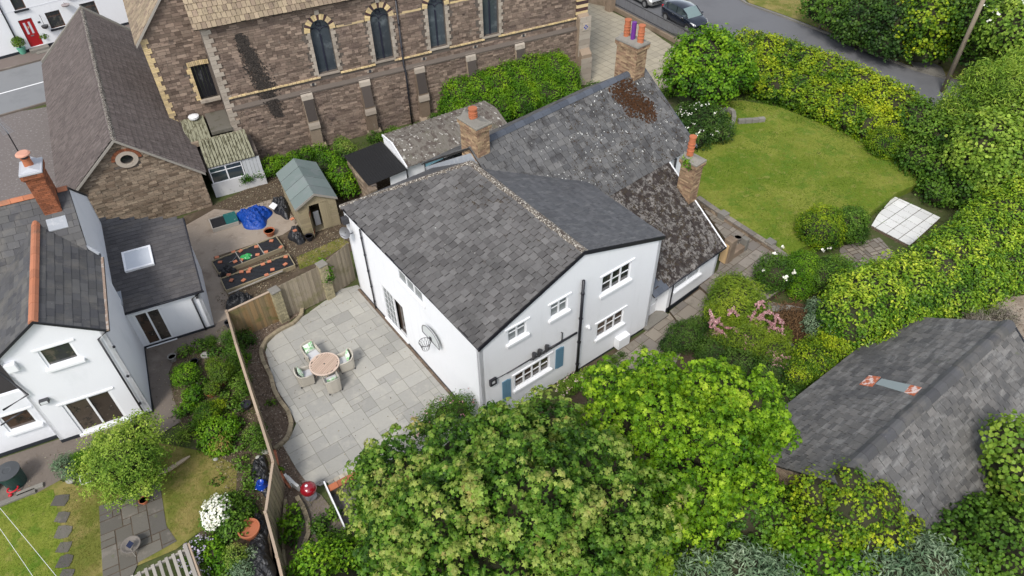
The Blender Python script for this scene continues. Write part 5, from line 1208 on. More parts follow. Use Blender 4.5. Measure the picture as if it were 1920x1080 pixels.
b = MB(); tf2.box(b, D[0]-.2, D[1]+.2, .0, .32, .0, .6); tf2.box(b, D[0]+.1, D[1]+.3, 0, .17, .6, 1.0); b.build('door_step', CEMENT, th_)
pipe(th_, 'downpipe', [tf2(D[0]-.65, 5.6, .07), tf2(D[0]-.65, .0, .07)], .05, BLACKP)
b = MB(); b.box(TF.w(-8, -.3, 6.0), TF.x*21.2, TF.w(0, 4, 2.6)-TF.w(0, 0, 0), np.array([0, 0, .15])); b.build('roof', SLATEN, th_)
b = MB(); tf2.box(b, -8, 13.2, 3.02, 3.08, 0, .012); b.build('render_band', RENDER2, th_)
b = MB(); c = tf2(wx1+.5, W1[3]+.35, .35)
b.lathe(c, [(.3, .0), (.25, -.1), (.0, -.15)], 14); b.tube([tf2(wx1+.5, W1[3]+.4, 0), c], .02, 5); tag(b.build('wall_satellite_dish', mat('pinkish_dish', (.35, .3, .3), rough=.5)), 'small dish on the white terrace house between its two right windows', 'satellite dish')
t = thing('hanging_basket', 'bare hanging basket on a bracket between the red door and the window', 'hanging basket', tf2(D[1]+.55, 1.6, .3))
b = MB(); b.lathe(tf2(D[1]+.55, 1.45, .3), [(.05, 0), (.2, .1), (.25, .25), (.2, .26)], 12); b.build('basket', DGREY, t)
b = MB(); b.tube([tf2(D[1]+.55, 1.7, .3), tf2(D[1]+.55, 2.3, .3), tf2(D[1]+.55, 2.4, 0)], .015, 5); b.build('bracket', DGREY, t)
b = MB(); tf2.box(b, D[1]+.25, D[1]+.42, 1.85, 1.98, 0, .02); tag(b.build('number_plaque', DGREY), 'tiny dark plaque on the wall right of the red door', 'plaque')
# outbuildings behind the white house
ob = thing('corrugated_outbuilding', 'low white outbuilding with rusty corrugated cement roof behind the brick chimney', 'outbuilding', at(800, 270))
GP = [at(718, 252, 2.7), at(762, 312, 2.15), at(880, 270, 2.15), at(838, 220, 2.7)]
u0 = unit(GP[2]-GP[1]); OBF = Fr((GP[1][0], GP[1][1], 0), math.degrees(math.atan2(u0[1], u0[0])))
LX = 6.6; DY = OBF.l(GP[0])[1]
of = Face(OBF.w(0, .15), OBF.x, -OBF.y); b = MB(); of.box(b, 0, LX, 0, 2.05, -.12, 0)
b.build('wall', RENDER, ob); ol = Face(OBF.w(.0, DY), -OBF.y, -OBF.x); b = MB(); b.wall(lambda x, z, d: ol(x, z, -d), [(0, 0), (DY-.15, 0), (DY-.15, 2.1), (DY*.45, 2.72), (0, 2.62)], [], .12); b.build('end_wall', RENDER, ob)
b = MB(); of.box(b, 1.15, 2.25, .1, 1.95, 0, .03); b.build('blue_door', SKYB, ob); b = MB(); of.box(b, 1.1, 1.15, .1, 2, 0, .05); of.box(b, 2.25, 2.3, .1, 2, 0, .05); of.box(b, .0, .05, 0, 2.05, 0, .05); b.build('black_post', BLACKP, ob)
b = MB(); N_ = 26
for part, (ya, za, yb, zb) in enumerate(((-.1, 2.12, DY*.55, 2.74), (DY*.55, 2.74, DY+.1, 2.6))):
    for i in range(N_*2):
        x = LX*i/(N_*2); b.box(OBF.w(x, ya, za+.03*(i % 2)), OBF.x*(LX/(N_*2)), OBF.w(0, yb-ya, zb-za)-OBF.w(0, 0, 0), np.array([0, 0, .03]))
o = b.build('corrugated_roof', ASBE, ob); o['kind'] = 'stuff'
b = MB(); b.box(OBF.w(-.06, -.12, 2.08), OBF.x*.07, OBF.w(0, DY*.56+.12, .66)-OBF.w(0, 0, 0), np.array([0, 0, .12])); b.box(OBF.w(-.06, DY*.56, 2.72), OBF.x*.07, OBF.w(0, DY*.44, -.12)-OBF.w(0, 0, 0), np.array([0, 0, .12])); b.build('barge_board', UPVC, ob)
bs = thing('black_roofed_store', 'stone store with black corrugated lean to roof beside the corrugated outbuilding', 'store', at(700, 300))
Q = [at(666, 272, 2.1), at(713, 325, 1.95), at(768, 318, 1.95), at(718, 253, 2.35)]
SF2 = OBF; q0 = SF2.l(Q[0]); x_l = -2.35
b = MB(); N_ = 60; y0_, y1_ = -.25, DY+.1
for i in range(N_):
    y = y0_+(y1_-y0_)*i/N_; b.box(SF2.w(x_l, y, 1.98+.1*(i/N_)+.02*(i % 2)), SF2.x*(-x_l-.08)+np.array([0, 0, .12]), SF2.y*((y1_-y0_)/N_), np.array([0, 0, .03]))
o = b.build('corrugated_roof', CORRB, bs); o['kind'] = 'stuff'
lf = Face(SF2.w(x_l+.12, DY+.1), -SF2.y, -SF2.x); b = MB(); lf.box(b, 0, DY+.45, 0, 1.97, -.3, -.02); sw = b.build('wall', MORTAR, bs)
pieces(sw, 'stone', courses(lambda x, z, d: lf(x, z, d-.02), rect(0, DY+.45, 0, 1.95), .16, (.2, .5), [], (.005, .04)), STONE2, 30)
b = MB(); b.fbox(SF2, x_l-.1, x_l+.35, -.6, -.2, 0, 1.9); b.build('stone_pier', STONE2, bs, bevel=.05)
b = MB(); b.fbox(SF2, -1.0, -.05, .0, .1, 0, 1.95); b.build('white_panel', RENDER, bs)

# dead creeper staining the church wall
P = []
for k in range(2600):
    q = RG.random(); x = 1.75+.9*q+RG.normal()*(.10+.28*q*(1-q)*2); z = 7.6-5.0*q
    P.append(cf(x, z, .06 if z > 3.7 else .27))
P = np.array(P); tag(leaf_mesh('dead_creeper', P, np.tile(cf.n, (len(P), 1)), .085, 'round', mat('dead_creeper_leaf', (.035, .03, .027), (.06, .05, .043), rough=1, var=.2), None, spread=.25), 'black dead creeper stain running down the left part of the church wall', 'creeper')
for (u, v, h_, l_, m_) in ((43, 98, .9, 'tall leafy plant in a green pot left of the red door', 'g'), (89, 82, .7, 'clipped plant in a pale square planter right of the red door', 'p')):
    p_ = at(u, v, .2); t = thing('potted_plant', l_, 'potted plant', (p_[0], p_[1], .12)); bq = MB(); bq.lathe((p_[0], p_[1], .12), [(.2, 0), (.3, .45), (.26, .45)], 14 if m_ == 'g' else 4); bq.build('pot', mat('sea_green_pot', (.12, .35, .25), rough=.4) if m_ == 'g' else CEMENT, t)
    L_ = [(np.array([p_[0], p_[1], .12+.45+h_*.4]), (.4, .4, h_*.55))]; Pq, Nq, Dq = sample_lobes(L_, 300, inner=.4); leaf_mesh('leaves', Pq, Nq, .14, 'oval', leafmat('doorstep_leaf', [(.03, .08, .01), (.12, .22, .02), (.3, .35, .06)]), t)

# ================================================================== THE BARN
BF = Fr(at(1590, 880, 4), 36.5); BF.o[2] = 0; BF.o = BF.w(0, 0, 0)
bo = BF.l(at(1740, 745, 4))[1]
bn = thing('old_barn', 'old barn with streaked slate roof and a rusty patch half buried in ivy', 'barn', BF.w(5, 0))
BX0, BX1, BY, BZ, BEV = -.75, BF.l(at(1893, 603, 4))[0], 3.5, 4.0, 1.45
vb = unit(BF.w(0, -BY, BZ-BEV)-BF.w(0, 0, 0)); lb = math.hypot(BY, BZ-BEV)
ph = [(4.55, lb*.60), (5.15, lb*.60), (5.15, lb*.72), (4.55, lb*.72)]
tiles(bn, 'slate', BF.w(BX0, BY, BEV), BF.x, vb, [(0, 0), (BX1-BX0, 0), (BX1-BX0, lb), (0, lb)], .36, .20, SLATEB, t=.016, jit=.012, gap=.022, nmax=150, under=UNDER, ragged=.02)
tiles(bn, 'slate', BF.w(BX0, -BY, BEV), BF.x, unit(BF.w(0, BY, BZ-BEV)-BF.w(0, 0, 0)), [(0, 0), (BX1-BX0, 0), (BX1-BX0, lb), (0, lb)], .36, .20, SLATEB, t=.016, jit=.012, gap=.022, nmax=150, under=UNDER, ragged=.02)
ridge_tiles(bn, 'ridge_tile', BF.w(BX0, 0, BZ+.03), BF.w(BX1, 0, BZ+.03), SLATEN, w=.24, h=.06, seg=.5)
nb_ = np.cross(BF.x, vb); nb_ = nb_ if nb_[2] > 0 else -nb_
def onb(u, v):
    r = ray(u, v); p0 = BF.w(0, BY, BEV); n = nb_; k = ((p0-CAM)@n)/(r@n); return CAM+r*k
for (name, col, A, B_, Cc, D_) in (('rusty_patch', RUST, (1612, 723), (1630, 706), (1652, 709), (1636, 727)), ('metal_patch', LBLUE, (1642, 722), (1654, 712), (1708, 724), (1696, 738)), ('rusty_patch', RUST, (1696, 738), (1708, 724), (1729, 729), (1714, 744))):
    b = MB(); P = [onb(*p)+nb_*.035 for p in (A, B_, Cc, D_)]; b.prism(P, nb_*.02); b.build(name, col, bn)
g1 = Face(BF.w(BX0+.15, BY-.2), -BF.y, -BF.x); g2 = Face(BF.w(BX1-.15, -BY+.2), BF.y, BF.x); b = MB()
for g in (g1, g2): b.wall(lambda x, z, d: g(x, z, -d), [(0, -.3), (6.6, -.3), (6.6, BEV), (3.3, BZ-.15), (0, BEV)], [], .3)
g3 = Face(BF.w(BX0+.15, -BY+.2), BF.x, -BF.y); b.wall(lambda x, z, d: g3(x, z, -d), rect(0, BX1-BX0-.3, -.3, BEV), [], .3)
g4 = Face(BF.w(BX1-.15, BY-.2), -BF.x, BF.y); b.wall(lambda x, z, d: g4(x, z, -d), rect(0, BX1-BX0-.3, -.3, BEV), [], .3)
wl = b.build('wall', MORTAR, bn)
pieces(wl, 'stone', courses(lambda x, z, d: g1(x, z, d), [(0, 0), (6.6, 0), (6.6, BEV), (3.3, BZ-.2), (0, BEV)], .17, (.25, .55), [], (.005, .04)), STONE2, 60)
b = MB(); b.box(BF.w(BX1, 0, BZ-.02), BF.x*.06, BF.w(0, -BY, BEV-BZ)-BF.w(0, 0, 0), np.array([0, 0, .08])); b.build('verge', PLINTH, bn)

# ================================================================== GARDEN SHED AND YARD THINGS
s = thing('garden_shed', 'weathered timber garden shed with grey green felt roof and its door ajar', 'shed', LF.w(4.6, -3.4))
x0, x1, y0, y1, ze, zr_ = 3.62, 5.62, -5.05, -1.6, 1.85, 2.38; xm = (x0+x1)/2
def boards_wall(parent, F, x0, x1, z0, zt, m, step=.14, name='board', holes=()):
    z = z0
    while z < zt(x0+.01) or z < zt((x0+x1)/2):
        zz = z+step/2
        # width of the gable at this height
        xs = [x0+(x1-x0)*i/40 for i in range(41)]; ok = [x for x in xs if zt(x) >= zz]
        if not ok: break
        a, c = min(ok), max(ok); segs = [(a, c)]
        for (ha, hc, hz0, hz1) in holes:
            if hz0-.05 < zz < hz1: segs = [s2 for (p, q) in segs for s2 in ((p, min(q, ha)), (max(p, hc), q)) if s2[1]-s2[0] > .03]
        for (p, q) in segs: b = MB(); F.box(b, p, q, z, z+step-.008, -.02, .0+random.random()*.006); b.build(name, m, parent)
        z += step
sfr = Face(LF.w(x0, y0), LF.x, -LF.y); ssl = Face(LF.w(x0, y1), -LF.y, -LF.x); ssr = Face(LF.w(x1, y0), LF.y, LF.x); sbk = Face(LF.w(x1, y1), -LF.x, LF.y)
g_ = lambda x: ze+(zr_-ze)*(1-abs(x-(x1-x0)/2)/((x1-x0)/2))-.03
boards_wall(s, sfr, 0, x1-x0, .05, g_, SHEDW, holes=[(.62, 1.1, 0, 1.72), (1.1, 1.6, 0, 1.72)])
boards_wall(s, ssl, 0, y1-y0, .05, lambda x: ze-.02, SHEDW); boards_wall(s, ssr, 0, y1-y0, .05, lambda x: ze-.02, SHEDW); boards_wall(s, sbk, 0, x1-x0, .05, g_, SHEDW)
b = MB(); b.fbox(LF, x0+.02, x1-.02, y0+.02, y1-.02, 0, .05); b.build('floor', SHEDW, s)
d_ = bpy.data.objects.new('door', None); COL.objects.link(d_); d_.parent = s
for i in range(4):
    b = MB(); sfr.box(b, 1.12+.12*i, 1.12+.12*(i+1)-.006, .06, 1.7, -.015, .012); b.build('board', SHEDW, d_)
e_ = bpy.data.objects.new('door', None); COL.objects.link(e_); e_.parent = s
dv = unit(-LF.y*.95-LF.x*.3); O_ = sfr(.60, .06, 0)
for i in range(4): b = MB(); b.box(O_+dv*.12*i, dv*.114, np.array([0, 0, 1.6]), np.cross(dv, (0, 0, 1))*.02); b.build('board', SHEDW, e_)
b = MB(); b.box(O_+dv*.02+np.array([0, 0, .2])-np.cross(dv, (0, 0, 1))*.03, dv*.42, np.array([0, 0, .07]), np.cross(dv, (0, 0, 1))*.025); b.box(O_+dv*.02+np.array([0, 0, 1.3])-np.cross(dv, (0, 0, 1))*.03, dv*.42, np.array([0, 0, .07]), np.cross(dv, (0, 0, 1))*.025); b.build('ledge', TERRA, e_)
for side in (0, 1):
    pe = LF.w(x0-.1 if side == 0 else x1+.1, y0-.14, ze-.06); pr = LF.w(xm, y0-.14, zr_+.02); vv = pr-pe; nn = np.cross(LF.y, vv); nn = unit(nn if nn[2] > 0 else -nn)
    L = y1-y0+.28
    for k in range(4):
        b = MB(); b.box(pe+LF.y*(L*k/4)+nn*.003, LF.y*(L/4-.035), vv, nn*.016); b.build('felt_strip', FELT, s)
    b = MB(); b.box(pe-nn*.02, LF.y*L, vv, nn*.018); b.build('roof_board', UNDER, s)
    b = MB(); b.box(pe-LF.y*.015-np.array([0, 0, .07]), LF.y*.015, vv, np.array([0, 0, .13])); b.build('barge_board', WOODP, s)
b = MB(); b.box(sfr(.8, .06, -.5), sfr.u*.3, np.array([0, 0, .9]), sfr.n*.05); tag(b.build('boxed_appliance', UPVC, bevel=.05), 'pale grey panel leaning inside the dark shed doorway', 'panel')
def tarp(name, label, cat, cx, cy, rx, ry, h, m, fr=LF, seed=0, group=None, flat=.3, z=0.02, fold=.05):
    r = np.random.default_rng(seed); n, k = 60, 70; V = []; ph = r.random(8)*6.28
    for i in range(n+1):
        q = i/n
        for j in range(k):
            t = 2*math.pi*j/k; R = 1+.12*math.sin(3*t+ph[0])+.08*math.sin(5*t+ph[1])
            x, y = rx*q*R*math.cos(t), ry*q*R*math.sin(t)
            zz = h*(1-q**3)*(.7+.3*math.sin(x*3+ph[2])*math.cos(y*4+ph[3]))
            zz += fold*(abs(math.sin(x*9+y*3+ph[4]))+abs(math.sin(y*11-x*4+ph[5]))+.6*math.sin(x*23+ph[6])*math.sin(y*19+ph[7])+.7*abs(math.sin(x*31+8*math.sin(y*5)+ph[2]))*abs(math.sin(y*24+6*math.sin(x*6)+ph[1])))*(1-q**6)+r.random()*.008
            V.append(fr.w(cx+x, cy+y, z+max(zz, .004)))
    F = [(i*k+j, i*k+(j+1) % k, (i+1)*k+(j+1) % k, (i+1)*k+j) for i in range(n) for j in range(k)]
    b = MB(); b.add(V, F, .5); return tag(b.build(name, m, smooth=True), label, cat, group)
c = LF.g(476, 404, .2); tarp('blue_tarpaulin', 'crumpled bright blue tarpaulin heap on the concrete yard', 'tarpaulin', c[0], c[1], .85, 1.0, .45, TARPB, seed=3, fold=.1)
c = LF.g(527, 385, .2); tarp('black_sheeting', 'black polythene heaped along the side of the shed behind the tarpaulin', 'plastic sheet', c[0], c[1], .45, 1.0, .35, PLAST, seed=4, fold=.09)
c = LF.g(555, 438, .2); tarp('black_bin_bag', 'glossy black sheeted mound with one brick on it by the shed corner', 'bag', c[0], c[1], .38, .75, .4, PLAST, seed=5, fold=.06)
c = LF.g(446, 560, .2); tarp('crumpled_bin_liner', 'crumpled black plastic heap at the foot of the raised beds', 'plastic sheet', c[0], c[1], .6, .45, .25, PLAST, seed=6, fold=.12)
c = LF.g(424, 505, .2); tarp('loose_black_sheet', 'loose black sheet corner hanging between the two raised beds', 'plastic sheet', c[0], c[1], .42, .3, .2, PLAST, seed=16, fold=.1)
t = thing('cold_frame', 'shallow dark box with a teal sheet over one end on the yard', 'cold frame', at(420, 413))
P4 = [at(392, 410, .25), at(437, 396, .25), at(447, 415, .25), at(398, 430, .25)]; XF = Fr((P4[3][0], P4[3][1], 0), math.degrees(math.atan2((P4[2]-P4[3])[1], (P4[2]-P4[3])[0])))
lx, ly = np.linalg.norm(P4[2]-P4[3]), np.linalg.norm(P4[0]-P4[3])
b = MB()
for q in ((0, lx, 0, .05), (0, lx, ly-.05, ly), (0, .05, .05, ly-.05), (lx-.05, lx, .05, ly-.05)): b.fbox(XF, *q, 0, .25)
b.build('frame', WOODP, t); b = MB(); b.fbox(XF, .05, lx*.6, .05, ly-.05, .05, .2); b.build('dark_lid', PLAST, t); b = MB(); b.fbox(XF, lx*.55, lx+.02, .03, ly-.02, .2, .265); b.build('teal_lid', TEAL, t)
# raised beds with brick-weighted polythene
def bed(uv, label, n, divs, bricks, seed, group):
    P = [at(*p, .22) for p in uv]; ang = math.degrees(math.atan2((P[1]-P[0])[1], (P[1]-P[0])[0])); fr = Fr((P[0][0], P[0][1], 0), ang)
    lx, ly = np.linalg.norm(P[1]-P[0]), np.linalg.norm(P[2]-P[1]); t = thing('raised_bed', label, 'raised bed', P[0], 0, group)
    for q in ((0, lx, -.02, .03), (0, lx, ly-.03, ly+.02), (-.02, .02, .0, ly), (lx-.02, lx+.02, 0, ly)): b = MB(); b.fbox(fr, *q, 0, .24); b.build('side_board', SHEDW, t, bevel=.005)
    for d in divs: b = MB(); b.fbox(fr, lx*d-.02, lx*d+.02, .03, ly-.03, 0, .25); b.build('divider', WOODP, t)
    n1, n2 = int(lx*14), int(ly*14); r = np.random.default_rng(seed); V = []; ph = r.random(6)*6.28
    for i in range(n1+1):
        for j in range(n2+1):
            x, y = .03+(lx-.06)*i/n1, .03+(ly-.06)*j/n2
            V.append(fr.w(x, y, .16+.025*abs(math.sin(x*7+y*9+ph[0]))+.02*abs(math.sin(x*15-y*11+ph[1]))+.012*math.sin(x*31+ph[2])*math.sin(y*27+ph[3])+r.random()*.006))
    b = MB(); b.add(V, [(i*(n2+1)+j, (i+1)*(n2+1)+j, (i+1)*(n2+1)+j+1, i*(n2+1)+j+1) for i in range(n1) for j in range(n2)], .5); b.build('polythene_cover', PLAST, t, smooth=True)
    return fr, lx, ly
LOOSE = mat('orange_brick', (.52, .20, .11), (.46, .17, .10), rough=.9, var=.12, grain=.15)
def loose_brick(u, v, z, a, label, tl=.0):
    c = at(u, v, z); fr = Fr(c, a); b = MB(); b.box(fr.w(-.1, -.08, 0), fr.x*.2+fr.z*tl, fr.y*.16, fr.z*.05); tag(b.build('loose_brick', LOOSE, bevel=.006), label, 'brick', 'loose bricks weighing down the black plastic')
bed([(410, 512), (532, 463), (522, 441), (402, 482)][:3], 'back raised bed covered in black plastic with two dividers and a green bag', 3, (.36, .7), 0, 1, 'raised beds covered with black polythene')
bed([(424, 545), (553, 497), (541, 476)], 'front raised bed covered in black plastic with a pale rail along its near side', 1, (), 0, 2, 'raised beds covered with black polythene')
for i, (u, v, a) in enumerate([(407, 483, 10), (438, 473, 25), (451, 471, 60), (481, 463, 15), (509, 452, 0), (527, 464, 70), (499, 473, 20), (413, 492, 5), (441, 491, 40), (454, 487, 80), (483, 478, 10)]):
    loose_brick(u, v, .2, a, ['orange brick at the left end of the back raised bed', 'orange brick left of the first divider of the back bed', 'orange brick just right of the first divider near the green bag', 'orange brick left of the second divider at the far board', 'orange brick near the pot, middle of the last back bed bay', 'cut brick ring at the right end of the back raised bed', 'orange brick right of the second divider at the near board', 'dull brick at the left near corner of the back bed', 'dull brick beside the metal rod on the back bed', 'brick standing on edge beside the green bag', 'brick half under the white packet on the back bed'][i])
for i, (u, v, a) in enumerate([(536, 482, 0), (505, 491, 25), (493, 496, 30), (535, 496, 50), (511, 506, 15), (500, 516, 30), (469, 505, 70), (466, 510, 20), (453, 510, 10), (429, 516, 5), (434, 526, 80), (457, 526, 60)]):
    loose_brick(u, v, .2, a, ['brick at the far right corner of the front raised bed', 'brick on the middle of the front bed at its far board', 'leftmost of the two bricks lying near the middle of the front bed', 'tilted brick beside the pale offcut at the right of the front bed', 'brick by the near rail, right of the middle of the front bed', 'brick on the near rail below the middle of the front bed', 'upper brick of the touching pair on the front bed', 'lower brick of the touching pair on the front bed', 'brown brick left of the touching pair on the front bed', 'long pale orange brick near the left end of the front bed', 'brick at the near left corner of the front bed', 'brick leaning by the near board of the front bed'][i])
loose_brick(553, 433, .42, 30, 'orange brick lying on the black mound beside the shed'); loose_brick(548, 411, .4, 50, 'orange brick on the sheeting beside the shed wall')
b = MB(); b.tube([at(470, 548, .3), at(535, 512, .3)][0:2], .045, 6); b.build
P = [at(428, 551, .25), at(530, 508, .25)]
tag((lambda b: (b.tube(P, .04, 6), b.build('timber_rail', WOODP))[1])(MB()), 'long pale timber rail lying along the near side of the front raised bed', 'timber')
c = LF.g(462, 481, .22); tarp('green_compost_bag', 'bright green plastic compost bag on the middle of the back raised bed', 'bag', c[0], c[1], .3, .2, .1, GREENBAG, seed=9, z=.2, fold=.03)
c = LF.g(512, 392, .3); b = MB(); b.prism([at(504, 388, .4), at(512, 380, .42), at(521, 385, .4), at(514, 394, .38)], np.array([0, 0, .05])); tag(b.build('white_bag', UPVC, bevel=.02), 'white sack lying on the black sheeting by the shed', 'bag')
b = MB(); P = [at(430, 492, .25), at(436, 489, .27), at(445, 478, .27)]; b.tube(P, .012, 5); tag(b.build('metal_rod', GREYM), 'bent pale metal rod on the left bay of the back raised bed', 'rod')
def flowerpot(u, v, z, r, h, m, label, name='plant_pot', cat='plant pot', soil=True, group=None):
    c = at(u, v, z); t = thing(name, label, cat, c, 0, group); b = MB(); b.lathe(c, [(r*.68, 0), (r*.95, h*.82), (r*1.06, h*.83), (r*1.06, h), (r*.92, h), (r*.86, h*.75)], 24); b.build('pot', m, t)
    b = MB(); b.lathe(c, [(0.01, h*.55 if not soil else h*.78), (r*.86, h*.55 if not soil else h*.78)], 20); b.build('soil', SOIL, t); return c
flowerpot(507, 440, .02, .27, .3, TERRA, 'round terracotta pot of soil at the corner of the back raised bed')
flowerpot(581, 450, .02, .2, .3, BLACKP, 'small black plastic pot at the foot of the shed door')
# ------------------------------------------------------------------ the fences
def fence_run(name, label, A, B, zt, zb, m, n=None, group=None, top=True, cap=TIMB, faces=1):
    A, B = np.array(A[:2]), np.array(B[:2]); L = np.linalg.norm(B-A); d = (B-A)/L; nrm = np.array([d[1], -d[0]]); n = n or int(L/.115)
    t = thing(name, label, 'fence', (*((A+B)/2), zb), 0, group); zt = zt if hasattr(zt, '__len__') else (zt, zt)
    for i in range(n):
        a = A+d*(L*i/n); off = .012*(i % 2); q = i/n; zz = zt[0]+(zt[1]-zt[0])*q+random.uniform(-.006, .006); b = MB()
        b.box(np.array([*(a-nrm*(.01+off)), zb]), np.array([*(d*(L/n-.006+.01*(i % 2))), 0]), np.array([*(nrm*.016), 0]), np.array([0, 0, zz-zb])); b.build('board', m, t)
    for z in (.35, .8):
        b = MB(); zz = zb+(min(zt)-zb)*z; b.box(np.array([*(A+nrm*.03), zz]), np.array([*(d*L), 0]), np.array([*(nrm*.04), 0]), np.array([0, 0, .08])); b.build('rail', m, t)
    if top:
        b = MB(); b.box(np.array([*(A-nrm*.045), zt[0]+.002]), np.array([*(d*L), zt[1]-zt[0]]), np.array([*(nrm*.09), 0]), np.array([0, 0, .035])); b.build('capping_rail', cap, t)
    return t
FG = 'fence bays round the patio'
fp = lambda u, v, z=1.55: at(u, v, z)
def pier(u, v, h, label, sz=.38):
    c = at(u, v, 0); fr = Fr(c, 42); t = thing('block_pier', label, 'pier', c, 0, 'piers between the fence bays'); b = MB(); b.fbox(fr, -sz/2+.02, sz/2-.02, -sz/2+.02, sz/2-.02, 0, h); b.build('core', MORTAR, t)
    cells = []; z = 0; k = 0
    while z < h-.05:
        hh = .098
        for q, (o, u_, n_) in enumerate(((fr.w(-sz/2, -sz/2, z), fr.x, -fr.y), (fr.w(sz/2, -sz/2, z), fr.y, fr.x), (fr.w(-sz/2, sz/2, z), -fr.y, -fr.x))):
            for a, c_ in (((0, .5), (.5, 1)) if (k+q) % 2 else ((0, .3), (.3, .75), (.75, 1))): cells.append((o+u_*a*sz-n_*.02, u_*((c_-a)*sz-.01), fr.z*(hh-.012), n_*(.02+random.uniform(.004, .016))))
        z += hh; k += 1
    pieces(t, 'brick', cells, mat('yellow_stone_block', (.33, .29, .18), (.27, .24, .15), rough=.95, var=.2, grain=.25) if not bpy.data.materials.get('yellow_stone_block') else bpy.data.materials['yellow_stone_block'], 300)
    b = MB(); b.fbox(fr, -sz/2-.03, sz/2+.03, -sz/2-.03, sz/2+.03, h, h+.06); b.build('cap', CEMENT, t, bevel=.015)
hA = 1.6
FA, FB = HF.w(-.02, 9.9), at(632, 553); p1 = at(612, 480, hA)
A0 = np.array([-7.6, 25.36, 0]); PA = at(621, 556); PB = at(533, 598); PC = at(425, 585, 1.75)
dA = unit((PA-A0)[:2]); dB = unit((PB-PA)[:2])
fence_run('timber_fence', 'fence bay of upright boards between the white house and the first stone pier', A0, np.array([*(PA[:2]-dA*.2), 0]), (2.28, 2.1), .0, WOOD, group=FG, top=False)
pier(619, 557, 2.08, 'narrow yellow block pier with creeper nearest the white house'); PA = at(619, 557)
fence_run('timber_fence', 'middle fence bay of grey upright boards between two block piers', np.array([*(PA[:2]+dB*.2), 0]), np.array([*(PB[:2]-dB*.2), 0]), (2.05, 1.98), .0, WOOD, group=FG, top=False)
pier(533, 600, 1.88, 'yellow block pier between the grey and the stained fence bays')
fence_run('timber_fence', 'orange stained fence bay with pale top rail at the corner of the bed', np.array([*(PB[:2]-unit((PB-PC)[:2])*.2), 0]), PC, (1.86, 1.75), .0, WOODG, group=FG)
side = [(425, 585), (442, 645), (463, 712), (485, 780), (512, 866), (498, 962), (520, 1045), (533, 1100)]
SP = [at(u, v, 1.75) for u, v in side]
sl = ['first bay of the long side fence below the stained corner bay', 'second bay of the long side fence beside the potted shrubs', 'third bay of the side fence beside the black bucket', 'fourth bay of the side fence above the black sheeting', 'wide plywood toned bay of the side fence beside the blue pot', 'side fence bay beside the big empty terracotta pot', 'last visible bay of the side fence at the bottom of the garden']
for i in range(7):
    fence_run('timber_fence', sl[i], SP[i], SP[i+1], 1.75, 0, SHEDW, group=FG)
    c = SP[i]; b = MB(); fr = Fr((c[0], c[1], 0), 24); b.fbox(fr, -.05, .05, -.05, .05, 0, 1.84); tag(b.build('fence_post', TIMB, bevel=.01), ['corner post where the stained fence bay meets the side fence', 'post between first and second bays of the side fence', 'post between second and third bays of the side fence', 'post between third and fourth bays of the side fence', 'post at the bend of the side fence above the blue pot', 'post of the side fence beside the big terracotta pot', 'post of the side fence at the bottom edge'][i], 'post', 'posts of the side fence')
# edging stones of the curved bed
EDG = mat('edging_stone', (.30, .25, .17), (.24, .20, .135), rough=.95, var=.2, grain=.25)
def edging(name, label, uv, wd=.16, h=.16, m=EDG, seg=.22, z=0., group=None, kindname='edging_stone', cat='edging', jit=.01):
    P = [at(*p, z+h)[:2] for p in uv]; L = [0]
    for i in range(len(P)-1): L.append(L[-1]+np.linalg.norm(P[i+1]-P[i]))
    def pt(s):
        for i in range(len(P)-1):
            if s <= L[i+1]: q = (s-L[i])/(L[i+1]-L[i]); return P[i]*(1-q)+P[i+1]*q
        return P[-1]
    t = thing(name, label, cat, (*P[0], z), 0, group); n = int(L[-1]/seg)
    cells = []
    for i in range(n):
        a, c = pt(L[-1]*i/n), pt(L[-1]*(i+1)/n); d = unit(c-a); nr = np.array([-d[1], d[0]])*wd
        cells.append((np.array([*(a-nr/2), z-.05]), np.array([*((c-a)*.95), 0]), np.array([*nr, 0]), np.array([0, 0, h+.05+random.uniform(-jit, jit)])))
    pieces(t, kindname, cells, m, 200); return t
edging('curved_bed_edging', 'curved stone edging between the bark bed and the patio', [(566, 573), (565, 588), (551, 603), (523, 617), (499, 634), (488, 655), (493, 676), (507, 703), (513, 728), (523, 748), (540, 770), (546, 790), (541, 815), (528, 830), (513, 840)])
edging('brick_kerb', 'line of holed orange bricks edging the gravel strip at the fence', [(514, 843), (520, 872), (530, 896), (545, 913)], wd=.12, h=.09, m=LOOSE, seg=.12)
edging('lower_bed_edging', 'low curved stone edging of the weedy lower bed', [(556, 930), (568, 950), (577, 975), (578, 1000), (568, 1025), (560, 1060)], h=.18)
edging('bed_sleeper_edge', 'straight weathered edging strip beside the lower fence', [(535, 935), (532, 970), (530, 1010), (535, 1080)], wd=.1, h=.2, m=SHEDW, seg=.8)
for i, (u, v) in enumerate([(543, 905), (549, 908), (554, 914)]):
    c = at(u, v, .0); fr = Fr(c, -50+i*7); b = MB(); b.fbox(fr, -.25, .25, -.05, .05, 0, .3+.02*i); tag(b.build('stacked_paver', CREAM if False else WHTSL, bevel=.008), ['first pale block of three stood beside the gravel strip', 'middle pale block of three stood beside the gravel strip', 'last pale block of three stood beside the gravel strip'][i], 'block')
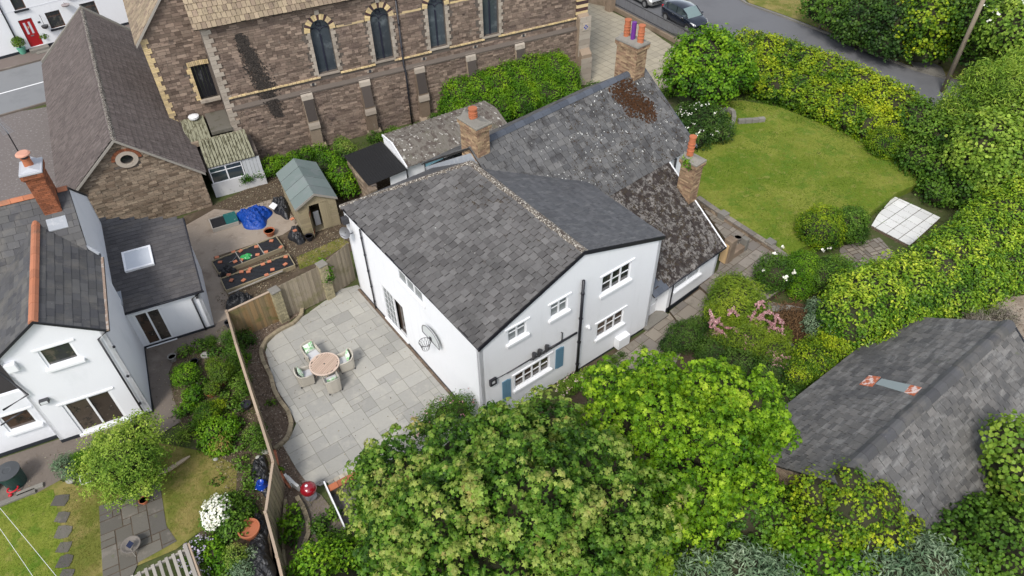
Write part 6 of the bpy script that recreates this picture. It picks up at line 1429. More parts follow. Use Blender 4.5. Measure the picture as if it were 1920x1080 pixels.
# planter wall and steps at the foot of the patio
t = thing('brick_capped_wall', 'low wall with terracotta coping at the foot of the patio beside the red barbecue', 'wall', at(650, 900))
WA, WB = at(616, 917, .38), at(720, 862, .38); WFr = Fr((WA[0], WA[1], 0), math.degrees(math.atan2((WB-WA)[1], (WB-WA)[0]))); WL = np.linalg.norm(WB-WA)
b = MB(); b.fbox(WFr, 0, WL, -.1, .1, -.3, .38); b.build('wall', MORTAR, t)
for i in range(6): b = MB(); b.fbox(WFr, WL*i/6, WL*(i+1)/6-.012, -.14, .12, .38, .43+random.random()*.006); b.build('coping', TERRA, t, bevel=.01)
cells = []
for r_ in range(2):
    for i in range(int(WL/.22)): cells.append((WFr.w(.22*i+(.11 if r_ else 0), .13+.21*r_, -.02), WFr.x*.205, WFr.y*.2, WFr.z*.07))
pieces(t, 'step_brick', cells, mat('cream_block', (.50, .46, .38), (.42, .38, .31), rough=.9, var=.12, grain=.2, layers=[(3, .55, .7, (.25, .24, .12), .5)]), 60)
WA0 = np.array([WA[0], WA[1], 0]); sd_ = unit(at(645, 985, 0)-at(612, 905, 0)); Z3 = at(612, 905, .6), at(646, 985, .6)
b = MB(); p, q = at(606, 903, .55), at(645, 988, .55); nr = unit(np.cross(q-p, (0, 0, 1)))
b.prism([np.array([p[0], p[1], 0]), np.array([q[0], q[1], 0]), np.array([q[0], q[1], .42]), p], -nr*.05); b.build('rendered_wing', RENDER, t)
gpoly('old_slab_floor', [(612, 920), (720, 868), (760, 960), (665, 990), (640, 975)], .02, mat('dark_old_slab', (.12, .105, .10), rough=1, var=0, grain=.3, layers=[(1.2, .55, .66, (.2, .2, .185), .7)]))
gpoly('lower_yard', [(556, 930), (600, 925), (650, 990), (690, 1040), (640, 1100), (560, 1100)], .019, CONC)

# ================================================================== PATIO FURNITURE
tc = at(608, 682, .74); t = thing('patio_table', 'round slatted pinkish wood patio table among four rattan chairs', 'table', (tc[0], tc[1], .035))
R_ = .63; fr = Fr((tc[0], tc[1], 0), 62)
n = 13
for i in range(n):
    y0 = -R_+.05+(2*R_-.1)*i/n; y1 = y0+(2*R_-.1)/n-.014; ym = (y0+y1)/2; hw = math.sqrt(max((R_-.05)**2-max(abs(y0), abs(y1))**2, 0.01)); b = MB()
    b.fbox(fr, -hw, hw, y0, y1, .705, .738); b.build('slat', TABLE, t)
b = MB(); V = []
for r_, z in ((R_-.06, .70), (R_-.06, .742), (R_, .742), (R_, .70)): V += [fr.w(r_*math.cos(a), r_*math.sin(a), z) for a in np.linspace(0, 2*math.pi, 48, endpoint=False)]
b.add(V, [(k*48+i, k*48+(i+1) % 48, ((k+1) % 4)*48+(i+1) % 48, ((k+1) % 4)*48+i) for k in range(4) for i in range(48)]); b.build('table_rim', TABLER, t)
b = MB(); b.lathe(fr.w(0, 0, .738), [(.035, 0), (.03, .006)], 12); b.build('parasol_hole', DGREY, t)
for k in range(4):
    a = math.pi/4+k*math.pi/2; b = MB(); b.tube([fr.w(.48*math.cos(a), .48*math.sin(a), .035), fr.w(.42*math.cos(a), .42*math.sin(a), .7)], .03, 8); b.build('leg', TABLER, t)
def rattan_chair(label, u, v, face, cushion='back', first=[None]):
    c = at(u, v, .45); loc = (c[0], c[1], .035)
    if first[0] is None:
        t = thing('rattan_chair', label, 'chair', loc, face, 'rattan armchairs round the patio table'); F = WF
        # shell: a U of woven side and back panels, higher at the back
        prof = [(-.30, .34, .60), (-.31, .05, .60), (-.31, -.18, .66), (-.27, -.29, .80), (-.12, -.335, .84), (.12, -.335, .84), (.27, -.29, .80), (.31, -.18, .66), (.31, .05, .60), (.30, .34, .60)]
        th = .05; V = []
        for (x, y, z) in prof:
            L = math.hypot(x, y+.05); ix, iy = x*(1-th/L*1.2), y+.0-(y+.05)*th/L*1.2
            tp_ = 1 if z < .7 else 1.06
            V += [(x*.93, y*.93, .05), (x*tp_, y*tp_, z), (ix*tp_, iy*tp_, z), (ix*.93, iy*.93, .05)]
        n = len(prof); Fc = [(i*4+k, (i+1)*4+k, (i+1)*4+(k+1) % 4, i*4+(k+1) % 4) for i in range(n-1) for k in range(4)]+[(0, 1, 2, 3), ((n-1)*4+3, (n-1)*4+2, (n-1)*4+1, (n-1)*4)]
        b = MB(); b.add(V, Fc, .5); sh = b.build('woven_shell', RATTAN, t, local=True, bevel=.012)
        b = MB()
        pts = [np.array([(x*.98)*(1.03 if z > .7 else 1), (y*.98)*(1.03 if z > .7 else 1), z+.004]) for x, y, z in prof]; b.tube(pts, .03, 8); b.build('arm_roll', RATTAN, t, local=True, smooth=True)
        b = MB(); b.fbox(F, -.27, .27, -.26, .33, .2, .36); b.build('seat_box', RATTAN, t, local=True, bevel=.01)
        b = MB(); b.fbox(F, -.255, .255, -.25, .325, .36, .45); b.build('seat_cushion', CUSH, t, local=True, bevel=.03)
        for sx in (-.27, .27):
            for sy in (-.27, .29): b = MB(); b.tube([(sx, sy, 0), (sx, sy, .08)], .025, 6); b.build('foot', DGREY, t, local=True)
        first[0] = t; return t
    t = copy_tree(first[0]); t.location = Vector([float(q) for q in loc]); t.rotation_euler = (0, 0, face); t['label'] = label; return t
def cushion(chair, label, tilt=.35, dx=0, dy=-.12):
    n = 10; V = []; 
    for i in range(n+1):
        for j in range(n+1):
            x, z = -1+2*i/n, -1+2*j/n; th = .075*(1-abs(x)**2.5)*(1-abs(z)**2.5); k = 1-.07*(1-abs(x))*abs(z)-.07*(1-abs(z))*abs(x); V.append((x*.22*k, th, z*.22*k))
    m_ = len(V); V += [(x, -y, z) for x, y, z in V]; F = []
    for i in range(n):
        for j in range(n): a = i*(n+1)+j; F += [(a, a+n+1, a+n+2, a+1), (m_+a, m_+a+1, m_+a+n+2, m_+a+n+1)]
    M_ = Matrix.Translation(chair.location) @ Matrix.Rotation(chair.rotation_euler[2], 4, 'Z') @ Matrix.Translation((dx, dy, .67)) @ Matrix.Rotation(tilt, 4, 'X')
    W_ = [np.array(M_ @ Vector(v)) for v in V]; b = MB(); b.add(W_, F, .5); tag(b.build('scatter_cushion', LEAFC, smooth=True), label, 'cushion', 'leaf print scatter cushions')
def face_to(u, v):
    c = at(u, v, .45); d = tc-c; return math.atan2(d[1], d[0])-math.pi/2
for (lab, u, v, cl) in (('rattan armchair above the table with a green leaf cushion upright at its back', 584, 662, 'square leaf print cushion showing its whole face in the chair above the table'), ('rattan armchair at the right of the table seen from its side', 648, 676, 'leaf print cushion seen edge on in the right hand rattan chair'), ('rattan armchair at the left of the table, leaf cushion leaning at its back', 571, 704, 'leaf print cushion leaning in the left hand rattan chair'), ('rattan armchair with its back to the camera and its cushion nearly hidden', 623, 716, 'leaf print cushion nearly hidden behind the back of the near chair')):
    k = rattan_chair(lab, u, v, face_to(u, v)); cushion(k, cl)
# kettle barbecue
c = at(586, 936, 0); t = thing('kettle_barbecue', 'glossy dark red kettle barbecue on legs beside the terracotta coping', 'barbecue', c); kz_ = .72
b = MB(); b.lathe(c+np.array([0, 0, kz_]), [(.05, -.22), (.18, -.18), (.27, -.08), (.29, 0), (.27, 0)], 28); b.build('bowl', REDG, t, smooth=True)
b = MB(); b.lathe(c+np.array([0, 0, kz_+.005]), [(.295, 0), (.295, .02), (.27, .1), (.2, .18), (.1, .225), (.0, .235)], 28); b.build('lid', REDG, t, smooth=True)
b = MB(); hd = c+np.array([-.08, .10, kz_+.2]); b.tube([hd+np.array([-.1, .02, 0]), hd+np.array([-.08, .05, .06]), hd+np.array([.05, .09, .07]), hd+np.array([.08, .06, 0])], .012, 6); b.build('handle', GREYM, t)
b = MB(); b.lathe(c+np.array([-.02, -.02, kz_+.235]), [(.05, 0), (.05, .012), (.0, .014)], 14); b.build('vent', UPVC, t)
for k in range(3): a = k*2.094+.5; b = MB(); b.tube([c+np.array([.14*math.cos(a), .14*math.sin(a), kz_-.18]), c+np.array([.3*math.cos(a), .3*math.sin(a), 0])], .013, 6); b.build('leg', GREYM, t)
b = MB(); b.lathe(c+np.array([0, 0, .22]), [(.2, 0), (.22, .02), (.2, .01)], 18); b.build('ash_pan', GREYM, t)

# ================================================================== NEIGHBOUR'S GARDEN
t = thing('compost_bin', 'dark green tapered compost bin with round grey lid against the neighbour wall', 'compost bin', at(35, 880)); c = at(33, 905, 0)
b = MB(); b.lathe(c, [(.33, 0), (.35, .05), (.40, .72), (.42, .74), (.42, .78)], 30); b.build('body', GREENPL, t, smooth=False)
b = MB(); b.lathe(c+np.array([0, 0, .78]), [(.43, 0), (.43, .03), (.15, .07), (.12, .06), (.0, .06)], 30); b.build('lid', mat('grey_lid', (.06, .065, .07), rough=.5, var=0, grain=.1), t)
REDPL = mat('red_plastic', (.5, .02, .03), rough=.35, var=.05)
t = thing('push_tricycle', 'small red plastic ride on toy between the bin and the silver boat hull', 'toy', at(22, 915)); c = at(25, 918, .15); fr = Fr((c[0], c[1], 0), 30)
b = MB(); b.tube([fr.w(.18*math.cos(a), .14*math.sin(a), .2) for a in np.linspace(0, 6.28, 17)], .03, 8, cap=False); b.build('seat_ring', REDPL, t, smooth=True)
b = MB(); b.tube([fr.w(0, .14, .2), fr.w(-.1, .55, .55)], .025, 6); b.build('push_handle', REDPL, t)
for sx in (-.15, .15): b = MB(); b.lathe(fr.w(sx, -.12, 0), [(.05, 0), (.07, .03), (.07, .08), (.04, .1)], 12); b.build('wheel', REDPL, t)
t = thing('grey_toy_car', 'pale grey moulded toy vehicle cut off by the left edge below the red toy', 'toy', at(5, 905)); fr = Fr(at(-12, 915), 75)
b = MB(); b.fbox(fr, -.7, .7, -.3, .3, .12, .42); b.build('body', CARS, t, bevel=.14); b = MB(); b.fbox(fr, -.3, .3, -.22, .22, .42, .6); b.build('cabin', BLUEP, t, bevel=.08)
for sx in (-.45, .45):
    for sy in (-.28, .28): b = MB(); b.tube([fr.w(sx, sy-.05, .14), fr.w(sx, sy+.05, .14)], .14, 14); b.build('wheel', TYRE, t)
# stepping stones across the lawn
for i, (u, v, s_) in enumerate([(114, 938, .30), (116, 970, .27), (118, 998, .30), (120, 1026, .25), (122, 1053, .28), (124, 1078, .25)]):
    c = at(u, v, .02); b = MB(); P = [c+np.array([x*s_*random.uniform(.8, 1.05), y*s_*random.uniform(.75, 1.0), 0]) for x, y in ((-.9, -.8), (0, -.95), (.9, -.8), (1, .1), (.85, .85), (-.1, .95), (-.9, .8))]; b.prism(P, np.array([0, 0, .02]))
    tag(b.build('stepping_stone', bpy.data.materials['dark_flagstone']), ['stepping stone nearest the concrete path on the lawn', 'second stepping stone from the concrete path', 'third stepping stone down the lawn', 'fourth stepping stone down the lawn', 'fifth stepping stone, second from the bottom edge', 'last stepping stone at the bottom edge of the lawn'][i], 'stepping stone', 'stepping stones across the neighbour lawn')
c0 = [(-6, 952), (35, 930)]
for i, ((u, v), l, lab) in enumerate([((-5, 950), 1.3, 'long cement kerb block at the lawn corner by the left edge'), ((33, 930), .9, 'shorter cement kerb block between lawn and concrete by the toys')]):
    c = at(u, v, 0); fr = Fr(c, 28); b = MB(); b.fbox(fr, 0, l, -.1, .1, 0, .12); tag(b.build('kerb_block', CEMENT, bevel=.015), lab, 'kerb block')
# slatted pergola / bench at the bottom
t = thing('slatted_trellis_bench', 'weathered grey slatted timber frame cut off by the bottom edge', 'bench', at(300, 1070)); PZ = .75
pf = Fr(at(345, 1028, PZ), 32.8); pf.o[2] = 0
for i in range(9): b = MB(); b.fbox(pf, -.2-.22*i, -.1-.22*i, -1.5, 0, PZ, PZ+.03); b.build('slat', WOODP, t, bevel=.004)
b = MB(); b.fbox(pf, .0, .12, -1.7, .1, PZ-.1, PZ+.06); b.build('end_rail', WOODP, t); b = MB(); b.fbox(pf, -2.3, 0, -.1, -.03, PZ-.08, PZ-.002); b.build('cross_rail', WOODP, t)
b = MB(); b.fbox(pf, .13, .2, -1.7, .1, .0, PZ+.02); b.build('side_panel', TIMB, t)
for (x_, y_) in ((-2.2, -.1), (-.1, -.1)): b = MB(); b.fbox(pf, x_, x_+.08, y_, y_+.08, 0, PZ-.1); b.build('leg', WOODP, t)
b = MB(); b.fbox(pf, -2.6, -2.3, -.05, .05, PZ+.05, PZ+.12); b.build('arm_block', WOODP, t)
c = flowerpot(473, 1003, 0, .36, .5, TERRA, 'big empty terracotta pot against the lower side fence', soil=False)
flowerpot(397, 741, 0, .22, .28, TERRA, 'terracotta pot with a small bush beside the yellow shrub'); flowerpot(418, 719, 0, .25, .3, mat('brown_glazed_pot', (.16, .07, .04), rough=.5, var=.05), 'brown pot with a straggly bush behind the terracotta pot')
flowerpot(464, 765, 0, .19, .28, BLACKP, 'black bucket standing by the side fence', soil=False, cat='bucket'); flowerpot(367, 684, 0, .17, .25, BLACKP, 'black pot lying open beside the grey stone in the bed')
flowerpot(326, 676, 0, .17, .3, mat('grey_pot', (.3, .29, .27), rough=.8), 'grey stone pot behind the bright green bush')
flowerpot(420, 840, 0, .16, .2, TERRA, 'terracotta pot with dried yellow grass at the lawn edge'); flowerpot(272, 942, 0, .16, .2, TERRA, 'terracotta pot peeking from under the round pale bush')
flowerpot(430, 612, 0, .15, .3, DGREY, 'dark pot tucked behind the corner fence post')
flowerpot(358, 1043, 0, .14, .18, ORIDGE, 'small orange pot beside the slatted timber frame')
c = at(493, 915, 0); t = thing('blue_glazed_pot', 'blue glazed strawberry pot behind the side fence on black sheeting', 'plant pot', c); b = MB(); b.lathe(c, [(.1, 0), (.2, .1), (.22, .22), (.13, .36), (.14, .4), (.1, .4), (.09, .34)], 22); b.build('pot', BLPOT, t, smooth=True)
for k in range(5): a = k*1.257; b = MB(); b.lathe(c+np.array([.2*math.cos(a), .2*math.sin(a), .14]), [(.03, 0), (.06, .05), (.045, .06), (.03, .03)], 10); b.build('pocket', BLPOT, t)
for (uu, vv, rx, ry, h, sd_, lb_) in ((490, 890, .35, .95, .12, 21, 'black sheeting with stones beside the fence bend'), (483, 985, .3, .9, .15, 22, 'black sheeting between the fence and the terracotta pot'), (487, 1050, .45, 1.0, .3, 23, 'big fold of black sheeting at the bottom of the fence')):
    c = NF.g(uu, vv, .1); tarp('black_sheeting', lb_, 'plastic sheet', c[0], c[1], rx, ry, h, PLAST, fr=NF, seed=sd_, fold=.06)
def rock(u, v, s_, m, label, z=0., sq=.6):
    c = at(u, v, z+s_*.2); b = MB(); ellipsoid(b, c, (s_, s_*.8, s_*sq), k=9, j=6, seed=int(u)); tag(b.build('rock', m), label, 'rock')
for (u, v, s_, m_, l_) in ((483, 868, .12, OLDSL, 'grey stone holding down the sheeting nearest the fence bend'), (486, 858, .14, SANDST, 'pale square stone on the black sheeting'), (492, 882, .13, OLDSL, 'brown round stone on the black sheeting above the blue pot'), (503, 890, .12, SANDST, 'pale stone tight against the fence above the blue pot'), (497, 847, .16, SANDST, 'pinkish slab of stone at the top of the black sheeting'), (404, 861, .1, SANDST, 'pale stone on the edge of the dry lawn below the green clump'), (131, 901, .2, SANDST, 'pinkish rock at the edge of the planted corner by the path'), (385, 666, .22, SANDST, 'flat grey stone in the bed near the extension')): rock(u, v, s_, m_, l_)
b = MB(); b.tube([at(290, 892, .1), at(320, 878, .14), at(345, 862, .12), at(356, 855, .1)], [.09, .085, .07, .03], 9); tag(b.build('log', mat('bleached_log', (.36, .29, .21), rough=.9, var=.05, grain=.3)), 'bleached driftwood log lying on the lawn right of the round bush', 'log')
t = thing('solar_bird_bath', 'stone bird bath with a small dark solar panel on a post', 'bird bath', at(245, 1035)); c = at(252, 1030, 0)
b = MB(); b.lathe(c, [(.15, 0), (.1, .12), (.28, .3), (.33, .36), (.3, .36), (.2, .31)], 16); b.build('basin', OLDSL, t)
b = MB(); p = at(236, 1024, .5); b.box(p, np.array([.18, -.1, .0]), np.array([.1, .16, .08]), np.array([0, 0, .015])); b.build('solar_panel', mat('solar_cell', (.01, .015, .04), rough=.2, var=0), t); b = MB(); b.tube([p+np.array([.1, .0, 0]), p+np.array([.22, -.15, -.45])], .02, 6); b.build('post', WOODP, t)
b = MB(); P = [at(149, 893, .2), at(169, 886, .2), at(171, 903, .2), at(152, 909, .2)]; b.tube(P+[P[0]], .015, 5, cap=False); tag(b.build('planting_square', UPVC), 'small white square frame lying at the left foot of the round pale bush', 'frame')
# washing lines
for (p, q, l_) in ((at(-40, 905, 2.2), at(130, 1110, 2.2), 'upper white washing line across the bottom left lawn'), (at(-40, 935, 2.2), at(95, 1130, 2.2), 'lower white washing line across the bottom left lawn')):
    b = MB(); b.tube([p+(q-p)*k/8-np.array([0, 0, .12*math.sin(math.pi*k/8)]) for k in range(9)], .006, 5); tag(b.build('washing_line', UPVC), l_, 'washing line')
# ================================================================== CARS, RAILINGS, POLE
def hatchback(label, loc, ang, paint, seed=0, first=[None]):
    fr = WF; L, Wd, Hh = 3.95, 1.72, 1.5
    t = thing('parked_car', label, 'car', loc, ang, 'cars parked along the churchyard railings')
    # stations from the tail (x=-L/2) to the nose: (x, half width, sill z, belt z, roof z, roof half width)
    st = [(-1.97, .62, .35, .80, .80, .60), (-1.90, .76, .28, .92, .93, .70), (-1.72, .82, .24, .98, 1.30, .60), (-1.45, .84, .22, .97, 1.42, .62), (-.9, .86, .20, .95, 1.49, .64), (-.2, .86, .20, .93, 1.51, .65), (.35, .86, .20, .91, 1.44, .63), (.8, .86, .20, .90, 1.20, .60), (1.12, .85, .20, .89, .93, .70), (1.5, .83, .22, .80, .84, .66), (1.82, .74, .26, .68, .70, .55), (1.98, .55, .34, .52, .54, .42)]
    body = MB(); V = []; n = 14
    for (x, w_, s_, bz, rz, rw) in st:
        low = min(rz, bz+.04)
        ring = [(-w_*.80, s_), (-w_*.97, s_+.12), (-w_, s_+.30), (-w_*.98, bz-.1), (-w_*.93, bz), (-rw*1.02 if rz <= bz+.05 else -w_*.88, low), (-w_*.4, low+.015)]
        ring = ring+[(-a, z) for a, z in ring[::-1]]
        V += [(x, a, z) for a, z in ring]
    k = 14; F = [(i*k+j, i*k+(j+1) % k, (i+1)*k+(j+1) % k, (i+1)*k+j) for i in range(len(st)-1) for j in range(k)]+[tuple(range(k))[::-1], tuple(range((len(st)-1)*k, len(st)*k))]
    body.add(V, F, .5); body.build('body', paint, t, smooth=True, local=True)
    # cabin: glass sides with a painted roof
    cab = [s_ for s_ in st if s_[4] > s_[3]+.05 or s_[0] == 1.12]
    g = MB(); V = []
    for (x, w_, s_, bz, rz, rw) in cab: V += [(x, -w_*.88, bz+.02), (x, -rw, max(rz-.05, bz+.03)), (x, rw, max(rz-.05, bz+.03)), (x, w_*.88, bz+.02)]
    m_ = len(cab); g.add(V, [(i*4+j, i*4+j+1, (i+1)*4+j+1, (i+1)*4+j) for i in range(m_-1) for j in (0, 2)], .5); g.build('side_window', CARG, t, local=True)
    r_ = MB(); rs = cab[:-2]; V = []
    for (x, w_, s_, bz, rz, rw) in rs: V += [(x, -rw-.02, rz-.06), (x, -rw*.9, rz-.01), (x, 0, rz+.01), (x, rw*.9, rz-.01), (x, rw+.02, rz-.06)]
    r_.add(V, [(i*5+j, i*5+j+1, (i+1)*5+j+1, (i+1)*5+j) for i in range(len(rs)-1) for j in range(4)], .5); r_.build('roof', paint, t, smooth=True, local=True)
    ws = MB(); a_, b2, c_ = cab[-3], cab[-2], cab[-1]; V = []
    for (x, w_, s_, bz, rz, rw) in (a_, b2, c_): V += [(x, -rw*.97, rz-.02), (x, 0, rz+.02), (x, rw*.97, rz-.02)]
    ws.add(V, [(0, 1, 4, 3), (1, 2, 5, 4), (3, 4, 7, 6), (4, 5, 8, 7)], .5); ws.build('windscreen', WSCR, t, smooth=True, local=True)
    q = cab[0]; q1 = st[1]; bw = MB(); bw.add([(q[0], -q[5]*.95, q[4]-.02), (q[0], q[5]*.95, q[4]-.02), (q1[0]+.04, q1[5]*.95, q1[4]+.03), (q1[0]+.04, -q1[5]*.95, q1[4]+.03)], [(0, 1, 2, 3)], .5); bw.build('rear_window', CARG, t, local=True)
    for s_ in (-1, 1):
        b = MB(); b.tube([(1.12, s_*.74, .92), (.8, s_*.655, 1.19), (.35, s_*.68, 1.42)], .03, 5); b.build('pillar', paint, t, local=True)
        b = MB(); b.tube([(-.2, s_*.88*.86, .93), (-.2, s_*.67, 1.46)], .025, 5); b.build('pillar', paint, t, local=True)
        b = MB(); b.tube([(-1.2, s_*.88*.86, .96), (-1.35, s_*.65, 1.4)], .06, 5); b.build('pillar', paint, t, local=True)
        b = MB(); ellipsoid(b, (.78, s_*.98, .98), (.09, .10, .07)); b.build('wing_mirror', paint, t, smooth=True, local=True)
        b = MB(); b.prism([(1.42, s_*.80, .72), (1.55, s_*.80, .80), (1.9, s_*.62, .70), (1.93, s_*.58, .58), (1.7, s_*.76, .60)], (0, s_*-.02, .035)); b.build('headlight', LAMP, t, local=True, bevel=.01)
        b = MB(); b.box((-1.93, s_*.66-.08, .72), (.09, 0, 0), (0, .16, 0), (0, 0, .3)); b.build('tail_light', REDPL, t, local=True, bevel=.02)
        for x in (-.45, .45): b = MB(); b.box((x-.08+.0, s_*.855-.012, .80), (.17, 0, 0), (0, .024, 0), (0, 0, .025)); b.build('door_handle', GREYM, t, local=True)
        for x in (-1.22, 1.28):
            b = MB(); b.tube([(x, s_*.70, .31), (x, s_*.875, .31)], .31, 22); w_ = b.build('wheel', TYRE, t, local=True)
            b = MB(); b.tube([(x, s_*.876, .31), (x, s_*.884, .31)], .2, 18); b.build('rim', GREYM, w_, local=True)
            for kk in range(5):
                a = kk*1.257; b = MB(); b.box((x+.03*math.cos(a), s_*.886, .31+.03*math.sin(a)), (.16*math.cos(a), 0, .16*math.sin(a)), (-.04*math.sin(a), 0, .04*math.cos(a)), (0, s_*.006, 0)); b.build('spoke', CARS, w_, local=True)
            b = MB(); P = [(x+.36*math.cos(a), s_*.84, .31+.36*math.sin(a)) for a in np.linspace(-.1, math.pi+.1, 13)]; b.tube(P, .03, 5); b.build('wheel_arch', BLACKP, t, local=True)
    b = MB(); b.box((1.93, -.4, .36), (.05, 0, 0), (0, .8, 0), (0, 0, .13)); b.build('grille', BLACKP, t, local=True)
    b = MB(); b.prism([(1.86, -.06, .665), (1.86, .06, .665), (1.90, 0, .68)], (.0, 0, .02)); b.build('badge', GREYM, t, local=True)
    b = MB(); b.box((-1.985, -.26, .5), (.02, 0, 0), (0, .52, 0), (0, 0, .11)); b.build('number_plate', CREAM, t, local=True)
    return t
w1, w2 = at(1243, 37), at(1290, 63); dirc = unit((w2-w1)[:2]); ac = math.atan2(dirc[1], dirc[0]); md = (w1+w2)[:2]/2+np.array([-dirc[1], dirc[0]])*.86-dirc*.03
hatchback('dark navy hatchback parked facing down the lane behind the railings', (*md, .008), ac, CARB)
hatchback('silver car parked behind the dark hatchback, only its lower side in view', (*(md-dirc*5.3+np.array([-dirc[1], dirc[0]])*.15), .008), ac, CARS)
t = thing('churchyard_railings', 'grey metal railings on a stone kerb between churchyard paving and road', 'railings', at(1200, 55))
RA, RB = at(1138, 14), at(1292, 96); rd = unit(RB-RA); RLn = np.linalg.norm(RB-RA)
b = MB(); b.box(RA-np.array([rd[1], -rd[0], 0])*.0, rd*RLn, np.array([-rd[1], rd[0], 0])*.28, np.array([0, 0, .35])); b.build('stone_kerb', STONE2, t, bevel=.02)
nb2 = int(RLn/.13); me = None
for i in range(nb2):
    p = RA+rd*(.13*i)+np.array([-rd[1], rd[0], 0])*.14; b = MB(); b.box(p+np.array([0, 0, .35]), rd*.035, np.array([-rd[1], rd[0], 0])*.03, np.array([0, 0, 1.0])); 
    if me is None: o = b.build('bar', GREYM, t); me = o; p0 = p
    else: o = me.copy(); COL.objects.link(o); o.parent = t; o.matrix_parent_inverse = me.matrix_parent_inverse @ Matrix.Translation(Vector(p-p0))
for z in (.5, 1.22): b = MB(); b.box(RA+np.array([-rd[1], rd[0], 0])*.13+np.array([0, 0, z]), rd*RLn, np.array([-rd[1], rd[0], 0])*.05, np.array([0, 0, .05])); b.build('rail', DGREY, t)
b = MB(); fr = Fr(at(1143, 20), 37); b.fbox(fr, -.3, .3, -.3, .3, 0, 1.5); tag(b.build('gate_pier', STONE2, bevel=.03), 'stone gate pier at the top end of the churchyard railings', 'pier')
b = MB(); b.box(at(1095, 4), unit(at(1140, 14)-at(1095, 4))*np.linalg.norm(at(1140, 14)-at(1095, 4)), np.array([.1, .25, 0]), np.array([0, 0, .9])); tag(b.build('low_stone_wall', STONE2, bevel=.03), 'low dark stone wall at the top corner of the churchyard', 'wall')
b = MB(); c = at(1767, 172, 0); b.tube([c, c+np.array([0, 0, 9.5])], [.16, .11], 12); tag(b.build('telegraph_pole', mat('pole_wood', (.27, .22, .17), (.24, .20, .15), rough=.9, var=.1, grain=.3, stretch=(0, (1, 1, .1))), smooth=True), 'tall grey brown timber telegraph pole at the hedge by the lane', 'pole')
b = MB(); P = [at(u, v, .08) for u, v in ((1705, 112), (1735, 115), (1765, 128), (1772, 143), (1750, 140), (1712, 126))]; b.prism(P, np.array([0, 0, .1])); tag(b.build('stone_slab', CEMENT), 'flat stone slab on the verge left of the telegraph pole', 'slab')
# garden walls on the right
GW = 'low stone retaining walls of the raised lawn'
t = thing('lawn_retaining_wall', 'long low stone wall with pale coping along the edge of the raised lawn', 'wall', at(1400, 430), 0, GW)
pts = [at(1306, 370, .62), at(1352, 402, .62), (at(1440, 458, .62)), at(1490, 494, .62)]
for i in range(3):
    p, q = pts[i], pts[i+1]; d = unit((q-p)[:2]); L = np.linalg.norm((q-p)[:2]); n_ = np.array([-d[1], d[0], 0]); f = Face((p[0], p[1], 0), np.array([*d, 0]), -n_)
    b = MB(); f.box(b, 0, L, 0, .55, -.22, -.03); w_ = b.build('core', MORTAR, t)
    pieces(w_, 'stone', courses(f, rect(0, L, .2, .55), .12, (.2, .45), [], (.005, .03)), STONE2, 60)
    for k in range(int(L/.4)): b = MB(); f.box(b, L*k/int(L/.4), L*(k+1)/int(L/.4)-.015, .55, .62+random.random()*.01, -.25, .05); b.build('coping', OLDSL, t, bevel=.01)
for (u, v, lb_) in ((1358, 397, 'square stone cap on the lawn wall nearer the cottage'), (1446, 450, 'square stone cap at the far end of the lawn wall by the steps')):
    c = at(u, v, .75); fr = Fr((c[0], c[1], 0), 37); b = MB(); b.fbox(fr, -.22, .22, -.22, .22, .3, .70); tag(b.build('stone_pier', CEMENT, bevel=.03), lb_, 'pier')
for (uv, nm_, l_) in (([(1352, 210), (1366, 200), (1376, 207), (1377, 220), (1371, 235), (1363, 252)], 'round_bed_wall', 'curved low stone wall round the white flowering bush'), ([(1385, 224), (1405, 223), (1435, 220)], 'short_step_wall', 'short stone edging step on the lawn below the hedge')):
    edging(nm_, l_, uv, wd=.25, h=.25, m=CEMENT, seg=.35, z=LZ, cat='wall')
edging('round_pond_edge', 'curved stone edge of the dark sunken bed beside the barn hedge', [(1440, 580), (1470, 575), (1505, 580), (1528, 590)], wd=.3, h=.3, m=CEMENT, seg=.4)
edging('bed_kerb', 'curved pale kerb between the sunken bed and the pink bush', [(1458, 612), (1470, 630), (1483, 645), (1495, 655)], wd=.15, h=.3, m=CEMENT, seg=.3)
b = MB(); c = at(1500, 610, .1); b.lathe(c, [(.01, .0), (1.2, .02), (1.35, .1)], 18); tag(b.build('dead_undergrowth', mat('dead_stems', (.11, .06, .03), (.08, .05, .03), rough=1, var=0, grain=.6, bump=(9, 1.0))), 'bare brown sunken bed of dead stems between the two hedges', 'flower bed')
c = at(1500, 612, .2); n_ = 2600; P = np.stack([c[0]+RG.normal(size=n_)*.55, c[1]+RG.normal(size=n_)*.5, .15+RG.random(n_)*.5], 1); leaf_mesh('dead_stems', P, RG.normal(size=(n_, 3)), .35, 'blade', mat('dead_stalk', (.16, .09, .04), (.10, .06, .03), rough=1, var=.3, grain=.3), None, spread=.5, kind='stuff')
# stone trough planter and posts on the cottage path
t = thing('stone_planter_wall', 'short rough stone planter wall with a taller end pillar beside the cottage corner', 'planter', at(1375, 470))
pfz = .35; p, q = at(1362, 492, pfz), at(1395, 470, pfz); fr = Fr((p[0], p[1], pfz), math.degrees(math.atan2((q-p)[1], (q-p)[0])))
b = MB(); b.fbox(fr, -.1, .35, -.1, .35, -.1, 1.35); b.build('pillar', STONE2, t, bevel=.04); b = MB(); b.fbox(fr, .36, 1.3, -.05, .3, -.1, .35); b.build('low_wall', STONE2, t, bevel=.04); b = MB(); b.fbox(fr, 1.31, 1.55, -.05, .3, -.1, .7); b.build('end_pillar', CEMENT, t, bevel=.03)
b = MB(); b.fbox(fr, -.16, -.101, .0, .35, .0, 1.1); tag(b.build('leaning_board', mat('new_pine', (.55, .38, .2), rough=.7, var=0, grain=.15)), 'bright pine board leaning between the cottage and the stone pillar', 'board')
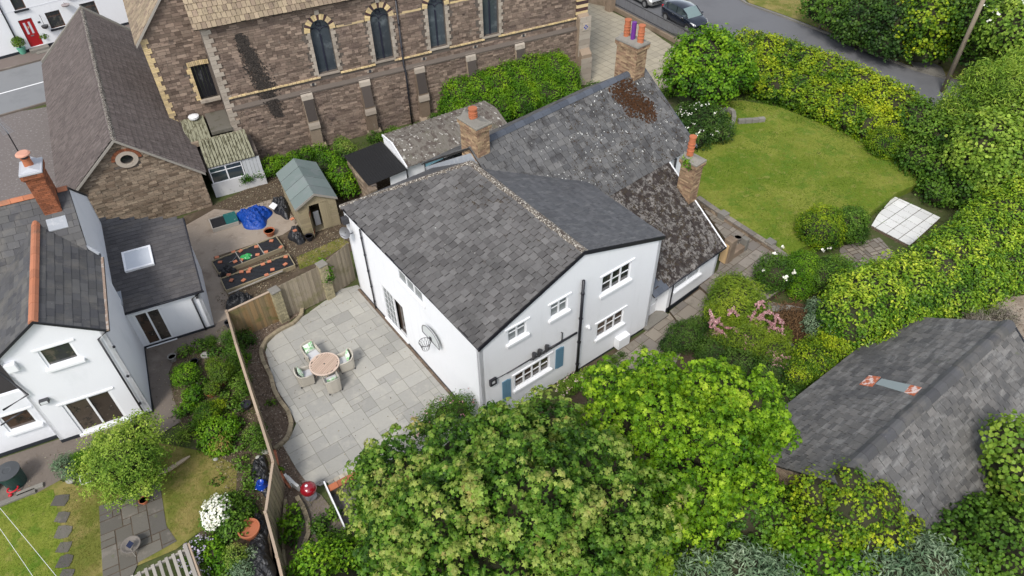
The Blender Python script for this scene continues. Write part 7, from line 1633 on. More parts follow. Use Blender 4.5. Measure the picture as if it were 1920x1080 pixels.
flowerpot(1382, 452, .35, .2, .3, OLDSL, 'mossy round stone pot behind the planter wall'); flowerpot(1392, 464, .35, .2, .28, OLDSL, 'second round stone pot beside the end pillar of the planter wall')

# ================================================================== VEGETATION
G_SYC = leafmat('sycamore_leaf', [(.022, .065, .006), (.06, .15, .010), (.13, .24, .025), (.23, .31, .055), (.29, .33, .075), (.33, .28, .09)], trans=.3)
G_MAP = leafmat('bright_maple_leaf', [(.045, .13, .005), (.13, .27, .009), (.27, .43, .018), (.44, .56, .05)], trans=.38)
G_YEL = leafmat('golden_privet', [(.02, .07, .006), (.08, .17, .008), (.26, .35, .012), (.46, .49, .02)], trans=.3)
G_BRI = leafmat('bright_green_leaf', [(.025, .08, .005), (.07, .185, .007), (.16, .31, .012), (.28, .42, .015)], trans=.35)
G_MID = leafmat('mid_green_leaf', [(.018, .055, .006), (.05, .12, .010), (.11, .21, .02), (.20, .30, .04)], trans=.28)
G_DRK = leafmat('dark_green_leaf', [(.010, .03, .006), (.028, .070, .010), (.06, .125, .014), (.11, .18, .03)], trans=.25)
G_PAL = leafmat('pale_green_leaf', [(.05, .12, .012), (.14, .25, .025), (.28, .40, .05), (.48, .56, .10)], trans=.35)
G_GRY = leafmat('grey_green_leaf', [(.05, .10, .05), (.11, .18, .095), (.22, .30, .18), (.38, .45, .32)], trans=.2)
G_IVY = leafmat('ivy_leaf', [(.018, .06, .006), (.055, .14, .010), (.13, .26, .015), (.26, .38, .02)], trans=.25, rough=.4)
G_LAU = leafmat('laurel_leaf', [(.025, .08, .008), (.09, .20, .012), (.24, .36, .02), (.48, .54, .05)], trans=.25, rough=.38)
G_CON = leafmat('heath_leaf', [(.04, .085, .008), (.09, .16, .012), (.17, .25, .015), (.27, .33, .03)], trans=.2)
G_WHT = leafmat('white_blossom', [(.75, .74, .62), (.82, .82, .74), (.88, .87, .80)], trans=.15)
G_PNK = leafmat('pink_blossom', [(.33, .15, .17), (.46, .26, .27), (.60, .40, .38)], trans=.2)
G_LIL = leafmat('lilac_blossom', [(.45, .38, .55), (.6, .55, .7), (.75, .72, .78)], trans=.2)
G_STR = leafmat('straw_blade', [(.25, .17, .05), (.36, .25, .08), (.45, .32, .1)], trans=.1)
B = lambda *L: [blob(*l) for l in L]
def gz(u, v): p = at(u, v, 0); return (p[0], p[1], 0)
tips = lambda c, k: leafmat(c, k)
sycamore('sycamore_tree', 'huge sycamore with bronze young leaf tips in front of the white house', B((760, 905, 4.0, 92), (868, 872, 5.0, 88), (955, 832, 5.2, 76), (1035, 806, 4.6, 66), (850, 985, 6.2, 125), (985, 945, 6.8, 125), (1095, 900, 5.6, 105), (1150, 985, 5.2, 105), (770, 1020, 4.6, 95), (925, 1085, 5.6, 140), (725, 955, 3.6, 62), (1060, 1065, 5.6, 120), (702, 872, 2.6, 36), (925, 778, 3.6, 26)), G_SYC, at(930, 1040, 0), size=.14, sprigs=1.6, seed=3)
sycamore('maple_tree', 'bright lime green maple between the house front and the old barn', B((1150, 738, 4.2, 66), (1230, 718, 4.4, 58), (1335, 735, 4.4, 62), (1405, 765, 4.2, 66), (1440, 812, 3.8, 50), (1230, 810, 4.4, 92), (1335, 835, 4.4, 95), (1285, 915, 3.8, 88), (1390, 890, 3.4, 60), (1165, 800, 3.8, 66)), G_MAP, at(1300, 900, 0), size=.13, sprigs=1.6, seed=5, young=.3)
sycamore('young_maple', 'small yellow lime maple poking up at the bottom edge of the photo', B((1115, 1062, 4.4, 50), (1190, 1048, 4.4, 52), (1150, 1085, 4.2, 55)), leafmat('lime_maple_leaf', [(.08, .17, .01), (.16, .27, .014), (.28, .38, .03)]), at(1150, 1100, 0), size=.15, sprigs=2.0, seed=7, young=.2)
ivy_u = B((1290, 985, 1.6, 75), (1380, 965, 2.0, 80), (1450, 990, 1.6, 70), (1330, 1060, 1.6, 85), (1500, 960, 1.4, 50), (1430, 925, 1.4, 50), (1500, 1040, 1.6, 70), (1240, 1060, 1.6, 60))
t = plant('ivy_thicket', 'dark green bramble and ivy thicket below the lime maple and left of the barn', 'thicket', ivy_u, G_IVY, size=.13, shape='maple', cover=2.4, core=.8, spread=.4, young=.5)
t['kind'] = 'stuff'
plant('buddleia_bush', 'silvery green buddleia at the bottom edge right of the sycamore', 'shrub', B((1320, 1085, 2.6, 40), (1395, 1078, 2.6, 48), (1450, 1088, 2.4, 36)), G_GRY, size=.2, shape='lance', cover=3, spread=.8, updir=.5)
plant('buddleia_bush', 'silvery buddleia at the bottom edge below the barn roof', 'shrub', B((1660, 1078, 2.2, 50), (1740, 1072, 2.2, 50), (1600, 1090, 2.0, 34)), G_GRY, size=.2, shape='lance', cover=3, spread=.8, updir=.5)
plant('barn_ivy', 'yellow green ivy spilling over the near end of the barn roof', 'ivy', B((1532, 925, 3.2, 36), (1590, 905, 3.9, 30), (1600, 950, 3.4, 50), (1650, 940, 3.2, 34), (1640, 985, 2.8, 48), (1560, 985, 2.6, 52), (1690, 985, 2.2, 30)), G_YEL, size=.11, shape='maple', cover=2.4, spread=.4, core=.85)
plant('bright_shrub', 'bright green shrub between barn ivy and thicket at the bottom', 'shrub', B((1535, 1045, 2.0, 62), (1590, 1060, 2.0, 50), (1480, 1080, 2.0, 45)), G_BRI, size=.13, shape='round', cover=2.2)
plant('barn_side_shrub', 'tangled green shrubs along the near eaves of the barn', 'shrub', B((1790, 1030, 1.6, 60), (1850, 1010, 1.8, 60), (1740, 1000, 1.4, 34), (1900, 1045, 2.0, 80), (1720, 1050, 1.4, 50), (1890, 975, 1.4, 42), (1800, 1080, 1.6, 60)), G_MID, size=.12, shape='round', cover=2.2, young=.5)
plant('elder_shrub', 'pale green leafy shrub over the right edge of the barn roof', 'shrub', B((1895, 828, 3.6, 38), (1915, 870, 3.2, 45), (1880, 880, 2.6, 26), (1912, 920, 2.2, 40)), G_PAL, size=.15, shape='round', cover=2.2)
plant('green_tree', 'dense round bright green tree between chimney and lane', 'tree', B((1318, 112, 2.8, 52), (1285, 140, 2.2, 40), (1355, 120, 2.6, 48), (1325, 155, 1.8, 50), (1340, 88, 3.0, 36), (1298, 100, 2.6, 30), (1378, 145, 2, 32)), G_BRI, size=.15, shape='round', cover=2.8, tuft=9, bump=.32, freq=3.0, trunk=.18, young=.55, core=.8)
hl = B(*[(u, v, 1.75, 34) for u, v in ((1405, 92), (1440, 100), (1475, 110), (1510, 122), (1545, 135), (1580, 150), (1615, 165), (1650, 182), (1685, 200))])+B(*[(u, v, .9, 40) for u, v in ((1395, 135), (1430, 148), (1465, 160), (1500, 172), (1535, 187), (1570, 205), (1605, 222), (1640, 238), (1675, 250), (1715, 250))])
plant('golden_hedge', 'long golden topped privet hedge between the lawn and the lane', 'hedge', hl, G_YEL, size=.12, shape='round', cover=2.6, core=.85, up=-.6, jit=.1, young=.5, updir=.5)
plant('clipped_bush', 'clipped ball bush against the foot of the golden hedge', 'bush', B((1663, 270, .9, 31)), G_YEL, size=.09, cover=2.6, core=.9, jit=.05, bump=.03, up=-.8, young=.2)
plant('mixed_hedge', 'mixed dark green and yellow shrubs at the right end of the lawn', 'hedge', B((1720, 232, 1.6, 44), (1765, 262, 1.6, 46), (1730, 300, .9, 40), (1780, 320, 1, 46), (1760, 360, .6, 30), (1830, 350, 1.2, 50)), G_MID, size=.13, shape='round', cover=2.3, young=.7)
plant('willow_tree', 'pale feathery willow overhanging the right end of the hedge', 'tree', B((1830, 195, 3.4, 42), (1885, 175, 4.2, 48), (1850, 150, 4.6, 30), (1900, 225, 3.4, 46), (1800, 225, 2.6, 36), (1915, 130, 4.4, 30)), G_PAL, size=.24, shape='lance', cover=2.8, spread=.9, trunk=.16, core=.6, jit=.3)
plant('ash_tree', 'fresh green tree at the right edge above the laurel hedge', 'tree', B((1860, 270, 3.2, 55), (1905, 290, 3.0, 60), (1830, 300, 2.4, 44), (1880, 340, 2.0, 50), (1915, 235, 3.6, 42)), G_PAL, size=.16, shape='round', cover=2.3, trunk=.16, young=.4)
ll = B(*[(u, v, 1.7, r) for u, v, r in ((1925, 395, 58), (1885, 422, 54), (1840, 450, 50), (1795, 482, 52), (1745, 516, 54), (1690, 545, 62), (1632, 565, 66), (1600, 598, 56))])+B(*[(u, v, .9, r) for u, v, r in ((1925, 455, 62), (1870, 485, 62), (1810, 520, 60), (1750, 560, 62), (1690, 600, 64), (1640, 640, 50), (1585, 640, 40))])
plant('laurel_hedge', 'broad pale tipped laurel hedge running diagonally above the barn', 'hedge', ll, G_LAU, size=.15, shape='oval', cover=3.0, tuft=8, core=.85, up=-.6, jit=.12, young=.75, bump=.18, freq=2.8, updir=.6)
plant('euonymus_bush', 'yellow green spreading bush at the left corner of the barn roof', 'bush', B((1530, 678, .9, 42), (1500, 700, .7, 32), (1565, 655, 1, 34), (1545, 710, .6, 26), (1600, 670, .8, 24)), G_YEL, size=.10, cover=2.6, young=.5)
plant('grey_shrub', 'grey green shrub tucked left of the laurel hedge', 'shrub', B((1545, 610, .9, 30), (1530, 580, .7, 18)), G_GRY, size=.09, cover=2.4)
plant('ball_bush', 'round ball shaped golden bush at the lawn end of the path', 'bush', B((1540, 428, .9, 38), (1550, 412, 1.2, 28)), G_YEL, size=.09, cover=2.6, jit=.08, core=.88, up=-.7)
plant('dark_bush', 'dark green bush between the ball bush and the white paving', 'bush', B((1590, 420, .9, 32), (1606, 405, .8, 18), (1600, 440, .5, 22)), G_MID, size=.10, cover=2.4)
rb_ = B((1455, 512, .9, 36), (1440, 530, .5, 24)); plant('rose_bush', 'rose bush with a few white flowers at the edge of the flagstone path', 'bush', rb_, G_MID, size=.09, cover=2.2, core=.75)
plant('fuchsia_bush', 'soft mid green bush between the two flowering bushes', 'bush', B((1502, 505, .9, 34), (1500, 540, .4, 24)), G_BRI, size=.08, cover=2.4, young=.15)
plant('hydrangea_bush', 'rounded green bush right of the rose bushes below the crazy paving', 'bush', B((1555, 520, .9, 38), (1575, 500, .8, 20)), G_MID, size=.1, cover=2.4)
plant('heather_dome', 'big fluffy lime green domed conifer beside the flagstone path', 'bush', B((1380, 568, 1.2, 46), (1350, 585, .8, 26), (1412, 590, .8, 28), (1376, 545, 1.3, 32)), G_CON, size=.17, shape='lance', cover=3.4, spread=.6, updir=1.0, jit=.1, core=.85)
pk = B((1400, 640, 1.0, 44), (1445, 660, 1.0, 34), (1370, 640, .8, 34), (1460, 630, .8, 20)); plant('tamarisk_bush', 'bush with drooping pink flower plumes below the conifer dome', 'bush', pk, G_CON, size=.12, shape='lance', cover=2.6, spread=.9, core=.7)
plant('small_leaved_shrub', 'fresh green low shrub at the foot of the flagstone path', 'shrub', B((1285, 632, .6, 32), (1255, 650, .4, 20), (1310, 610, .6, 18)), G_DRK, size=.07, cover=2.4, young=.6)
plant('dark_evergreen', 'dark evergreen shrubs behind the pink plumes and above the maple', 'shrub', B((1340, 665, .6, 34), (1385, 690, .8, 36), (1440, 700, .7, 32), (1470, 690, .6, 26), (1490, 740, .5, 22)), G_DRK, size=.08, cover=2.2)
cl = B(*[(u, v, 1.5, r) for u, v, r in ((862, 172, 30), (895, 165, 34), (930, 160, 36), (965, 150, 38), (1000, 142, 40), (1035, 136, 38), (1058, 140, 26))])+B(*[(u, v, .7, r) for u, v, r in ((850, 198, 28), (890, 200, 34), (930, 200, 38), (975, 190, 40), (1020, 175, 40), (1055, 165, 30))])
plant('churchyard_hedge', 'thick fresh green hedge against the church wall', 'hedge', cl, G_BRI, size=.12, cover=2.8, core=.88, up=-.6, jit=.1, young=.4, updir=.5)
fb = B((1318, 232, 1.1, 40), (1300, 255, .9, 32), (1345, 245, .9, 28), (1290, 215, .9, 22)); plant('white_flowering_bush', 'dark bush dotted with white flowers inside the round stone wall', 'bush', fb, G_DRK, size=.12, cover=2.3, young=.6)
for k, (n_, l_, lob, m_, s_) in enumerate([
    ('laurel_bush', 'glossy green laurel bush right of the garden shed', B((640, 330, 1.0, 26), (655, 350, .8, 22), (618, 300, 1.0, 18), (632, 312, 1, 16)), G_BRI, .13),
    ('dark_laurel', 'darker shrub between the shed roof and the laurel', B((612, 312, .8, 22), (630, 350, .5, 20), (650, 300, .8, 18)), G_DRK, .11),
    ('brown_twig_bush', 'brownish straggly bush by the wall of the black roofed store', B((650, 285, .9, 20), (640, 270, .6, 14)), G_SYC, .08),
    ('low_box_hedge', 'low bright clipped hedge behind the shed at the church foot', B((462, 330, .6, 17), (484, 322, .6, 19), (506, 314, .6, 19), (528, 307, .6, 17), (550, 298, .5, 15), (575, 290, .5, 15), (600, 284, .5, 14)), G_BRI, .09),
    ('valerian_clump', 'small green shrub at the corner of the white boarded annex', B((415, 345, .4, 15), (432, 350, .2, 10)), G_DRK, .07)]):
    plant(n_, l_, 'bush', lob, m_, size=s_, cover=2.3)
for k, (uv, l_) in enumerate([((700, 258), 'weeds at the church foot above the black roof'), ((735, 250), 'weeds at the church foot left of the drainpipe'), ((812, 222), 'weeds at the church foot right of the drainpipe'), ((580, 285), 'fern clump at the foot of the church wall'), ((1110, 165), 'weeds at the edge of the churchyard slabs'), ((1245, 175), 'brown scrub beside the far gable of the cottage')]):
    plant('weed_clump', l_, 'weeds', B((*uv, .2, 12), (uv[0]+14, uv[1]-2, .15, 9)), G_MID if k < 5 else G_SYC, size=.09, cover=1.8, core=.5)
# beyond the lane
far = [((1545, 15, 1.6, 34), (1580, 28, 1.8, 40)), ((1625, 35, 2.2, 48), (1600, 60, 1.2, 34)), ((1685, 30, 2.8, 52), (1665, 80, 1.4, 38)), ((1745, 40, 3.0, 52), (1735, 92, 1.4, 32)), ((1800, 30, 3.4, 46), (1790, 80, 1.8, 36)), ((1860, 40, 4.0, 55), (1840, 100, 2, 40)), ((1910, 60, 4.4, 55), (1905, 120, 2.4, 40)), ((1640, -10, 3, 50), (1720, -20, 3.4, 50)), ((1840, -20, 4, 60), (1920, -10, 4, 60))]
fl_ = ['shrub nearest the grass verge across the lane', 'dark bush left of centre in the hedgerow across the lane', 'tall bush in the middle of the hedgerow across the lane', 'bush with yellowish leaves left of the telegraph pole', 'dark tree just behind the telegraph pole', 'tree right of the telegraph pole across the lane', 'tree in the top right corner of the photo', 'trees along the top edge left of the telegraph pole', 'trees along the top edge right of the telegraph pole']
for k, L in enumerate(far): plant('roadside_tree', fl_[k], 'tree', B(*L), [G_MID, G_DRK, G_DRK, G_YEL, G_DRK, G_MID, G_PAL, G_MID, G_DRK][k], size=.17, shape='round', cover=2.2, trunk=.12, young=.5, group='trees across the lane')
# neighbour's garden plants
plant('round_pale_tree', 'round pale green small tree standing on the neighbour lawn', 'tree', B((232, 862, 1.9, 56), (200, 880, 1.5, 40), (265, 850, 1.6, 42), (240, 905, 1.1, 42), (258, 810, 2.0, 32), (205, 835, 1.7, 30), (275, 895, 1.1, 30)), G_PAL, size=.085, cover=2.3, tuft=6, trunk=.08, jit=.34, core=.5, bump=.4, freq=3.2, inner=.4)
for (n_, l_, lob, m_, s_, sh) in [
    ('golden_spirea', 'bright lime mound of leaves beside the concrete path by the extension', ((348, 702, .5, 22),), G_BRI, .06, 'oval'),
    ('leafy_clump', 'lime clump below the bright mound at the path edge', ((362, 742, .35, 17), (352, 765, .25, 14)), G_BRI, .07, 'round'),
    ('potted_bush', 'airy olive bush growing in the brown pot', ((415, 700, .8, 20), (402, 685, .8, 14)), G_CON, .06, 'oval'),
    ('potted_shrub', 'thin shrub growing in the terracotta pot', ((396, 728, .6, 13),), G_CON, .06, 'oval'),
    ('trailing_shrub', 'dark green trailing shrub along the side fence', ((440, 690, .4, 20), (452, 715, .3, 18), (440, 660, .5, 18), (430, 635, .5, 15), (455, 735, .2, 12)), G_MID, .07, 'oval'),
    ('yellow_euphorbia', 'bright yellow green euphorbia in the middle of the border', ((388, 775, .5, 22), (408, 762, .4, 12), (378, 790, .3, 14)), G_YEL, .06, 'oval'),
    ('geranium_clump', 'big low green clump below the yellow euphorbia', ((400, 810, .3, 26), (425, 800, .3, 20), (415, 835, .2, 20), (390, 830, .2, 16)), G_BRI, .07, 'round'),
    ('lavender_bush', 'grey green lavender bush by the concrete path and compost bin', ((120, 872, .4, 16), (128, 885, .3, 12)), G_GRY, .1, 'lance'),
    ('fern_clump', 'fern like plant between lavender and round tree', ((150, 862, .3, 13), (165, 858, .3, 11)), G_BRI, .1, 'blade'),
    ('iris_tuft', 'pale spiky tuft on the rough grass above the log', ((343, 818, .15, 9),), G_PAL, .2, 'blade'),
    ('fence_creeper', 'green creeper and weeds at the fence beside the black sheeting', ((480, 810, .4, 16), (485, 835, .3, 15), (470, 820, .3, 12)), G_MID, .07, 'oval'),
    ('hellebore_clump', 'green clump left of the big terracotta pot', ((445, 985, .4, 20), (430, 1000, .3, 18), (460, 960, .3, 16)), G_MID, .08, 'round'),
    ('bronze_sedum', 'rounded brownish shrub below the green clumps', ((440, 1045, .4, 20),), G_SYC, .06, 'oval'),
    ('aquilegia_clump', 'fresh green leafy clump right of the lilac flowers', ((405, 1040, .3, 18), (418, 1060, .3, 16), (400, 1020, .3, 12)), G_BRI, .08, 'round'),
    ('grey_ground_cover', 'grey leaved plant and white flowers at the black sheeting edge', ((455, 1070, .3, 18), (470, 1040, .2, 12)), G_GRY, .07, 'oval'),
    ('dry_grass_tuft', 'dry orange grass tuft in the pot at the lawn edge', ((416, 834, .3, 9),), G_STR, .16, 'blade'),
    ('climbing_rose', 'spreading bush with tiny pink flowers against the white patio wall', ((832, 778, 1.4, 30), (862, 765, 1.5, 26), (800, 800, 1.2, 24), (880, 790, 1.2, 20)), G_MID, .13, 'lance'),
    ('fig_bush', 'green leafy shrub below the red barbecue in the weedy bed', ((545, 985, .4, 18), (552, 960, .3, 12), (540, 1010, .4, 14)), G_BRI, .12, 'maple'),
    ('bay_shrub', 'big leaved green shrub at the bottom left of the sycamore', ((600, 1060, 1.0, 42), (570, 1075, .8, 26), (640, 1050, .9, 34), (665, 1075, .9, 34)), G_BRI, .14, 'oval'),
    ('ivy_on_wall', 'green ivy hanging over the terracotta capped wall', ((688, 890, 1.4, 22), (684, 930, 1.4, 24), (690, 975, 1.2, 24), (672, 1000, .8, 18)), G_BRI, .12, 'maple'),
    ('weedy_patch', 'weeds and nettles on the lower yard beside the white wing wall', ((600, 985, .2, 16), (625, 965, .15, 12), (655, 1010, .4, 20), (620, 1010, .3, 18)), G_MID, .09, 'round'),
    ('viburnum_bush', 'pink and white flowered shrub at the foot of the house front', ((1080, 718, .5, 18), (1060, 728, .5, 15), (1100, 705, .3, 13)), G_PAL, .07, 'oval'),
    ('wall_weeds', 'weeds growing along the base of the house front by the meter box', ((1152, 676, .05, 9), (1166, 668, .0, 8), (1135, 688, .0, 9), (1205, 655, .0, 6)), G_MID, .09, 'lance'),
    ('pier_creeper', 'creeper hanging on the narrow block pier by the patio', ((612, 506, 1.6, 10), (616, 522, 1.2, 10), (606, 492, 1.95, 7)), G_BRI, .07, 'round'),
    ('corner_shrub', 'leafy shrub in the bark bed at the corner of the stained fence', ((448, 640, .4, 14), (462, 632, .3, 12), (470, 640, .2, 9)), G_DRK, .11, 'oval'),
    ('bed_seedlings', 'small green seedlings in the bark bed beside the side fence', ((462, 672, .15, 9), (508, 755, .1, 6), (525, 880, .1, 5)), G_BRI, .08, 'oval'),
    ('spiky_fern', 'fern clump on the dark yard in front of the path corner', ((395, 640, .1, 8),), G_MID, .1, 'blade'),
    ('chimney_weed', 'green weed sprouting from the ledge of the low roof chimney', ((1288, 303, 5.6, 8), (1294, 312, 5.4, 6)), G_BRI, .11, 'oval'),
    ('hedge_foot_scrub', 'grey brown scrub on top of the barn roof edge under the laurels', ((1700, 655, 1.2, 18), (1740, 640, 1.2, 18), (1780, 628, 1.2, 16), (1830, 612, 1.2, 18), (1880, 600, 1, 16)), leafmat('dry_twig', [(.12, .10, .08), (.2, .17, .14), (.16, .2, .08)], trans=.05), .22, 'blade')]:
    plant(n_, l_, 'plant', B(*lob), m_, size=s_, shape=sh, cover=2.2 if sh != 'blade' else 4, core=.6, young=.4)
def flowers(name, parent, lobes, n, m, size, shape='round', tuft=5, sp=.05, cat='flowers', top=.1):
    P, N, D = sample_lobes(lobes, n/sum(4*math.pi*l[1][0]**2 for l in lobes), .03, top, inner=0); P = P+N*.03
    Q, M, _ = clumped(P, N, D, tuft, sp); return leaf_mesh(name, Q, M+np.array([0, 0, .4]), size, shape, m, parent, spread=.5, tone=RG.random(len(Q)), kind='stuff')
rho = plant('white_rhododendron', 'rhododendron in full white blossom at the edge of the dry lawn', 'bush', B((420, 960, .4, 28), (405, 975, .3, 22), (432, 945, .3, 18)), G_MID, size=.1, cover=2)
flowers('blossom', rho, B((408, 960, .5, 22), (400, 975, .4, 16), (418, 950, .4, 14)), 330, G_WHT, .09, tuft=6, sp=.05)
phl = plant('lilac_phlox', 'pale lilac flowered plant beside the slatted timber frame', 'flowers', B((370, 1030, .25, 18), (362, 1050, .25, 16), (376, 1065, .15, 12)), G_MID, size=.06, cover=2)
flowers('blossom', phl, B((370, 1030, .3, 20), (362, 1050, .3, 18), (376, 1065, .2, 14)), 160, G_LIL, .06)
flowers('blossom', bpy.data.objects['rose_bush'], B((1462, 500, 1.1, 34), (1480, 470, .6, 12), (1560, 478, .8, 14)), 26, G_WHT, .13, tuft=6, sp=.04)
flowers('blossom', bpy.data.objects['white_flowering_bush'], fb, 90, G_WHT, .09, tuft=4, sp=.06)
flowers('blossom', bpy.data.objects['climbing_rose'], B((832, 775, 1.4, 34), (862, 762, 1.5, 30), (795, 802, 1.2, 26)), 60, G_PNK, .06, tuft=4)
flowers('blossom', bpy.data.objects['viburnum_bush'], B((1080, 716, .5, 20), (1058, 728, .5, 16)), 60, leafmat('pale_pink_blossom', [(.6, .42, .4), (.75, .62, .58)]), .06)
flowers('blossom', bpy.data.objects['roadside_tree.006'], B((1900, 45, 4.6, 48), (1560, 15, 1.8, 30)), 90, G_WHT, .13, tuft=4, sp=.08)
# pink plumes
P, AX = [], []
for (u, v, z, L) in [(1308, 1, 0, 0)]*0+[(1405, 605, 1.4, .5), (1442, 618, 1.2, .6), (1450, 600, 1.3, .5), (1395, 640, 1.2, .5), (1405, 655, 1.0, .6), (1428, 595, 1.5, .4), (1435, 665, 1.0, .6), (1450, 680, .9, .7), (1462, 672, .9, .6), (1445, 690, .8, .5), (1370, 590, 1.5, .3), (1340, 610, 1.2, .5), (1350, 630, 1.1, .5), (1372, 625, 1.2, .4), (1420, 575, 1.6, .3), (1462, 625, 1.1, .4), (1330, 600, 1.2, .4)]:
    c = at(u, v, z)
    for s_ in range(5):
        d = unit(RG.normal(size=3)*np.array([1, 1, .5])-np.array([0, 0, .5])); q = RG.random((55, 1)); P.append(c+np.array([0, -.1, .28])+d*q*L+RG.normal(size=(55, 3))*.024+np.array([0, 0, .12])*(1-q)); AX.append(np.tile(d, (55, 1)))
P = np.concatenate(P); AX = np.concatenate(AX); leaf_mesh('pink_plumes', P, RG.normal(size=P.shape)+np.array([0, 0, 1.]), .07, 'round', G_PNK, bpy.data.objects['tamarisk_bush'], tone=RG.random(len(P)), spread=.3, kind='stuff')
# bare creeper twigs over the white paving
n_ = 700; c = at(1675, 405, .2); P = np.array([at(1640+RG.random()*70+(k % 2)*0, 380+RG.random()*40, .12) for k in range(n_)]); P = P[RG.random(n_) < .6]
leaf_mesh('fallen_creeper', P, np.tile((0, 0, 1.), (len(P), 1)), .13, 'oval', G_MID, None, spread=.5, kind='stuff')
# grass blades over the lawns
def grass(name, uv, z, dens, m, size=.09, flat=False):
    P = [at(*p, z)[:2] for p in uv]; x0, x1 = min(p[0] for p in P), max(p[0] for p in P); y0, y1 = min(p[1] for p in P), max(p[1] for p in P)
    n = int((x1-x0)*(y1-y0)*dens); X = RG.uniform(x0, x1, n); Y = RG.uniform(y0, y1, n); ins = np.zeros(n, bool)
    for i in range(len(P)):
        (a, b_), (c_, d_) = P[i], P[(i+1) % len(P)]; cond = ((b_ > Y) != (d_ > Y)) & (X < (c_-a)*(Y-b_)/(d_-b_+1e-12)+a); ins ^= cond
    Q = np.stack([X[ins], Y[ins], np.full(ins.sum(), z+.015)], 1); k = len(Q)
    if flat: leaf_mesh(name, Q, np.tile((0, 0, 1.), (k, 1)), size, 'oval', m, None, tone=RG.random(k), spread=.45, vs=.6, kind='stuff'); return
    nm = RG.normal(size=(k, 3)); nm[:, 2] *= .3; ax = RG.normal(size=(k, 3))*.7+np.array([0, 0, .8]); tone = .45+.5*wob(Q, .7, 3)+.3*wob(Q, 2.6, 4)+RG.normal(size=k)*.15
    leaf_mesh(name, Q, nm, size, 'blade', m, None, tone=tone, spread=.1, kind='stuff', ax=ax)
G_GR = leafmat('grass_blade', [(.06, .13, .008), (.11, .18, .010), (.19, .225, .025), (.30, .28, .08)], trans=.2)
G_GD = leafmat('dry_grass_blade', [(.07, .12, .01), (.13, .16, .02), (.24, .21, .06), (.36, .28, .11)], trans=.2)
grass('lawn_grass', [(1300, 372), (1400, 428), (1478, 478), (1530, 452), (1595, 430), (1640, 392), (1680, 362), (1720, 345), (1720, 300), (1620, 262), (1540, 232), (1460, 200), (1390, 188), (1320, 190), (1290, 270)], LZ, 420, G_GR, .11)
grass('lawn_dry_grass', [(1340, 372), (1400, 410), (1478, 450), (1560, 420), (1600, 400), (1680, 340), (1640, 290), (1540, 262), (1440, 230), (1380, 250)], LZ, 90, G_GD, .12)
grass('lawn_edge_weeds', [(1290, 205), (1400, 180), (1560, 228), (1660, 270), (1740, 340), (1720, 352), (1640, 292), (1540, 246), (1400, 205), (1330, 215)], LZ, 160, G_MID, .2)
grass('front_lawn_grass', [(-20, 955), (100, 917), (118, 1010), (130, 1100), (-20, 1100)], .02, 900, G_GR, .08)
grass('dry_lawn_grass', [(118, 915), (150, 912), (185, 890), (190, 1100), (130, 1100)], .02, 900, G_GD, .08)
grass('dry_lawn_grass', [(300, 850), (400, 850), (445, 875), (440, 960), (370, 1000), (320, 1005), (310, 930)], .02, 900, G_GD, .08)
grass('patch_grass', [(556, 482), (640, 445), (655, 455), (600, 490), (562, 505)], .02, 700, G_GR, .08)
grass('verge_grass', [(1404, 0), (1470, 22), (1560, 56), (1640, 92), (1640, 0)], .05, 200, G_GD, .1)
grass('border_weeds', [(425, 605), (470, 745), (520, 870), (505, 960), (385, 1080), (372, 1000), (430, 900), (372, 840), (325, 780), (318, 700)], .02, 260, G_MID, .13)
grass('rough_weeds', [(560, 930), (600, 925), (650, 990), (690, 1040), (640, 1100), (560, 1100)], .02, 160, G_GR, .14)
grass('churchyard_weeds', [(482, 309), (590, 283), (700, 262), (860, 215), (850, 235), (700, 275), (600, 300), (480, 335)], .02, 120, G_GR, .16)

t = plant('border_ground_cover', 'low green ground cover filling the border between path and side fence', 'ground cover', B(*[(u, v, .05, r) for u, v, r in ((345, 660, 12), (375, 650, 14), (400, 660, 14), (425, 665, 16), (375, 720, 14), (430, 760, 18), (440, 800, 18), (445, 835, 18), (455, 870, 14), (375, 800, 16), (360, 800, 10), (410, 900, 10), (470, 900, 14), (465, 930, 16), (430, 940, 14), (410, 1010, 14), (385, 1070, 16), (425, 1085, 16), (340, 775, 12), (455, 765, 10), (420, 740, 10))]), G_MID, size=.08, shape='round', cover=1.3, core=.0, young=.6); t['kind'] = 'stuff'
t = plant('bottom_undergrowth', 'mixed bright undergrowth between the thicket, barn and bottom edge', 'undergrowth', B(*[(u, v, z, r) for u, v, z, r in ((1490, 900, 1.0, 40), (1470, 860, 1.0, 36), (1520, 1000, 1.2, 50), (1580, 1030, 1.2, 50), (1650, 1040, 1.2, 50), (1700, 1020, 1.2, 40), (1550, 1080, 1.2, 60), (1400, 850, 1.0, 40), (1270, 900, 1.4, 60), (1480, 760, .5, 30), (1250, 760, .6, 50), (1160, 720, .4, 30))]), G_IVY, size=.12, shape='maple', cover=1.8, core=.7, young=.6); t['kind'] = 'stuff'
plant('dark_twiggy_shrub', 'dark twiggy shrub with brown gaps at the right edge below the barn', 'shrub', B((1905, 985, 1.4, 40), (1850, 1070, 1.2, 50)), G_SYC, size=.11, shape='lance', cover=2.4, core=.8)

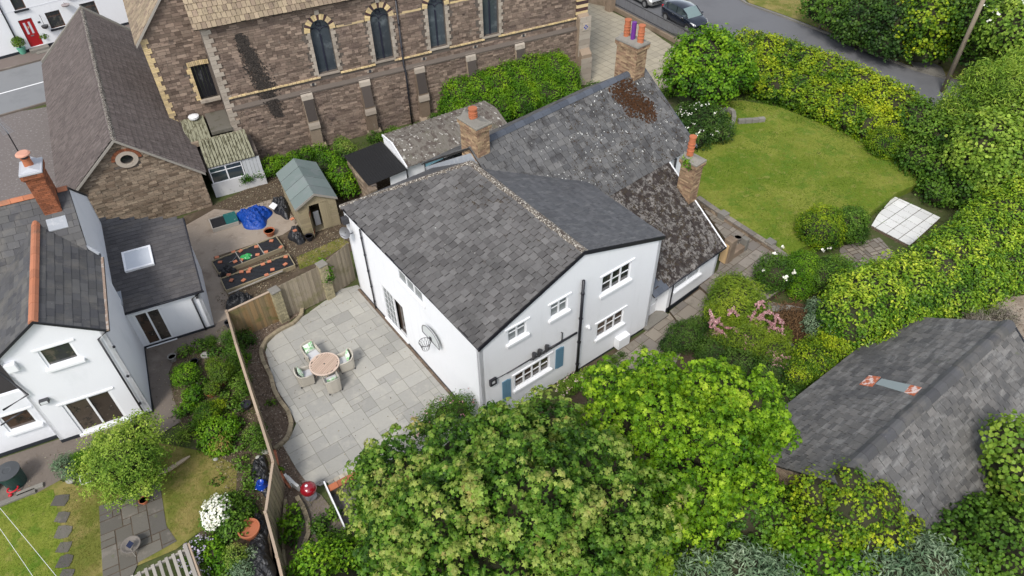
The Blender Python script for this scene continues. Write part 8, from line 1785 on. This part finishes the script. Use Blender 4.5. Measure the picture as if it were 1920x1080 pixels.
CHIP = leafmat('bark_chip', [(.06, .04, .028), (.16, .115, .08), (.26, .20, .15), (.40, .35, .28)], trans=0)
LITT = leafmat('leaf_litter', [(.07, .05, .03), (.15, .11, .07), (.24, .19, .12), (.30, .27, .2)], trans=0)
grass('bark_chippings', [(430, 600), (530, 598), (620, 553), (640, 540), (570, 582), (523, 618), (493, 645), (510, 700), (530, 745), (545, 790), (535, 830), (550, 880), (590, 925), (520, 940), (512, 865), (462, 712)], .015, 300, CHIP, .06, True)
grass('yard_litter', [(400, 385), (470, 350), (560, 290), (660, 270), (745, 330), (700, 400), (655, 460), (560, 505), (430, 590), (400, 560), (560, 430), (530, 385), (440, 395)], .018, 130, LITT, .07, True)
grass('border_litter', [(425, 605), (470, 745), (520, 870), (505, 960), (385, 1080), (372, 1000), (430, 900), (372, 840), (325, 780), (318, 700)], .016, 160, LITT, .06, True)
grass('path_litter', [(268, 660), (400, 612), (440, 600), (330, 668), (318, 700), (340, 790), (270, 830), (40, 930), (0, 930), (0, 880), (150, 822), (290, 775)], .024, 30, LITT, .05, True)
grass('bank_litter', [(1300, 640), (1420, 560), (1560, 590), (1540, 720), (1480, 760)], .025, 120, LITT, .08, True)
grass('patio_litter', [(671, 535), (905, 800), (790, 870), (600, 912), (530, 835), (556, 795), (498, 662), (572, 592)], .04, 4, LITT, .05, True)
grass('track_litter', [(1850, 640), (1860, 560), (1990, 540), (1990, 700)], .025, 60, CHIP, .08, True)

# the scrub goes on below and right of the view
t = plant('scrub_belt', 'dark scrub running on below the bottom edge of the photo', 'undergrowth', B(*[(u, v, .7, r) for u, v, r in ((640, 1160, 90), (800, 1190, 110), (960, 1210, 120), (1120, 1190, 110), (1280, 1170, 100), (1430, 1170, 100), (1580, 1160, 100), (1740, 1150, 100), (1900, 1130, 100), (2040, 1080, 90), (900, 1320, 130), (1150, 1320, 130), (1400, 1300, 130), (1650, 1290, 130), (1900, 1270, 130))]), G_IVY, size=.2, shape='maple', cover=1.5, core=.85, young=.5, tuft=6); t['kind'] = 'stuff'
t = plant('boundary_scrub', 'green scrub running on beyond the right edge of the photo', 'undergrowth', B(*[(u, v, 1.2, r) for u, v, r in ((1985, 350, 60), (2040, 420, 60), (1990, 270, 60), (2060, 320, 60), (1990, 150, 60), (2070, 200, 60), (2000, 60, 60), (2020, 470, 50), (2000, 900, 60), (2010, 990, 60))]), G_MID, size=.2, shape='round', cover=1.6, core=.85, tuft=6); t['kind'] = 'stuff'
